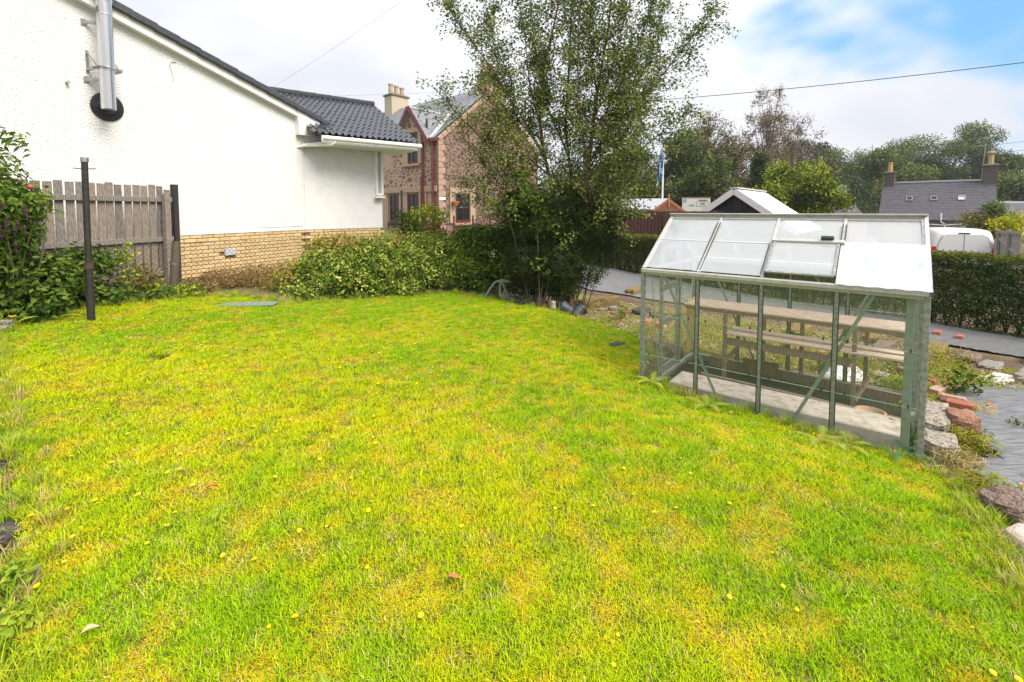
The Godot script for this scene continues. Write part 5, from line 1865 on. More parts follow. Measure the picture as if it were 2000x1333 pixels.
func birch() -> void:
	var h := thing("birch_tree", "tall airy multi-stemmed birch with small leaves at the back edge of the lawn", "birch tree")
	var V := func(a: Array) -> Array:
		var out: Array = []
		for p in a:
			out.append(P(p[0], p[1], p[2]))
		return out
	var stems := [
		[[[1.17, -1.95, 9.15], [1.22, -1.2, 9.15], [1.41, 0.17, 9.2], [1.56, 1.28, 9.2], [1.68, 2.32, 9.2], [1.91, 3.63, 9.3], [2.1, 5.6, 9.4]], 0.085],
		[[[1.12, -1.95, 9.2], [1.10, -1.0, 9.25], [0.90, 0.1, 9.25], [0.62, 1.2, 9.25], [0.55, 1.8, 9.2], [0.64, 2.8, 9.2], [0.9, 4.0, 9.2], [1.1, 5.6, 9.2]], 0.065],
		[[[1.22, -1.95, 9.3], [1.30, -0.8, 9.5], [1.30, 0.3, 9.8], [1.15, 1.8, 10.0], [1.25, 3.5, 10.1], [1.3, 5.2, 10.2]], 0.06]]
	var limbs := [
		[[0.62, 1.1, 9.25], [0.1, 2.0, 9.2], [-0.5, 2.9, 9.1], [-1.05, 3.6, 9.0], [-1.3, 4.0, 9.0]],
		[[0.60, 1.5, 9.2], [0.35, 2.4, 9.1], [0.25, 3.3, 9.0], [0.0, 4.6, 9.0]],
		[[0.60, 1.2, 9.2], [0.1, 1.9, 9.5], [-0.3, 3.0, 9.6], [-0.55, 4.3, 9.7]],
		[[1.0, -0.3, 9.25], [0.3, 0.5, 9.1], [-0.45, 1.25, 9.0], [-1.05, 1.85, 8.9], [-1.36, 2.2, 8.9]],
		[[1.05, -0.9, 9.25], [0.3, -0.4, 9.1], [-0.45, 0.1, 8.95], [-0.95, 0.55, 8.9]],
		[[1.0, -0.6, 9.25], [0.3, 0.0, 9.5], [-0.4, 0.7, 9.7], [-0.85, 1.35, 9.8]],
		[[1.46, 0.6, 9.2], [2.1, 1.6, 9.1], [2.8, 2.5, 9.0], [3.4, 3.25, 8.95], [3.8, 3.75, 8.9]],
		[[1.42, 0.2, 9.2], [2.1, 0.85, 9.2], [2.9, 1.5, 9.1], [3.5, 2.0, 9.1]],
		[[1.40, -0.2, 9.2], [1.9, 0.1, 9.0], [2.3, 0.35, 8.9], [2.55, 0.5, 8.8]],
		[[1.36, -0.6, 9.2], [1.9, -0.25, 9.2], [2.4, 0.05, 9.2]],
		[[1.58, 1.4, 9.2], [2.15, 2.5, 9.2], [2.6, 3.6, 9.2], [2.95, 4.8, 9.2]],
		[[1.5, 0.9, 9.2], [2.2, 1.9, 9.5], [2.75, 2.9, 9.8], [3.2, 4.2, 10.0]],
		[[1.6, 1.7, 9.2], [1.9, 2.8, 8.8], [2.25, 4.2, 8.6]],
		[[1.5, 0.9, 9.2], [1.25, 2.0, 8.8], [1.2, 3.2, 8.6], [1.3, 4.6, 8.5]],
		[[1.3, 0.3, 9.7], [1.9, 1.3, 10.1], [2.4, 2.4, 10.4], [2.7, 3.8, 10.6]],
		[[1.2, 1.2, 9.9], [0.7, 2.4, 10.2], [0.5, 3.6, 10.4], [0.4, 4.8, 10.5]],
		[[1.68, 2.3, 9.2], [1.5, 3.3, 9.2], [1.6, 4.8, 9.1]],
		[[0.75, 0.7, 9.25], [0.2, 1.1, 8.8], [-0.2, 1.6, 8.5], [-0.5, 2.2, 8.4]],
		[[1.35, -0.1, 9.2], [1.7, 0.7, 8.8], [2.1, 1.5, 8.5], [2.5, 2.3, 8.4]],
		[[1.3, 0.0, 9.4], [1.8, 0.5, 9.8], [2.4, 1.1, 10.2], [2.8, 1.7, 10.4]]]
	var wood := MB.new()
	var list: Array = []
	var cols: Array = [Color(0.075, 0.115, 0.032), Color(0.145, 0.19, 0.055), Color(0.22, 0.265, 0.075), Color(0.36, 0.36, 0.11)]
	var tw := MB.new()
	for s in stems:
		var pts: Array = V.call(s[0])
		var rad: Array = []
		for i in pts.size():
			rad.append(lerpf(s[1] * 0.85, 0.010, float(i) / (pts.size() - 1)))
		wood.tube(pts, rad, 9, false)
		twigs(pts, list, tw, cols, {"from": 0.25, "len": 0.9, "gap": 0.050})
	for l in limbs:
		var pts: Array = V.call(l)
		var rad: Array = []
		for i in pts.size():
			rad.append(lerpf(0.021, 0.004, float(i) / (pts.size() - 1)))
		wood.tube(pts, rad, 6, false)
		twigs(pts, list, tw, cols, {"from": 0.10, "len": 0.82, "gap": 0.045})
	put("trunk", wood, mat("birch_bark", [L(0.05, 0.028, 0.018), L(0.16, 0.085, 0.05), L(0.26, 0.16, 0.10)], 0.5, {"bump": 0.6, "stretch": Vector3(1, 2.5, 1), "rough": 0.8}), h)
	put("twigs", tw, mat("birch_twig", [L(0.05, 0.03, 0.022)]), h).set_meta("kind", "stuff")
	scatter("crown", spray(8, 0.055, 0.040, 0.10, 5, 0.6), leaf_mat("birch_leaf", 0.5), list, h)

# a bush: foliage clumps [x, y, ahead, rx, ry, rz, sprays] and stems from its foot to each of them
func bush(called: String, label: String, cat: String, foot: Vector3, blobs: Array, leaf: Mesh, cols: Array, back := 0.45, stem := Color(0.10, 0.07, 0.045), group := "") -> Node3D:
	var h := thing(called, label, cat, Vector3.ZERO, 0, group)
	var list: Array = []
	var st := MB.new()
	for b in blobs:
		var c := P(b[0], b[1], b[2])
		clump(list, c, Vector3(b[3], b[4], b[5]), b[6], 1.0, b[7] if b.size() > 7 else cols, b[8] if b.size() > 8 else 0.5)
		for k in 2:
			var e := c + rdir() * Vector3(b[3], b[4], b[5]) * 0.85
			var f := foot + Vector3(rf(-0.12, 0.12), -0.05, rf(-0.12, 0.12))
			f = f.lerp(Vector3(c.x, f.y, c.z), rf(0.2, 0.8))
			f.y = H(f.x, -f.z) - 0.05
			st.tube([f, f.lerp(e, 0.5) + Vector3(rf(-0.05, 0.05), 0.08, rf(-0.05, 0.05)), e], [0.012, 0.009, 0.004], 5, false)
	put("stems", st, mat("stem_%s" % stem.to_html(), [stem.linear_to_srgb(), (stem * 1.7).linear_to_srgb()], 0.3), h).set_meta("kind", "stuff")
	scatter("foliage", leaf, leaf_mat("%s_leaf" % called, back), list, h)
	return h

func bushes() -> void:
	var small := spray(11, 0.034, 0.022, 0.075, 41)
	var oval := spray(9, 0.050, 0.030, 0.085, 46)
	var mid := spray(7, 0.075, 0.05, 0.11, 42)
	var big := spray(5, 0.105, 0.05, 0.13, 43)
	var coto: Array = [Color(0.03, 0.06, 0.010), Color(0.11, 0.19, 0.022), Color(0.26, 0.33, 0.045), Color(0.50, 0.52, 0.13)]
	var olive: Array = [Color(0.14, 0.15, 0.025), Color(0.30, 0.30, 0.05), Color(0.40, 0.24, 0.08)]
	bush("spreading_bush", "wide spreading small-leaved bush in front of the brick base of the white house", "bush", P(-2.8, -1.5, 8.9), [
		[-3.35, -1.15, 8.35, 0.75, 0.42, 0.55, 700], [-3.9, -1.2, 8.3, 0.40, 0.30, 0.4, 220, olive], [-2.75, -1.08, 8.85, 0.75, 0.52, 0.6, 800], [-2.1, -1.10, 9.25, 0.75, 0.55, 0.65, 800],
		[-1.45, -1.12, 9.75, 0.65, 0.55, 0.6, 700], [-3.35, -0.78, 8.95, 0.55, 0.30, 0.5, 420, olive], [-3.75, -0.80, 9.1, 0.35, 0.30, 0.35, 160, olive], [-2.6, -0.78, 9.5, 0.75, 0.28, 0.5, 420, olive],
		[-1.85, -0.78, 10.0, 0.70, 0.36, 0.5, 420], [-2.1, -0.6, 10.5, 0.8, 0.25, 0.5, 240, olive], [-2.9, -1.4, 8.35, 0.5, 0.22, 0.3, 260], [-2.2, -1.45, 8.75, 0.5, 0.2, 0.3, 240], [-3.6, -1.42, 7.85, 0.4, 0.18, 0.25, 160]], oval, coto, 0.4, Color(0.10, 0.06, 0.04))
	bush("currant_bush", "leafy currant bush with larger bright leaves between the spreading bush and the birch", "bush", P(-0.8, -1.7, 10.0), [
		[-0.95, -1.0, 9.95, 0.5, 0.58, 0.45, 330, MID_GREEN], [-0.4, -0.95, 10.0, 0.5, 0.55, 0.45, 330, MID_GREEN], [-0.75, -0.6, 10.1, 0.55, 0.28, 0.4, 260, MID_GREEN, 0.3],
		[-0.2, -0.6, 10.2, 0.4, 0.25, 0.4, 160, MID_GREEN], [-0.7, -1.35, 9.7, 0.5, 0.3, 0.35, 240, MID_GREEN], [-0.1, -1.35, 9.7, 0.5, 0.35, 0.35, 240, MID_GREEN]], mid, MID_GREEN, 0.5, Color(0.10, 0.075, 0.04))
	bush("dark_shrub", "dark dense evergreen shrub wrapped round the foot of the birch", "shrub", P(1.0, -1.85, 9.2), [
		[0.55, -0.35, 9.0, 0.65, 0.55, 0.5, 1200], [1.1, -0.25, 9.2, 0.70, 0.70, 0.55, 1200], [1.55, -0.45, 9.2, 0.55, 0.60, 0.5, 900], [0.35, -0.95, 8.9, 0.5, 0.55, 0.45, 1000], [1.1, -1.3, 9.1, 0.3, 0.35, 0.3, 350], [0.95, -1.5, 8.8, 0.3, 0.25, 0.2, 300], [0.2, -1.5, 9.0, 0.3, 0.22, 0.2, 220],
		[0.85, -0.95, 8.9, 0.55, 0.6, 0.5, 1100], [1.5, -1.05, 9.2, 0.42, 0.50, 0.4, 460], [0.1, -0.55, 9.2, 0.5, 0.5, 0.5, 420], [0.55, -1.4, 9.0, 0.45, 0.3, 0.3, 500], [0.15, 0.1, 9.1, 0.5, 0.35, 0.4, 300], [1.85, -0.1, 9.2, 0.5, 0.35, 0.4, 300], [2.05, -0.75, 9.4, 0.3, 0.4, 0.35, 190]],
		small, [Color(0.012, 0.022, 0.006), Color(0.03, 0.05, 0.012), Color(0.06, 0.085, 0.02)], 0.3, Color(0.07, 0.045, 0.03))
	bush("cherry_sapling", "young cherry with long drooping bright leaves growing against the left of the birch", "sapling", P(0.5, -1.8, 8.8), [
		[0.45, 0.35, 8.75, 0.40, 0.34, 0.35, 55, MID_GREEN, 0.2], [0.15, 0.0, 8.7, 0.40, 0.3, 0.35, 40, MID_GREEN, 0.2], [0.55, -0.1, 8.6, 0.16, 0.45, 0.2, 30, MID_GREEN, 0.2], [0.65, -1.0, 8.65, 0.30, 0.20, 0.2, 26, MID_GREEN, 0.2], [0.85, -0.5, 8.7, 0.3, 0.25, 0.25, 20, MID_GREEN, 0.2], [0.1, 0.75, 8.8, 0.35, 0.25, 0.3, 22, MID_GREEN, 0.2]], big, MID_GREEN, 0.5)
	bush("rose_sapling", "thin yellow-leaved sapling standing above the spreading bush before the drainpipes", "sapling", P(-1.9, -1.4, 10.5), [
		[-2.15, -0.15, 10.5, 0.22, 0.2, 0.2, 26, BRIGHT, 0.1], [-1.85, -0.02, 10.5, 0.2, 0.14, 0.2, 26, BRIGHT, 0.1], [-1.65, -0.12, 10.5, 0.2, 0.2, 0.2, 22, BRIGHT, 0.1], [-1.95, -0.4, 10.5, 0.4, 0.2, 0.2, 34, olive, 0.1]], mid, BRIGHT, 0.6, Color(0.16, 0.13, 0.05))
	bush("climbing_vine", "bright green leafy vine tip poking up beside the white house corner", "vine", P(-2.3, -1.4, 10.3), [
		[-2.48, -0.12, 10.3, 0.08, 0.10, 0.1, 12, MID_GREEN, 0.1], [-2.35, -0.3, 10.3, 0.14, 0.14, 0.12, 26, MID_GREEN, 0.1], [-2.22, -0.45, 10.3, 0.16, 0.14, 0.12, 26, MID_GREEN, 0.1]], mid, MID_GREEN, 0.5)
	# left corner
	var lance := spray(7, 0.09, 0.034, 0.10, 47)
	var ley := bush("honeysuckle_bush", "tall pheasant-berry bush with hanging dark red flower tassels at the left edge", "bush", P(-6.1, -1.4, 5.5), [
		[-6.15, 0.0, 5.45, 0.40, 0.38, 0.4, 210, MID_GREEN, 0.3], [-5.92, 0.08, 5.5, 0.22, 0.22, 0.3, 70, MID_GREEN, 0.2], [-6.2, 0.45, 5.6, 0.16, 0.22, 0.25, 30, MID_GREEN, 0.2], [-6.25, -0.4, 5.4, 0.40, 0.35, 0.4, 240, MID_GREEN, 0.3], [-5.92, -0.25, 5.4, 0.20, 0.26, 0.25, 90, MID_GREEN, 0.3], [-5.65, 0.16, 5.5, 0.16, 0.06, 0.12, 10, MID_GREEN, 0.1], [-6.2, -0.8, 5.4, 0.40, 0.36, 0.4, 240, MID_GREEN, 0.3], [-6.35, 0.9, 5.8, 0.16, 0.1, 0.1, 10, MID_GREEN, 0.1], [-5.85, 0.0, 5.2, 0.2, 0.2, 0.15, 40, MID_GREEN, 0.2]], lance, MID_GREEN, 0.5, Color(0.10, 0.10, 0.04))
	var plum := mat("plum_bract", [L(0.02, 0.006, 0.008), L(0.05, 0.012, 0.015)], 0.1, {"rough": 0.6})
	for k in 18:
		var tp := P(-5.60 + rf(-0.25, 0.25), rf(-0.45, 0.15), 4.98 + rf(-0.1, 0.12))
		var tm := MB.new()
		for j in 5:
			tm.rock(Vector3(rf(-0.006, 0.006), -0.022 * j, rf(-0.006, 0.006)), Vector3.ONE * (0.036 - 0.004 * j), k * 9 + j, 0.3, 0.0, Basis(), 7, 5)
		put("flower_tassel", tm, plum, ley, tp)
	for e in [[-5.62, 0.28, 5.5]]:
		var am := MB.new()
		am.rock(Vector3.ZERO, Vector3.ONE * 0.06, 3, 0.03, 0.0)
		put("red_fruit", am, mat("red_fruit", [L(0.45, 0.06, 0.04)], 0.1, {"rough": 0.3}), ley, P(e[0] - 0.12, e[1], e[2]))
	bush("bramble_undergrowth", "dark bramble and fern undergrowth along the foot of the board fence", "undergrowth", P(-5.9, -1.4, 6.2), [
		[-5.95, -0.95, 5.7, 0.42, 0.38, 0.4, 290, BRAMBLE], [-6.05, -1.02, 6.2, 0.30, 0.30, 0.35, 190, BRAMBLE], [-6.0, -0.75, 6.4, 0.25, 0.25, 0.3, 110, BRAMBLE], [-5.70, -1.15, 5.5, 0.22, 0.20, 0.2, 80, BRAMBLE, 0.3], [-5.75, -1.22, 6.5, 0.22, 0.14, 0.3, 50, BRAMBLE, 0.3], [-5.6, -1.3, 7.0, 0.25, 0.10, 0.25, 26, BRAMBLE, 0.2], [-6.1, -1.15, 5.2, 0.3, 0.25, 0.25, 90, BRAMBLE]], mid, BRAMBLE, 0.4)
	bush("fence_weeds", "tangle of yellowing weeds between the clothes pole and the short rotten post", "weeds", P(-5.6, -1.4, 7.0), [
		[-5.72, -1.1, 7.0, 0.20, 0.26, 0.25, 90, [Color(0.12, 0.13, 0.02), Color(0.24, 0.22, 0.04), Color(0.26, 0.17, 0.06)], 0.1], [-5.85, -0.8, 6.85, 0.16, 0.30, 0.15, 50, BRIGHT, 0.1], [-5.65, -1.28, 7.15, 0.3, 0.12, 0.25, 60, BRIGHT, 0.2], [-5.25, -1.30, 7.35, 0.22, 0.10, 0.2, 36, BRIGHT, 0.2], [-5.25, -1.3, 7.6, 0.3, 0.15, 0.2, 70, [Color(0.2, 0.13, 0.05), Color(0.32, 0.22, 0.09)], 0.2]], spray(8, 0.055, 0.03, 0.09, 44), MID_GREEN, 0.45)
	bush("dry_weeds", "strip of dried brown weeds along the foot of the brick wall", "weeds", P(-4.8, -1.4, 8.4), [
		[-5.2, -1.25, 8.2, 0.4, 0.16, 0.25, 220], [-4.8, -1.25, 8.5, 0.4, 0.2, 0.3, 260], [-4.4, -1.25, 8.9, 0.45, 0.22, 0.3, 260], [-4.1, -1.28, 9.2, 0.4, 0.2, 0.3, 160], [-4.2, -1.4, 8.2, 0.35, 0.12, 0.25, 90, olive]], spray(12, 0.05, 0.014, 0.09, 45, 0.8), [Color(0.18, 0.105, 0.045), Color(0.36, 0.21, 0.09), Color(0.46, 0.31, 0.13), Color(0.28, 0.25, 0.07)], 0.4)
	ferns()

func frond(m: MB, base: Vector3, dir: Vector3, l: float, rise: float, w: float) -> void:
	var p := base
	var side := dir.cross(Vector3.UP).normalized()
	var n := 16
	for i in n:
		var t := float(i) / n
		var d := (dir + Vector3.UP * (rise * (1.0 - 1.7 * t))).normalized()
		var q := p + d * l / n
		m.quad(p - side * 0.0022, p + side * 0.0022, q + side * 0.002, q - side * 0.002, Vector3.UP)
		var lw := w * sin(PI * clampf(0.12 + t * 0.92, 0, 1)) + 0.004
		for s in [-1.0, 1.0]:
			var tip: Vector3 = p + side * s * lw + d * lw * 0.35 - Vector3.UP * lw * 0.15
			var kk := rf(0.8, 1.2)
			m.col(Color(kk, kk, kk))
			m.tri(p, p + d * l / n * 0.75, tip, Vector3.UP)
		p = q

func ferns() -> void:
	var leaf := leaf_mat("fern_leaf", 0.5)
	var spots := [[2.02, 4.66, 0.30, "fern growing at the foot of the greenhouse left of its second bar", [Color(0.34, 0.40, 0.05)]],
		[2.78, 4.02, 0.30, "yellow-green fern at the foot of the greenhouse just left of its third bar", []], [2.98, 3.98, 0.26, "fern fanning out just right of the third greenhouse bar", []], [3.34, 3.86, 0.30, "darker fern by the right-hand greenhouse post", []],
		[1.62, 5.22, 0.28, "fern beside the left corner post of the greenhouse", []], [-5.55, 5.45, 0.42, "fern in the left corner in front of the brambles", []], [-0.62, 1.50, 0.14, "tiny fern frond in the grass at the bottom edge", []], [-0.2, 9.45, 0.40, "fern drooping under the currant bush", []]]
	for e in spots:
		var m := MB.new()
		m.col(Color(1, 1, 1))
		var n := 5 if e[2] > 0.2 else 3
		for k in n:
			var a := TAU * k / n + rf(-0.4, 0.4)
			frond(m, Vector3.ZERO, Vector3(cos(a), 0, sin(a)), e[2] * rf(0.8, 1.15), rf(0.5, 1.1), e[2] * 0.17)
		var st: float = rf(0.7, 1.1)
		var fm := StandardMaterial3D.new()
		fm.resource_name = "fern_green"
		fm.albedo_color = Color(0.36 * st, 0.46 * st, 0.04).linear_to_srgb() if not String(e[3]).begins_with("darker") else Color(0.06, 0.15, 0.05).linear_to_srgb()
		fm.vertex_color_use_as_albedo = true
		fm.backlight_enabled = true
		fm.backlight = Color(0.5, 0.5, 0.3)
		tag(put("fern", m, fm, self, ground(e[0], e[1], 0.0)), e[3], "fern", "ferns")

# a background tree: trunk, limbs to each clump and a crown of many leaf sprays
func tree(called: String, label: String, foot: Vector3, top: float, rx: float, low: float, n_blob: int, n_leaf: int, leaf: Mesh, cols: Array, sd: int, o := {}) -> void:
	var g := rng.state
	rng.seed = sd
	var h := thing(called, label, o.get("cat", "tree"), Vector3.ZERO, 0, o.get("group", ""))
	var list: Array = []
	var m := MB.new()
	var ht := top - foot.y
	var tr: float = o.get("trunk", 0.02) * ht
	var lean: Vector3 = o.get("lean", Vector3.ZERO)
	var spine: Array = []
	for k in 6:
		spine.append(foot + Vector3.UP * ht * 0.9 * k / 5.0 + lean * pow(k / 5.0, 1.5) + Vector3(rf(-0.04, 0.04), 0, rf(-0.04, 0.04)) * rx * k * 0.4)
	m.tube(spine, [tr, tr * 0.8, tr * 0.62, tr * 0.45, tr * 0.28, tr * 0.08], 8, false)
	var mid := (low + 1.0) * 0.5
	for k in n_blob:
		var d := rdir()
		var q := pow(rng.randf(), 0.45)
		var yy: float = mid + d.y * q * (1.0 - low) * 0.5
		var w: float = rx * (o.get("shape", 1.0) if o.get("cone", false) == false else clampf((1.05 - yy) * 1.4, 0.1, 1.0))
		var c := foot + Vector3(d.x * w * q, yy * ht, d.z * w * q) + lean * yy
		var br: float = o.get("blob", 0.30) * rx * rf(0.7, 1.3)
		clump(list, c, Vector3(br, br * o.get("flat", 0.75), br), int(n_leaf / float(n_blob)), 1.0, cols, o.get("shell", 0.35))
		var s := int(clampf(yy * 5.0 - 1.2, 0.0, 4.0))
		var a: Vector3 = spine[s]
		m.tube([a, a.lerp(c, 0.5) + Vector3.UP * br * 0.2, c], [tr * 0.30, tr * 0.18, tr * 0.05], 5, false)
		for j in o.get("sprigs", 0):
			var e := c + rdir() * br * 1.1
			m.tube([c, e], [tr * 0.08, tr * 0.02], 3, false)
	put("trunk", m, mat(o.get("bark", "grey_bark"), o.get("bark_cols", [L(0.06, 0.05, 0.04), L(0.14, 0.12, 0.095)]), 0.8, {"rough": 0.9}), h)
	scatter("crown", leaf, leaf_mat("tree_leaf", 0.35), list, h)
	rng.state = g

func far_trees() -> void:
	var l1 := spray(9, 0.16, 0.10, 0.28, 51, 0.7)
	var l2 := spray(9, 0.26, 0.17, 0.50, 52, 0.7)
	var l3 := spray(9, 0.42, 0.30, 0.85, 53, 0.6)
	var wil: Array = [Color(0.065, 0.09, 0.03), Color(0.14, 0.175, 0.055), Color(0.24, 0.27, 0.09)]
	var brown: Array = [Color(0.10, 0.095, 0.035), Color(0.18, 0.165, 0.065), Color(0.27, 0.23, 0.10)]
	var deep: Array = [Color(0.04, 0.066, 0.03), Color(0.08, 0.115, 0.045), Color(0.14, 0.175, 0.06)]
	var lush: Array = [Color(0.07, 0.105, 0.033), Color(0.16, 0.20, 0.055), Color(0.31, 0.34, 0.09)]
	tree("willow_tree", "broad dense grey-green tree behind the flagpole and notice board", P(14.0, -3.0, 35), 5.3, 3.3, 0.08, 46, 7600, l1, wil, 101, {"blob": 0.30, "flat": 1.1})
	tree("willow_tree", "dark green tree standing left of the flagpole, half hidden by the birch", P(9.5, -3.0, 36), 4.6, 2.8, 0.05, 34, 5200, l1, wil, 102, {"blob": 0.32, "flat": 1.1})
	tree("thin_tree", "thin brownish tree rising above the willow-like tree behind the notice board", P(17.3, -3.2, 42), 8.3, 3.4, 0.35, 40, 1500, l1, brown, 103, {"blob": 0.26, "sprigs": 6, "flat": 0.9})
	tree("open_tree", "open crooked tree with bare leaning branches against the bright sky", P(20.0, -3.2, 43), 7.2, 3.4, 0.30, 40, 1100, l1, brown, 104, {"blob": 0.26, "sprigs": 9, "lean": Vector3(1.8, 0, 0), "trunk": 0.026, "bark": "pale_bark", "bark_cols": [L(0.16, 0.14, 0.11), L(0.26, 0.23, 0.19)]})
	tree("tall_birch", "tall half-bare birch, highest of the trees above the garage", P(25.0, -3.2, 45), 12.2, 2.1, 0.40, 60, 620, l1, [Color(0.16, 0.13, 0.08), Color(0.26, 0.21, 0.13), Color(0.22, 0.21, 0.08)], 105, {"blob": 0.34, "sprigs": 18, "trunk": 0.014, "bark": "pinkish_bark", "bark_cols": [L(0.28, 0.20, 0.16), L(0.40, 0.31, 0.26)]})
	tree("tall_birch", "shorter half-bare birch leaning right of the tallest one", P(27.0, -3.2, 45.5), 9.9, 1.7, 0.48, 40, 320, l1, [Color(0.13, 0.10, 0.06), Color(0.20, 0.16, 0.10)], 115, {"blob": 0.34, "sprigs": 14, "trunk": 0.012, "lean": Vector3(1.2, 0, 0), "bark": "pinkish_bark"})
	tree("columnar_conifer", "narrow dark green columnar conifer behind the sycamore bush", P(21.0, -3.2, 39), 5.8, 1.15, 0.02, 50, 3400, l1, [Color(0.02, 0.045, 0.008), Color(0.05, 0.10, 0.015), Color(0.09, 0.15, 0.02)], 106, {"cone": true, "blob": 0.42, "flat": 1.3})
	tree("young_sycamore", "bright yellow-green young sycamore spreading behind the garage roof", P(15.6, -2.9, 26.5), 2.6, 2.75, 0.15, 54, 5400, l1, [Color(0.09, 0.145, 0.02), Color(0.23, 0.30, 0.04), Color(0.44, 0.47, 0.08)], 107, {"blob": 0.20, "flat": 0.9})
	tree("olive_tree", "brownish olive tree behind the young sycamore", P(29.0, -3.3, 48), 5.6, 3.4, 0.12, 34, 3400, l2, brown, 108, {"blob": 0.3})
	tree("broadleaf_tree", "dark bluish broadleaf tree, left of the two big round ones beyond the cottage", P(45.5, -3.6, 72), 10.5, 5.0, 0.15, 30, 3400, l2, deep, 109, {"blob": 0.28})
	tree("broadleaf_tree", "tall slender dark tree between the olive tree and the big round tree", P(50.0, -3.6, 76), 12.3, 4.6, 0.15, 30, 3200, l2, deep, 110, {"blob": 0.27})
	tree("round_tree", "big round green tree left of the cottage chimney", P(52.8, -3.6, 68), 11.2, 6.2, 0.08, 44, 6000, l2, lush, 111, {"blob": 0.25, "flat": 0.7})
	tree("round_tree", "widest layered tree crown directly behind the cottage roof", P(69.0, -3.6, 74), 12.8, 8.6, 0.08, 52, 7600, l2, lush, 112, {"blob": 0.24, "flat": 0.5})
	tree("broadleaf_tree", "dark tree filling the dip behind the left cottage chimney", P(57.5, -3.6, 72), 4.6, 4.6, 0.05, 30, 3400, l2, deep, 113, {"blob": 0.28})
	tree("fir_tree", "dark pointed tree behind the right cottage chimney", P(75.0, -3.6, 70), 10.8, 5.4, 0.05, 40, 4800, l2, [Color(0.045, 0.065, 0.026), Color(0.09, 0.115, 0.042), Color(0.16, 0.165, 0.065)], 114, {"blob": 0.27, "flat": 0.45})
	tree("broadleaf_tree", "green tree at the right edge below the dark pointed one", P(60.5, -3.4, 54), 3.8, 4.2, 0.05, 30, 3600, l2, lush, 116, {"blob": 0.28})
	tree("low_tree", "low dark tree behind the small distant chimneys", P(43.0, -3.6, 64), 5.0, 5.5, 0.05, 30, 3400, l2, deep, 117, {"blob": 0.28})
	tree("ash_tree", "brown-green tree behind the stone house gable", P(6.0, -3.0, 44), 3.6, 5.0, 0.05, 26, 2600, l2, wil, 118, {"blob": 0.3})
	tree("golden_shrub", "golden yellow shrub over the grey fence at the right edge", P(20.7, -2.4, 19.0), 0.0, 0.8, 0.35, 14, 420, spray(9, 0.09, 0.07, 0.14, 54, 0.7), [Color(0.30, 0.33, 0.02), Color(0.50, 0.50, 0.03), Color(0.62, 0.58, 0.06)], 119, {"cat": "shrub", "blob": 0.36})
	tree("pale_sapling", "pale green sapling standing before the slate roof at the right", P(20.6, -2.4, 19.6), 0.62, 0.42, 0.45, 10, 260, spray(9, 0.08, 0.06, 0.13, 55, 0.7), [Color(0.10, 0.16, 0.04), Color(0.2, 0.26, 0.08)], 120, {"cat": "sapling", "blob": 0.45})
	tree("rowan_shrub", "loose rusty-green shrub between the van and the grey fence", P(20.2, -2.4, 19.8), -0.15, 0.75, 0.25, 14, 420, spray(9, 0.08, 0.055, 0.13, 56, 0.7), [Color(0.08, 0.12, 0.02), Color(0.16, 0.18, 0.03), Color(0.26, 0.16, 0.05)], 121, {"cat": "shrub", "blob": 0.36})
	tree("autumn_bush", "yellowing bush in front of the notice board", P(10.35, -2.6, 25.0), 0.42, 0.95, 0.2, 20, 560, spray(9, 0.09, 0.065, 0.14, 57, 0.7), [Color(0.18, 0.20, 0.02), Color(0.34, 0.30, 0.03), Color(0.42, 0.36, 0.14)], 122, {"cat": "bush", "blob": 0.34})
	# the wooded skyline beyond, too far to part into trees
	var list: Array = []
	rng.seed = 500
	for k in 260:
		var az := rf(-1.2, 1.25)
		var d := rf(95, 150)
		var c := Vector3(sin(az) * d, -3.0 + rf(0, 4.5 if az > 0.3 else 3.0), -cos(az) * d)
		clump(list, c, Vector3(5.5, 3.4, 5.5), 26, 1.0, deep, 0.4)
	tag(scatter("woodland", l3, leaf_mat("tree_leaf", 0.35), list), "far wooded skyline beyond the houses", "woodland")

# ---------------------------------------------------------------- the unfinished plot: sheets, stones, bricks
func sheet_patch(called: String, label: String, poly: PackedVector2Array, m: Material, sd: int, wrinkle: Vector2) -> void:
	var n := FastNoiseLite.new()
	n.seed = sd
	n.frequency = 1.0
	var lo := Vector2(1e9, 1e9)
	var hi := -lo
	for p in poly:
		lo = lo.min(p)
		hi = hi.max(p)
	var st := MB.new()
	st.smooth(true)
	var s := 0.055
	var z := lo.y
	var f := func(x: float, zz: float) -> Vector3: return ground(x, zz, 0.035 + 0.018 * n.get_noise_2d(x * 1.6, zz * 1.6) + 0.011 * absf(n.get_noise_2d((x * wrinkle.y - zz * wrinkle.x) * 5.0, (x * wrinkle.x + zz * wrinkle.y) * 0.35)))
	while z < hi.y:
		var x := lo.x
		while x < hi.x:
			if Geometry2D.is_point_in_polygon(Vector2(x + s * 0.5, z + s * 0.5), poly):
				st.quad(f.call(x, z), f.call(x + s, z), f.call(x + s, z + s), f.call(x, z + s), Vector3.UP)
			x += s
		z += s
	tag(put(called, st, m), label, "ground sheet")

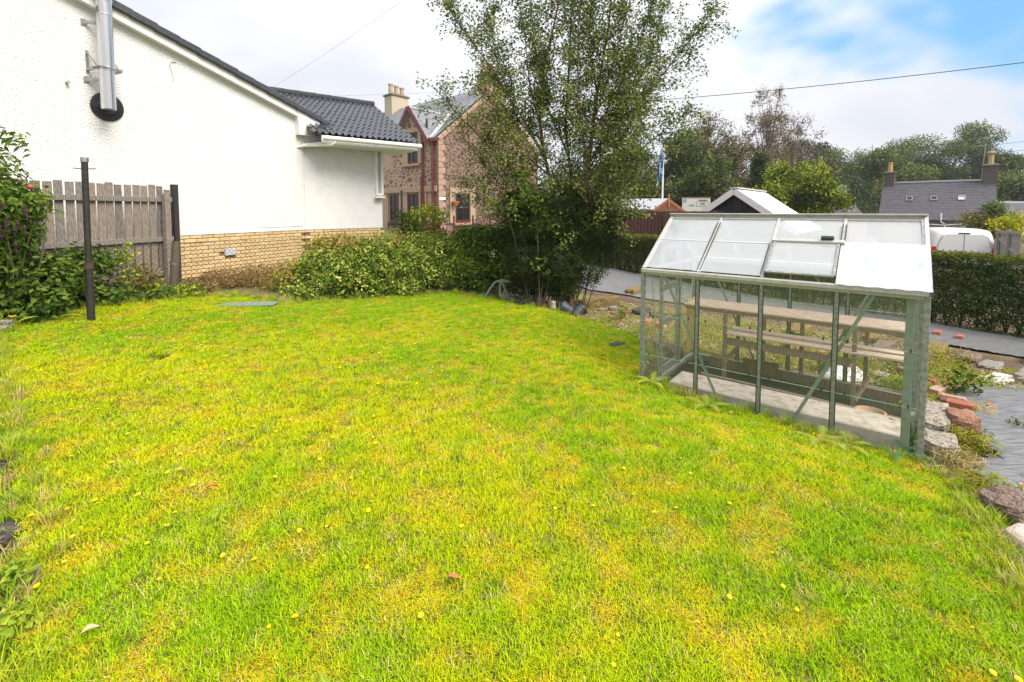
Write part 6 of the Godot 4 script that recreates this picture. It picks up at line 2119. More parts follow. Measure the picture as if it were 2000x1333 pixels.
func plot_stones() -> void:
	rng.seed = 77
	var film := mat("black_weed_sheet", [L(0.08, 0.08, 0.081), L(0.14, 0.139, 0.14), L(0.21, 0.208, 0.208)], 1.4, {"rough": 0.42, "bump": 0.5, "oct": 5, "bfreq": 0.05, "stretch": Vector3(0.6, 1, 6), "spec": 0.6})
	var hd := Vector2(0.55, -0.835)
	var ho := Vector2(-0.835, -0.55)
	var h0 := Vector2(4.66, 17.4)
	var strip := PackedVector2Array()
	for e in [[-2.0, 0.5], [13.6, 0.5], [13.0, 2.6], [9.8, 2.75], [7.0, 3.4], [4.4, 4.1], [2.4, 4.75], [-1.0, 4.6]]:
		strip.append(h0 + hd * e[0] + ho * e[1])
	sheet_patch("weed_sheet", "long strip of black weed sheet in front of the hedge foot", strip, film, 3, hd)
	sheet_patch("weed_sheet", "wide black weed sheet shining pale at the right edge of the plot", PackedVector2Array([Vector2(5.55, 5.62), Vector2(6.3, 5.85), Vector2(7.6, 5.6), Vector2(7.6, 4.2), Vector2(5.2, 3.45), Vector2(4.25, 3.25), Vector2(4.05, 3.5), Vector2(4.28, 4.05), Vector2(4.75, 4.75), Vector2(5.15, 5.2)]), film, 4, Vector2(0.8, 0.6))
	sheet_patch("weed_sheet", "crumpled end of black weed sheet below the brown boulder", PackedVector2Array([Vector2(3.80, 3.72), Vector2(4.5, 3.98), Vector2(4.2, 3.45), Vector2(3.9, 3.30), Vector2(3.62, 3.32)]), film, 6, Vector2(0.3, 0.95))
	var moss := mat("mossy_stone", [L(0.08, 0.055, 0.035), L(0.20, 0.14, 0.05), L(0.28, 0.20, 0.055), L(0.15, 0.12, 0.06)], 0.5, {"bump": 2.0, "rough": 0.95, "freq": 0.05})
	var brown := mat("brown_boulder", [L(0.10, 0.065, 0.05), L(0.19, 0.13, 0.105), L(0.26, 0.19, 0.15)], 0.5, {"bump": 2.0, "rough": 0.9, "freq": 0.05})
	var grey := mat("grey_slab", [L(0.15, 0.135, 0.11), L(0.30, 0.275, 0.235), L(0.22, 0.19, 0.13)], 0.5, {"bump": 2.0, "rough": 0.9, "freq": 0.05})
	var slab := mat("beige_slab", [L(0.13, 0.11, 0.08), L(0.31, 0.27, 0.22), L(0.36, 0.32, 0.265)], 0.6, {"bump": 1.5, "rough": 0.9, "freq": 0.04})
	var red := mat("red_sandstone", [L(0.28, 0.13, 0.08), L(0.42, 0.22, 0.14), L(0.36, 0.22, 0.15)], 0.35, {"bump": 2.0, "rough": 0.95, "freq": 0.05})
	var dark := mat("dark_stone", [L(0.03, 0.025, 0.022), L(0.07, 0.058, 0.05), L(0.12, 0.10, 0.085)], 0.4, {"bump": 1.5, "rough": 0.9})
	# [x, ahead, size, turn, material, label, lift]
	var stones := [
		[2.20, 10.6, Vector3(0.72, 0.34, 0.34), 0.3, moss, "large moss-topped stone block at the near edge of the sheet strip right of the birch"],
		[1.72, 10.2, Vector3(0.55, 0.30, 0.30), 0.5, moss, "upright stone kerb just right of the birch foot"],
		[2.20, 9.9, Vector3(0.22, 0.15, 0.18), 0.1, grey, "small pale round stone in front of the moss-topped block"],
		[1.95, 9.9, Vector3(0.26, 0.06, 0.14), 0.7, grey, "thin pale stone flake on the soil by the moss-topped block"],
		[2.72, 9.6, Vector3(0.60, 0.20, 0.30), 0.9, dark, "dark weathered stone on the soil left of the greenhouse"],
		[3.00, 9.3, Vector3(0.40, 0.16, 0.25), 0.4, dark, "second dark stone beside it, nearer the greenhouse"],
		[3.35, 12.4, Vector3(0.85, 0.24, 0.34), 0.85, moss, "yellow-mossed kerb stone at the hedge foot left of the greenhouse"],
		[6.55, 8.15, Vector3(1.05, 0.20, 0.34), 0.75, moss, "orange-mossed coping stone beside the weed sheet right of the greenhouse"],
		[6.95, 7.45, Vector3(0.95, 0.20, 0.32), 0.7, moss, "row-end mossy stone below the orange-mossed coping"],
		[6.20, 7.55, Vector3(0.80, 0.15, 0.25), 0.65, brown, "brown flat stone in the weedy row right of the greenhouse"],
		[8.10, 6.95, Vector3(0.60, 0.22, 0.30), 0.6, moss, "mossy stone at the right edge of the sheet strip"],
		[7.05, 6.65, Vector3(0.50, 0.13, 0.26), 0.6, grey, "pale grey stone above the cracked tile"],
		[7.35, 6.35, Vector3(0.55, 0.14, 0.25), 0.6, grey, "flat grey stone at the right edge above the wide sheet"],
		[6.85, 5.95, Vector3(0.50, 0.20, 0.30), 0.5, grey, "white-topped stone at the right edge over the wide sheet"],
		[4.24, 4.22, Vector3(0.24, 0.20, 0.25), -0.5, red, "rough red sandstone lump on the edge of the wide weed sheet"],
		[4.12, 4.38, Vector3(0.25, 0.30, 0.70), -0.72, slab, "long pale retaining slab beside the right greenhouse post"],
		[3.76, 3.93, Vector3(0.27, 0.24, 0.42), -0.66, slab, "lower retaining slab with dry grass in front of the pale one"],
		[3.46, 3.06, Vector3(0.38, 0.24, 0.30), 0.3, brown, "big brown boulder at the right edge of the lawn"],
		[3.14, 2.66, Vector3(0.24, 0.16, 0.26), 0.2, mat("pale_paving", [L(0.40, 0.32, 0.26), L(0.52, 0.43, 0.36)], 0.4, {"bump": 0.6}), "pale pinkish stone at the right edge below the boulder"],
		[1.55, 6.75, Vector3(0.30, 0.05, 0.16), 0.6, dark, "dark flat stone sunk in the grass left of the greenhouse"],
		[-5.72, 5.05, Vector3(0.24, 0.16, 0.2), 0.3, grey, "grey stone under the brambles at the left edge"],
		[-5.95, 4.9, Vector3(0.3, 0.2, 0.25), 0.9, dark, "dark stone at the left edge beside the grey one"],
		[-2.56, 2.17, Vector3(0.28, 0.14, 0.22), 0.3, dark, "black pitted stone in the lawn's left edge"],
		[-3.34, 2.78, Vector3(0.20, 0.12, 0.26), 0.1, mat("pale_paving", []), "pale kerb stone at the left edge of the lawn"],
		[-1.93, 1.52, Vector3(0.26, 0.12, 0.2), 0.2, brown, "pinkish brown stone in the bottom left corner"],
		[5.25, 6.75, Vector3(0.34, 0.12, 0.22), 0.2, brown, "small brown stone among the weeds right of the greenhouse post"],
		[5.75, 6.55, Vector3(0.30, 0.10, 0.20), 1.1, grey, "small grey stone in the stony row right of the greenhouse"],
		[4.85, 5.95, Vector3(0.26, 0.10, 0.20), 0.5, slab, "beige stone behind the red frogged brick"],
		[5.30, 6.05, Vector3(0.22, 0.09, 0.18), 0.1, red, "reddish stone beside the thistle-like weed"],
		[5.9, 6.9, Vector3(0.60, 0.16, 0.26), 0.65, brown, "long brown stone in front of the orange-mossed coping"],
		[7.2, 7.1, Vector3(0.55, 0.16, 0.26), 0.65, brown, "brown stone at the end of the mossy row"],
		[4.55, 7.2, Vector3(0.9, 0.22, 0.3), 0.7, moss, "mossy stone seen through the greenhouse glass"],
		[5.3, 8.3, Vector3(1.1, 0.24, 0.3), 0.75, moss, "long mossy coping seen through the middle of the greenhouse"],
		[3.6, 9.6, Vector3(1.0, 0.2, 0.3), 0.75, moss, "mossy coping seen through the left of the greenhouse"]]
	var k := 0
	for s in stones:
		var m := MB.new()
		m.rock(Vector3.ZERO, s[2], 300 + k, 0.07 if s[4] == slab else 0.12, 0.96 if s[4] == slab else 0.85, Basis(), 18, 10)
		tag(put("stone", m, s[4], self, ground(s[0], s[1], s[2].y * (0.75 if s[4] == red else 0.22)), Basis(Vector3.UP, s[3]) * Basis(Vector3.RIGHT, rf(-0.08, 0.08))), s[5], "stone", "stones round the plot")
		k += 1
	var brick_m := mat("plot_brick", [L(0.30, 0.075, 0.045), L(0.42, 0.13, 0.08), L(0.40, 0.19, 0.13)], 0.25, {"bump": 0.8, "rough": 0.9})
	var pinkb := mat("pale_brick", [L(0.42, 0.25, 0.18), L(0.55, 0.37, 0.28)], 0.25, {"bump": 0.8, "rough": 0.9})
	var orange := mat("orange_brick", [L(0.44, 0.16, 0.06), L(0.56, 0.24, 0.10)], 0.25, {"bump": 0.8, "rough": 0.9})
	var bricks := [
		[4.84, 4.86, -0.75, brick_m, 0.07, "red frogged brick lying on the sheet edge, the one nearest the sandstone lump"],
		[5.02, 5.12, -0.8, pinkb, 0.05, "pale mortared brick behind the red frogged one"],
		[5.12, 5.42, 0.5, pinkb, 0.03, "second pale brick in the weedy row by the greenhouse"],
		[4.35, 5.6, 0.8, pinkb, 0.03, "pale brick half buried in weeds close to the greenhouse"],
		[8.35, 8.45, 0.75, brick_m, 0.06, "red brick on the black strip, right one of the pair before the hedge"],
		[8.15, 8.68, 0.75, brick_m, 0.06, "mossy brick on the black strip, left one of the pair before the hedge"],
		[2.55, 8.55, 0.9, orange, 0.05, "orange brick on the soil left of the greenhouse"],
		[2.72, 8.35, 1.0, orange, 0.05, "second orange brick partly hidden by the greenhouse corner"]]
	for b in bricks:
		var m := MB.new()
		m.box(Vector3.ZERO, Vector3(0.215, 0.075, 0.103), Basis(), 0.008)
		m.box(Vector3(0, 0.036, 0.0), Vector3(0.15, 0.006, 0.012), Basis())
		for z in [-0.028, 0.028]:
			m.box(Vector3(0, 0.036, z), Vector3(0.15, 0.006, 0.012), Basis())
		tag(put("loose_brick", m, b[3], self, ground(b[0], b[1], b[4]), Basis(Vector3.UP, b[2]) * Basis(Vector3.RIGHT, rf(-0.12, 0.12))), b[5], "brick", "loose bricks on the plot")
	var tl := MB.new()
	tl.box(Vector3(-0.14, 0, 0), Vector3(0.28, 0.025, 0.26), Basis(), 0.004)
	tl.box(Vector3(0.16, -0.005, 0.02), Vector3(0.29, 0.025, 0.24), Basis(Vector3.UP, 0.06), 0.004)
	tag(put("cracked_tile", tl, mat("pale_tile", [L(0.55, 0.47, 0.45), L(0.66, 0.59, 0.57)], 0.5), self, ground(6.45, 6.0, 0.05), Basis(Vector3.UP, 0.5)), "cracked pale pink paving tile above the wide weed sheet", "tile")
	# broken brick and small stones among the soil right of the greenhouse and beside the birch
	for e in [[4.3, 6.6, 4.9, 7.3, 26], [1.5, 3.3, 8.2, 10.2, 12], [3.7, 5.2, 3.3, 5.6, 14]]:
		for i in int(e[4]):
			var x := rf(e[0], e[1])
			var z := rf(e[2], e[3])
			var b := (x - 1.5585) * 0.63 + (z - 5.4086) * 0.776
			var a := (x - 1.5585) * 0.776 - (z - 5.4086) * 0.63
			if not Geometry2D.is_point_in_polygon(Vector2(x, z), low_poly) or (a < 2.6 and b < 2.0):
				continue
			var m := MB.new()
			var sz := Vector3(rf(0.07, 0.17), rf(0.04, 0.08), rf(0.06, 0.12))
			m.rock(Vector3.ZERO, sz, 700 + i + int(e[4]) * 50, 0.12, 0.8, Basis(), 10, 6)
			var which := rng.randi() % 4
			tag(put("rubble_piece", m, [brick_m, red, pinkb, grey][which], self, ground(x, z, sz.y * 0.3), Basis(Vector3.UP, rf(0, TAU))), "small lump of %s lying loose in the soil %s" % [["broken red brick", "rough red sandstone", "pale pink brick", "grey stone"][which], "behind the greenhouse" if e[0] > 4.0 else "near the birch" if e[0] < 2.0 else "by the slabs"], "rubble", "small rubble on the plot")
	# weeds on the plot
	var w := spray(7, 0.035, 0.018, 0.05, 61, 0.7)
	var wide := spray(5, 0.085, 0.032, 0.07, 62, 0.8)
	var yel: Array = [Color(0.18, 0.24, 0.02), Color(0.36, 0.36, 0.04), Color(0.34, 0.24, 0.06)]
	weed("tall dark green thistle-like weed beside the red frogged brick", 5.42, 5.40, 0.15, 0.18, 34, wide, MID_GREEN)
	weed("yellow-green weed clump behind the right greenhouse post", 4.55, 5.9, 0.22, 0.12, 60, w, yel)
	weed("yellow-green weed clump on the retaining slab end", 4.45, 5.05, 0.16, 0.10, 55, w, yel)
	weed("low green weeds in front of the pale grey stones", 6.1, 5.95, 0.35, 0.10, 90, w, BRIGHT)
	weed("green weeds in the middle of the stony row", 5.5, 6.3, 0.35, 0.14, 80, w, MID_GREEN)
	weed("yellow weed on the orange-mossed coping stone", 6.35, 7.7, 0.10, 0.14, 25, w, yel)
	weed("weeds spilling over the brown flat stone", 6.6, 7.0, 0.45, 0.12, 90, w, yel)
	weed("small green tuft on the wide weed sheet at the right edge", 5.0, 4.42, 0.13, 0.03, 22, w, MID_GREEN)
	weed("dark nettle-like weed in the gap beside the right greenhouse post", 3.72, 4.25, 0.10, 0.22, 45, wide, [Color(0.06, 0.14, 0.03), Color(0.12, 0.24, 0.05)])
	weed("pale weeds on the soil bed right of the black pots", 1.75, 8.35, 0.30, 0.10, 55, w, yel)
	weed("upright green weed among the dark stones", 2.15, 8.9, 0.14, 0.18, 40, w, MID_GREEN)
	weed("yellowish weeds along the soil bed edge by the greenhouse", 2.25, 7.75, 0.25, 0.10, 60, w, yel)
	weed("leafy weed seen behind the greenhouse back glass", 4.35, 6.1, 0.18, 0.14, 34, wide, BRIGHT)
	weed("blue-green cabbage-like weed in front of the old window frame", 0.20, 8.75, 0.17, 0.13, 50, w, [Color(0.025, 0.06, 0.03), Color(0.06, 0.12, 0.06)])
	weed("green leafy weeds by the left lawn edge below the honeysuckle", -5.85, 5.0, 0.2, 0.12, 45, w, BRIGHT)
	weed("round-leaved creeping weed in the bottom left lawn edge", -1.95, 1.72, 0.07, 0.05, 30, spray(5, 0.035, 0.030, 0.04, 63, 0.6), BRIGHT)
	weed("round-leaved creeping weed just above the bottom left one", -2.12, 1.90, 0.06, 0.05, 26, spray(5, 0.035, 0.030, 0.04, 63, 0.6), BRIGHT)
	weed("bright yellow-green grass clump at the sheet's lower edge", 4.12, 3.95, 0.10, 0.07, 40, spray(10, 0.10, 0.008, 0.05, 64, 1.0), yel)
	weed("dry grass tuft hanging over the lower retaining slab", 3.72, 3.70, 0.12, 0.05, 60, spray(10, 0.11, 0.006, 0.05, 65, 1.0), [Color(0.34, 0.28, 0.09), Color(0.5, 0.42, 0.2)])
	weed("dry grass tuft beside the sandstone lump", 4.05, 4.02, 0.10, 0.05, 50, spray(10, 0.11, 0.006, 0.05, 65, 1.0), yel)
	weed("dry yellow grass at the upper edge of the wide weed sheet", 6.2, 5.75, 0.5, 0.03, 70, spray(10, 0.11, 0.006, 0.05, 65, 1.0), [Color(0.34, 0.28, 0.09), Color(0.5, 0.42, 0.2)])
	weed("dry straw beside the red frogged brick", 5.0, 4.82, 0.08, 0.03, 26, spray(10, 0.11, 0.006, 0.05, 65, 1.0), [Color(0.44, 0.32, 0.14), Color(0.6, 0.48, 0.25)])
	weed("grass and straw above the brown boulder", 3.55, 3.32, 0.14, 0.05, 80, spray(10, 0.11, 0.006, 0.05, 65, 1.0), yel)
	weed("yellow-green weeds in front of the small brown stone", 5.0, 6.5, 0.3, 0.10, 90, w, yel)
	weed("yellow-green weeds beside the beige stone", 4.75, 5.5, 0.2, 0.10, 70, w, BRIGHT)
	# soil litter: chips of bark, leaves and gravel
	var chip := MB.new()
	chip.box(Vector3.ZERO, Vector3(0.035, 0.008, 0.018), Basis(), 0.003)
	var list: Array = []
	for i in 14000:
		var x := rf(0.2, 7.2)
		var z := rf(3.4, 11.0)
		var q := Vector2(x, z)
		if not Geometry2D.is_point_in_polygon(q, low_poly) or Geometry2D.is_point_in_polygon(q, strip):
			continue
		var b := (x - 1.5585) * 0.63 + (z - 5.4086) * 0.776
		var a := (x - 1.5585) * 0.776 - (z - 5.4086) * 0.63
		if a > -0.05 and a < 2.55 and b > -0.1 and b < 1.95:
			continue
		var c := mixc([Color(0.08, 0.05, 0.03), Color(0.26, 0.15, 0.08), Color(0.44, 0.30, 0.18), Color(0.38, 0.35, 0.31)], rf(0, 1))
		list.append([Transform3D(Basis(rdir(), rf(0, TAU)) * rf(0.5, 1.5), ground(x, z, 0.006)), c])
	tag(scatter("soil_litter", chip.done(), leaf_mat("litter", 0.0, 0.9), list), "bark chips, dead leaves and gravel littering the bare soil", "litter")

# ---------------------------------------------------------------- small things by the birch and in the lawn
func small_things() -> void:
	rng.seed = 88
	var up := Vector3.UP
	var old := mat("old_frame_wood", [L(0.20, 0.17, 0.12), L(0.34, 0.30, 0.22), L(0.40, 0.36, 0.28)], 0.5, {"stretch": Vector3(2, 2, 2), "bump": 0.4, "rough": 0.9})
	var fr := thing("window_frame", "old wooden window frame standing on edge under the bushes left of the birch", "window frame")
	var a := P(-0.24, -1.72, 9.12)
	var b := P(0.44, -1.80, 9.05)
	for e in [[a, a + up * 0.33, 0.04], [b, b + up * 0.31, 0.05], [a + up * 0.33, b + up * 0.31, 0.05], [a + up * 0.02, b + up * 0.01, 0.06]]:
		var m := MB.new()
		m.bar(e[0], e[1], e[2], e[2], up, 0.005)
		put("frame_bar", m, old, fr)
	var hs := thing("grey_hose", "arched length of grey ribbed hose leaning on the old window frame", "hose")
	var hm := MB.new()
	var pts: Array = []
	var rad: Array = []
	for k in 41:
		var t := k / 40.0
		pts.append(P(-0.56 + 0.50 * pow(t, 1.05), -1.74 + 0.36 * pow(sin(PI * pow(t, 1.35)), 0.85) - 0.02 * t, 9.02 - 0.06 * t))
		rad.append(0.023 if k % 2 else 0.0195)
	hm.tube(pts, rad, 10)
	put("tube", hm, mat("grey_hose", [L(0.12, 0.13, 0.15), L(0.22, 0.23, 0.25)], 0.3, {"rough": 0.5}), hs)
	var terra := mat("terracotta", [L(0.28, 0.085, 0.04), L(0.40, 0.14, 0.07)], 0.3, {"rough": 0.85})
	for e in [[-0.08, 9.35, 0.10, 0.0, "left clay pot of three behind the old window frame"], [0.06, 9.28, 0.095, 0.25, "tilted middle clay pot of three behind the old window frame"], [0.20, 9.4, 0.075, 0.0, "smallest clay pot, right of three behind the old window frame"]]:
		var m := MB.new()
		var r: float = e[2]
		m.lathe(Vector3.ZERO, [Vector2(0, 0), Vector2(r * 0.62, 0), Vector2(r * 0.88, r * 1.45), Vector2(r, r * 1.45), Vector2(r, r * 1.9), Vector2(r * 0.85, r * 1.9), Vector2(r * 0.6, r * 0.3), Vector2(0, r * 0.3)], 18)
		tag(put("clay_pot", m, terra, self, ground(e[0], e[1], 0.01), Basis(Vector3.FORWARD, e[3])), e[4], "plant pot", "clay pots behind the window frame")
	var blackp := mat("black_pot_plastic", [L(0.03, 0.035, 0.045), L(0.05, 0.056, 0.068)], 0.3, {"rough": 0.5})
	for e in [[1.04, 8.55, 1.15, -0.5, "black plastic pot lying on its side at the birch foot, left of two"], [1.22, 8.42, -1.0, 0.6, "dark grey plastic pot lying on its side at the birch foot, right of two"]]:
		var m := MB.new()
		m.lathe(Vector3(0, -0.11, 0), [Vector2(0, 0), Vector2(0.085, 0), Vector2(0.115, 0.2), Vector2(0.128, 0.2), Vector2(0.128, 0.225), Vector2(0.11, 0.225), Vector2(0.08, 0.02), Vector2(0, 0.02)], 20)
		tag(put("plastic_pot", m, blackp, self, ground(e[0], e[1], 0.11), Basis(Vector3.UP, e[3]) * Basis(Vector3.BACK, e[2])), e[4], "plant pot", "plastic pots by the birch")
	var wh := MB.new()
	wh.lathe(Vector3.ZERO, [Vector2(0, 0), Vector2(0.05, 0.0), Vector2(0.058, 0.05), Vector2(0.045, 0.12), Vector2(0.05, 0.17), Vector2(0.03, 0.19), Vector2(0, 0.19)], 14)
	tag(put("stone_ornament", wh, mat("pale_ornament", [L(0.32, 0.27, 0.22), L(0.45, 0.40, 0.34)], 0.2), self, ground(0.78, 8.62, 0.0)), "small pale worn ornament under the dark shrub", "ornament")
	var cov := MB.new()
	cov.box(Vector3.ZERO, Vector3(0.80, 0.03, 0.24), Basis(), 0.006)
	for k in 8:
		cov.box(Vector3(-0.35 + k * 0.1, 0.016, 0), Vector3(0.02, 0.012, 0.2), Basis())
	tag(put("drain_cover", cov, mat("grey_green_cover", [L(0.12, 0.15, 0.135), L(0.25, 0.29, 0.26)], 0.25, {"rough": 0.7}), self, ground(-4.05, 6.98, 0.012), Basis(Vector3.UP, 0.15)), "flat grey-green drain cover let into the lawn before the spreading bush", "drain cover")
	var ch := MB.new()
	ch.box(Vector3.ZERO, Vector3(0.07, 0.05, 0.5), Basis(), 0.01)
	ch.box(Vector3(0.0, 0.02, 0), Vector3(0.03, 0.03, 0.48), Basis(), 0.004)
	tag(put("drain_channel", ch, mat("black_trim", []), self, ground(-2.02, 1.60, 0.0), Basis(Vector3.UP, 0.35)), "black plastic edging strip in the bottom left corner", "edging")
	# orange poppy at the left edge
	var pp := thing("orange_poppy", "single orange poppy on a thin stem at the left edge", "flower", ground(-5.52, 5.02))
	var ps := MB.new()
	ps.tube([Vector3.ZERO, Vector3(0.01, 0.10, 0), Vector3(0.02, 0.17, 0.02)], [0.003, 0.0025, 0.002], 5)
	put("stem", ps, mat("stem_green", [L(0.10, 0.16, 0.04)]), pp)
	var om := mat("orange_petal", [L(0.85, 0.32, 0.01)], 0.1, {"rough": 0.6})
	for k in 4:
		var m := MB.new()
		m.smooth(true)
		var d := Vector3(cos(k * PI / 2), 0, sin(k * PI / 2))
		var s := Vector3(-d.z, 0, d.x)
		var o := Vector3(0.02, 0.17, 0.02)
		m.quad(o, o + d * 0.022 - s * 0.02 + up * 0.012, o + d * 0.035 + up * 0.022, o + d * 0.022 + s * 0.02 + up * 0.012, up)
		put("petal", m, om, pp)

	# hawkbit flowers in the grass
	var fm := MB.new()
	for k in 14:
		var an := TAU * k / 14
		for ring in 2:
			var r: float = 0.0145 if ring == 0 else 0.010
			var d := Vector3(cos(an + ring * 0.2), 0, sin(an + ring * 0.2))
			var s := Vector3(-d.z, 0, d.x)
			fm.quad(d * 0.001 + up * 0.002 * ring, d * r * 0.9 - s * 0.0026 + up * (0.002 + 0.003 * ring), d * r + up * (0.002 + 0.003 * ring), d * r * 0.9 + s * 0.0026 + up * (0.002 + 0.003 * ring), up)
	var flower := fm.done()
	var sm := MB.new()
	sm.tube([Vector3(0, -0.05, 0), Vector3(0.002, 0, 0)], [0.0014, 0.0012], 4, false)
	var stem := sm.done()
	var ym := mat("yellow_petal", [L(0.85, 0.60, 0.0)], 0.1, {"rough": 0.6})
	var gm := mat("stem_green", [])
	var first: Node3D = null
	var n := 0
	var patch := FastNoiseLite.new()
	patch.seed = 12
	patch.frequency = 0.5
	while n < 240:
		var x := rf(-5.6, 2.9)
		var z := pow(rng.randf(), 1.25) * 7.3 + 1.45
		if n >= 100:   # thicker towards the left edge and near the camera
			x = rf(-5.6, -0.6)
			z = rf(1.5, 6.0)
		if not Geometry2D.is_point_in_polygon(Vector2(x, z), lawn_poly) or patch.get_noise_2d(x, z) < rf(-0.5, 0.25):
			continue
		var f: Node3D
		if first == null:
			f = Node3D.new()
			f.name = "hawkbit_flower"
			put("petals", flower, ym, f)
			put("stem", stem, gm, f)
			first = f
		else:
			f = first.duplicate()
			f.name = "hawkbit_flower_%03d" % n
		f.transform = Transform3D(Basis(rdir().slerp(up, 0.8).normalized().cross(Vector3.FORWARD).normalized(), rf(-0.3, 0.3)) * rf(0.5, 0.95), ground(x, z, 0.022 + rf(0, 0.012)))
		add_child(f, true)
		tag(f, "small yellow hawkbit flower open in the lawn grass", "flower", "yellow flowers in the lawn")
		n += 1
	# fallen leaves on the lawn
	var leaves := [[-1.72, 2.55, "curled red-brown fallen leaf on the left part of the lawn"], [-0.27, 2.03, "reddish fallen leaf or cone lying in the lower middle of the lawn"], [-0.30, 3.75, "brown fallen leaf in the middle of the lawn"], [2.75, 4.0, "orange fallen leaf at the foot of the greenhouse"], [-1.62, 1.68, "pale tan fallen leaf near the bottom left corner"], [-2.05, 1.72, "rust fallen leaf among the creeping weed"], [3.25, 3.55, "small brown leaf on the lawn by the right greenhouse post"]]
	for e in leaves:
		var m := MB.new()
		m.smooth(true)
		for i in 6:
			for s in [-1.0, 1.0]:
				var f := func(t: float, w: float) -> Vector3:
					var ww := 0.014 * sin(PI * clampf(t * 0.95 + 0.03, 0, 1)) * w
					return Vector3((t - 0.5) * 0.055, 0.006 + 0.010 * absf(w) + 0.010 * sin(t * 4.0), ww)
				m.quad(f.call(i / 6.0, 0.0), f.call((i + 1) / 6.0, 0.0), f.call((i + 1) / 6.0, s), f.call(i / 6.0, s), up)
		var tan: bool = String(e[2]).begins_with("pale")
		tag(put("fallen_leaf", m, mat("tan_leaf", [L(0.50, 0.33, 0.20)]) if tan else mat("rust_leaf", [L(0.36, 0.10, 0.04), L(0.5, 0.19, 0.08)], 0.1), self, ground(e[0], e[1], 0.035), Basis(Vector3.UP, rf(0, TAU))), e[2], "leaf", "fallen leaves on the lawn")

# ---------------------------------------------------------------- the lawn
func tuft(n: int, l: float, w: float, r: float, sd: int) -> ArrayMesh:
	var g := RandomNumberGenerator.new()
	g.seed = sd
	var st := SurfaceTool.new()
	st.begin(Mesh.PRIMITIVE_TRIANGLES)
	st.set_smooth_group(-1)
	for i in n:
		var a := g.randf_range(0, TAU)
		var p := Vector3(cos(a), 0, sin(a)) * r * sqrt(g.randf())
		var b := g.randf_range(0, TAU)
		var d := Vector3(cos(b), 0, sin(b))
		var ll := l * g.randf_range(0.5, 1.15)
		var lean := g.randf_range(0.25, 1.3)
		var s := Vector3(-d.z, 0, d.x) * w * g.randf_range(0.35, 0.6)
		var mid := p + (Vector3.UP + d * lean * 0.5).normalized() * ll * 0.55
		var tip := mid + (Vector3.UP * 0.6 + d * lean).normalized() * ll * 0.5
		var k := g.randf_range(0.75, 1.3)
		st.set_color(Color(k, k * g.randf_range(0.94, 1.04), k))
		for v in [p - s, mid - s * 0.8, p + s, p + s, mid - s * 0.8, mid + s * 0.8, mid - s * 0.8, tip, mid + s * 0.8]:
			st.add_vertex(v)
	st.generate_normals()
	return st.commit()

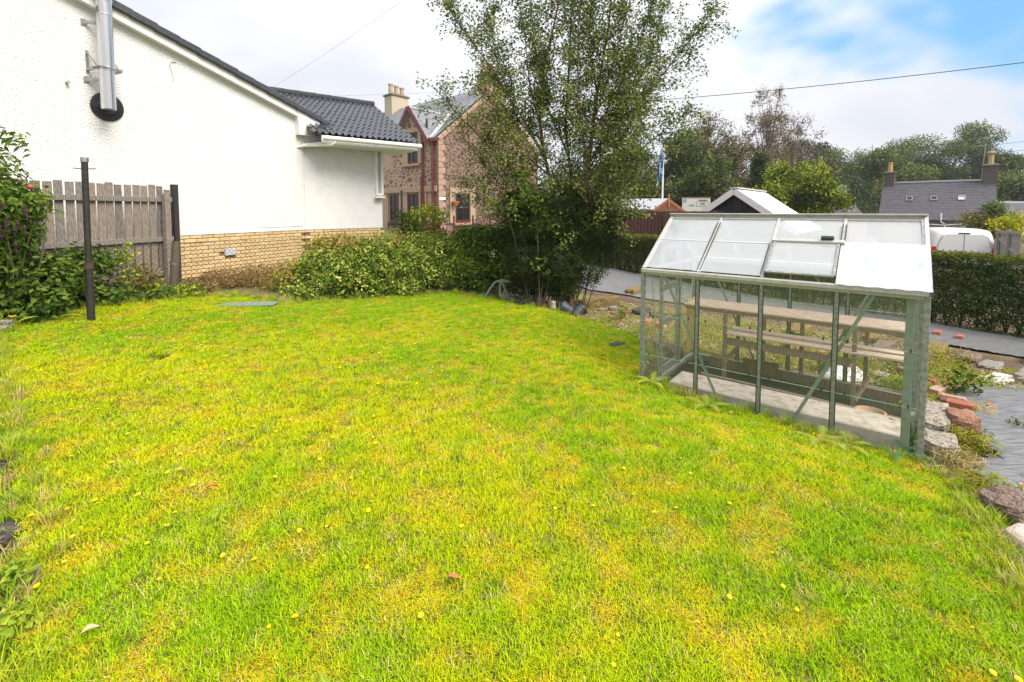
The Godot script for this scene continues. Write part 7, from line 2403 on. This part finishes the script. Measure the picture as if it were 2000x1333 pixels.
func lawn() -> void:
	rng.seed = 99
	var big := FastNoiseLite.new()
	big.seed = 2
	big.frequency = 0.35
	big.fractal_octaves = 3
	var fine := FastNoiseLite.new()
	fine.seed = 8
	fine.frequency = 2.2
	fine.fractal_octaves = 3
	var meshes := [tuft(18, 0.030, 0.0036, 0.040, 71), tuft(18, 0.036, 0.0038, 0.045, 72)]
	var lists := [[], []]
	var long_list: Array = []
	var moss_list: Array = []
	var tries := 190000
	for i in tries:
		var z := 1.1 + pow(rng.randf(), 1.35) * 8.3
		var x := rf(-6.0, 3.6)
		if absf(x) > z * 1.2 + 0.25:
			continue
		var q := Vector2(x, z)
		if not Geometry2D.is_point_in_polygon(q, lawn_poly):
			continue
		var b := big.get_noise_2d(x, z)
		var f := fine.get_noise_2d(x, z)
		var f2 := fine.get_noise_2d(x * 3.1 + 50.0, z * 3.1)
		if f2 < -0.26 and rng.randf() < 0.8:
			continue
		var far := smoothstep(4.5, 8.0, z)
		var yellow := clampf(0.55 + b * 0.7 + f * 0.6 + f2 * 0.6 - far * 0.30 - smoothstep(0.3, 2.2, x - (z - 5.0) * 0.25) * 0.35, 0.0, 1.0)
		var green := Color(0.19, 0.37, 0.006).lerp(Color(0.38, 0.56, 0.008), rf(0, 1))
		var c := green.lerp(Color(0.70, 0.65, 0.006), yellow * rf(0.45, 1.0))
		if f + f2 * 0.6 + 0.12 * (1.0 - smoothstep(2.2, 4.6, z)) > 0.24 and rng.randf() < 0.5:
			c = c.lerp(Color(0.64, 0.36, 0.024), rf(0.3, 1.0))
		if rng.randf() < 0.07:
			c = Color(0.10, 0.17, 0.012)
		if rng.randf() < 0.05:
			c = Color(0.60, 0.48, 0.17)
		var hgt := rf(0.7, 1.2) * (1.0 - 0.45 * smoothstep(0.1, 0.35, f)) * (1.0 - 0.5 * f2)
		var k := rng.randi() % 2
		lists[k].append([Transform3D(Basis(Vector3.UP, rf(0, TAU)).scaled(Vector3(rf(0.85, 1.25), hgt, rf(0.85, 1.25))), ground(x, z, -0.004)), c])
	for i in 2:
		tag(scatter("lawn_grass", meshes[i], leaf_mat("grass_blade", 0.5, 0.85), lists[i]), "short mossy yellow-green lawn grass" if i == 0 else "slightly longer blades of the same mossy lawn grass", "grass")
	# longer grass along the edges of the lawn
	var lm := tuft(22, 0.13, 0.005, 0.05, 73)
	for i in lawn_poly.size():
		var p := lawn_poly[i]
		var e := lawn_poly[(i + 1) % lawn_poly.size()]
		if p.y < 1.2 and e.y < 1.2:
			continue
		var len := p.distance_to(e)
		var dense := 60 if i >= 11 and i < 19 else 45
		if i >= 7 and i < 11:
			dense = 110
		if i < 5 or i > 22:
			dense = 30
		for k in int(len * dense):
			var t := p.lerp(e, rng.randf()) + Vector2(rf(-0.14, 0.12), rf(-0.14, 0.12))
			var c := Color(0.17, 0.33, 0.012).lerp(Color(0.42, 0.44, 0.03), rf(0, 1))
			if rng.randf() < 0.18:
				c = Color(0.46, 0.36, 0.14)
			var s := rf(0.45, 1.05)
			long_list.append([Transform3D(Basis(Vector3.UP, rf(0, TAU)).scaled(Vector3(s, s, s)), ground(t.x, t.y, -0.01)), c])
	for i in 1500:   # rough grass round the plot and along the fence foot
		var x := rf(-5.8, 7.0)
		var z := rf(2.3, 9.0)
		var q := Vector2(x, z)
		var b := (x - 1.5585) * 0.63 + (z - 5.4086) * 0.776
		var a := (x - 1.5585) * 0.776 - (z - 5.4086) * 0.63
		if a > -0.05 and a < 2.55 and b > -0.05 and b < 1.95:
			continue
		if Geometry2D.is_point_in_polygon(q, lawn_poly) or (Geometry2D.is_point_in_polygon(q, low_poly) and not (b > 1.9 and b < 4.2)) or z < 2.3 + (x - 3.0):
			continue
		var s := rf(0.3, 0.8)
		long_list.append([Transform3D(Basis(Vector3.UP, rf(0, TAU)).scaled(Vector3(s, s * 0.8, s)), ground(x, z, -0.01)), Color(0.16, 0.24, 0.02).lerp(Color(0.36, 0.30, 0.06), rf(0, 1))])
	tag(scatter("edge_grass", lm, leaf_mat("grass_blade", 0.5, 0.85), long_list), "longer rough grass fringing the lawn edges", "grass")
	# thin mossy turf seen behind the greenhouse
	var turf := tuft(14, 0.03, 0.006, 0.06, 74)
	for i in 9000:
		var a := rf(-0.8, 4.0)
		var b := rf(1.95, 4.6)
		var x := 1.5585 + 0.776 * a + 0.63 * b
		var z := 5.4086 - 0.63 * a + 0.776 * b
		if Geometry2D.is_point_in_polygon(Vector2(x, z), lawn_poly) or fine.get_noise_2d(x * 0.6, z * 0.6) < rf(-0.35, 0.1):
			continue
		var c := Color(0.22, 0.28, 0.02).lerp(Color(0.40, 0.34, 0.06), rf(0, 1))
		moss_list.append([Transform3D(Basis(Vector3.UP, rf(0, TAU)) * rf(0.7, 1.3), ground(x, z, -0.004)), c])
	tag(scatter("rough_turf", turf, leaf_mat("grass_blade", 0.5, 0.85), moss_list), "thin mossy turf on the ground behind the greenhouse", "grass")

func weed(label: String, x: float, z: float, rx: float, ry: float, n: int, lf: Mesh, cols: Array) -> void:
	bush("weed", label, "weed", ground(x, z), [[x, H(x, z) + ry * 0.8, z, rx, ry, rx, n, cols, 0.1]], lf, cols, 0.5, Color(0.12, 0.11, 0.04), "weeds on the plot")
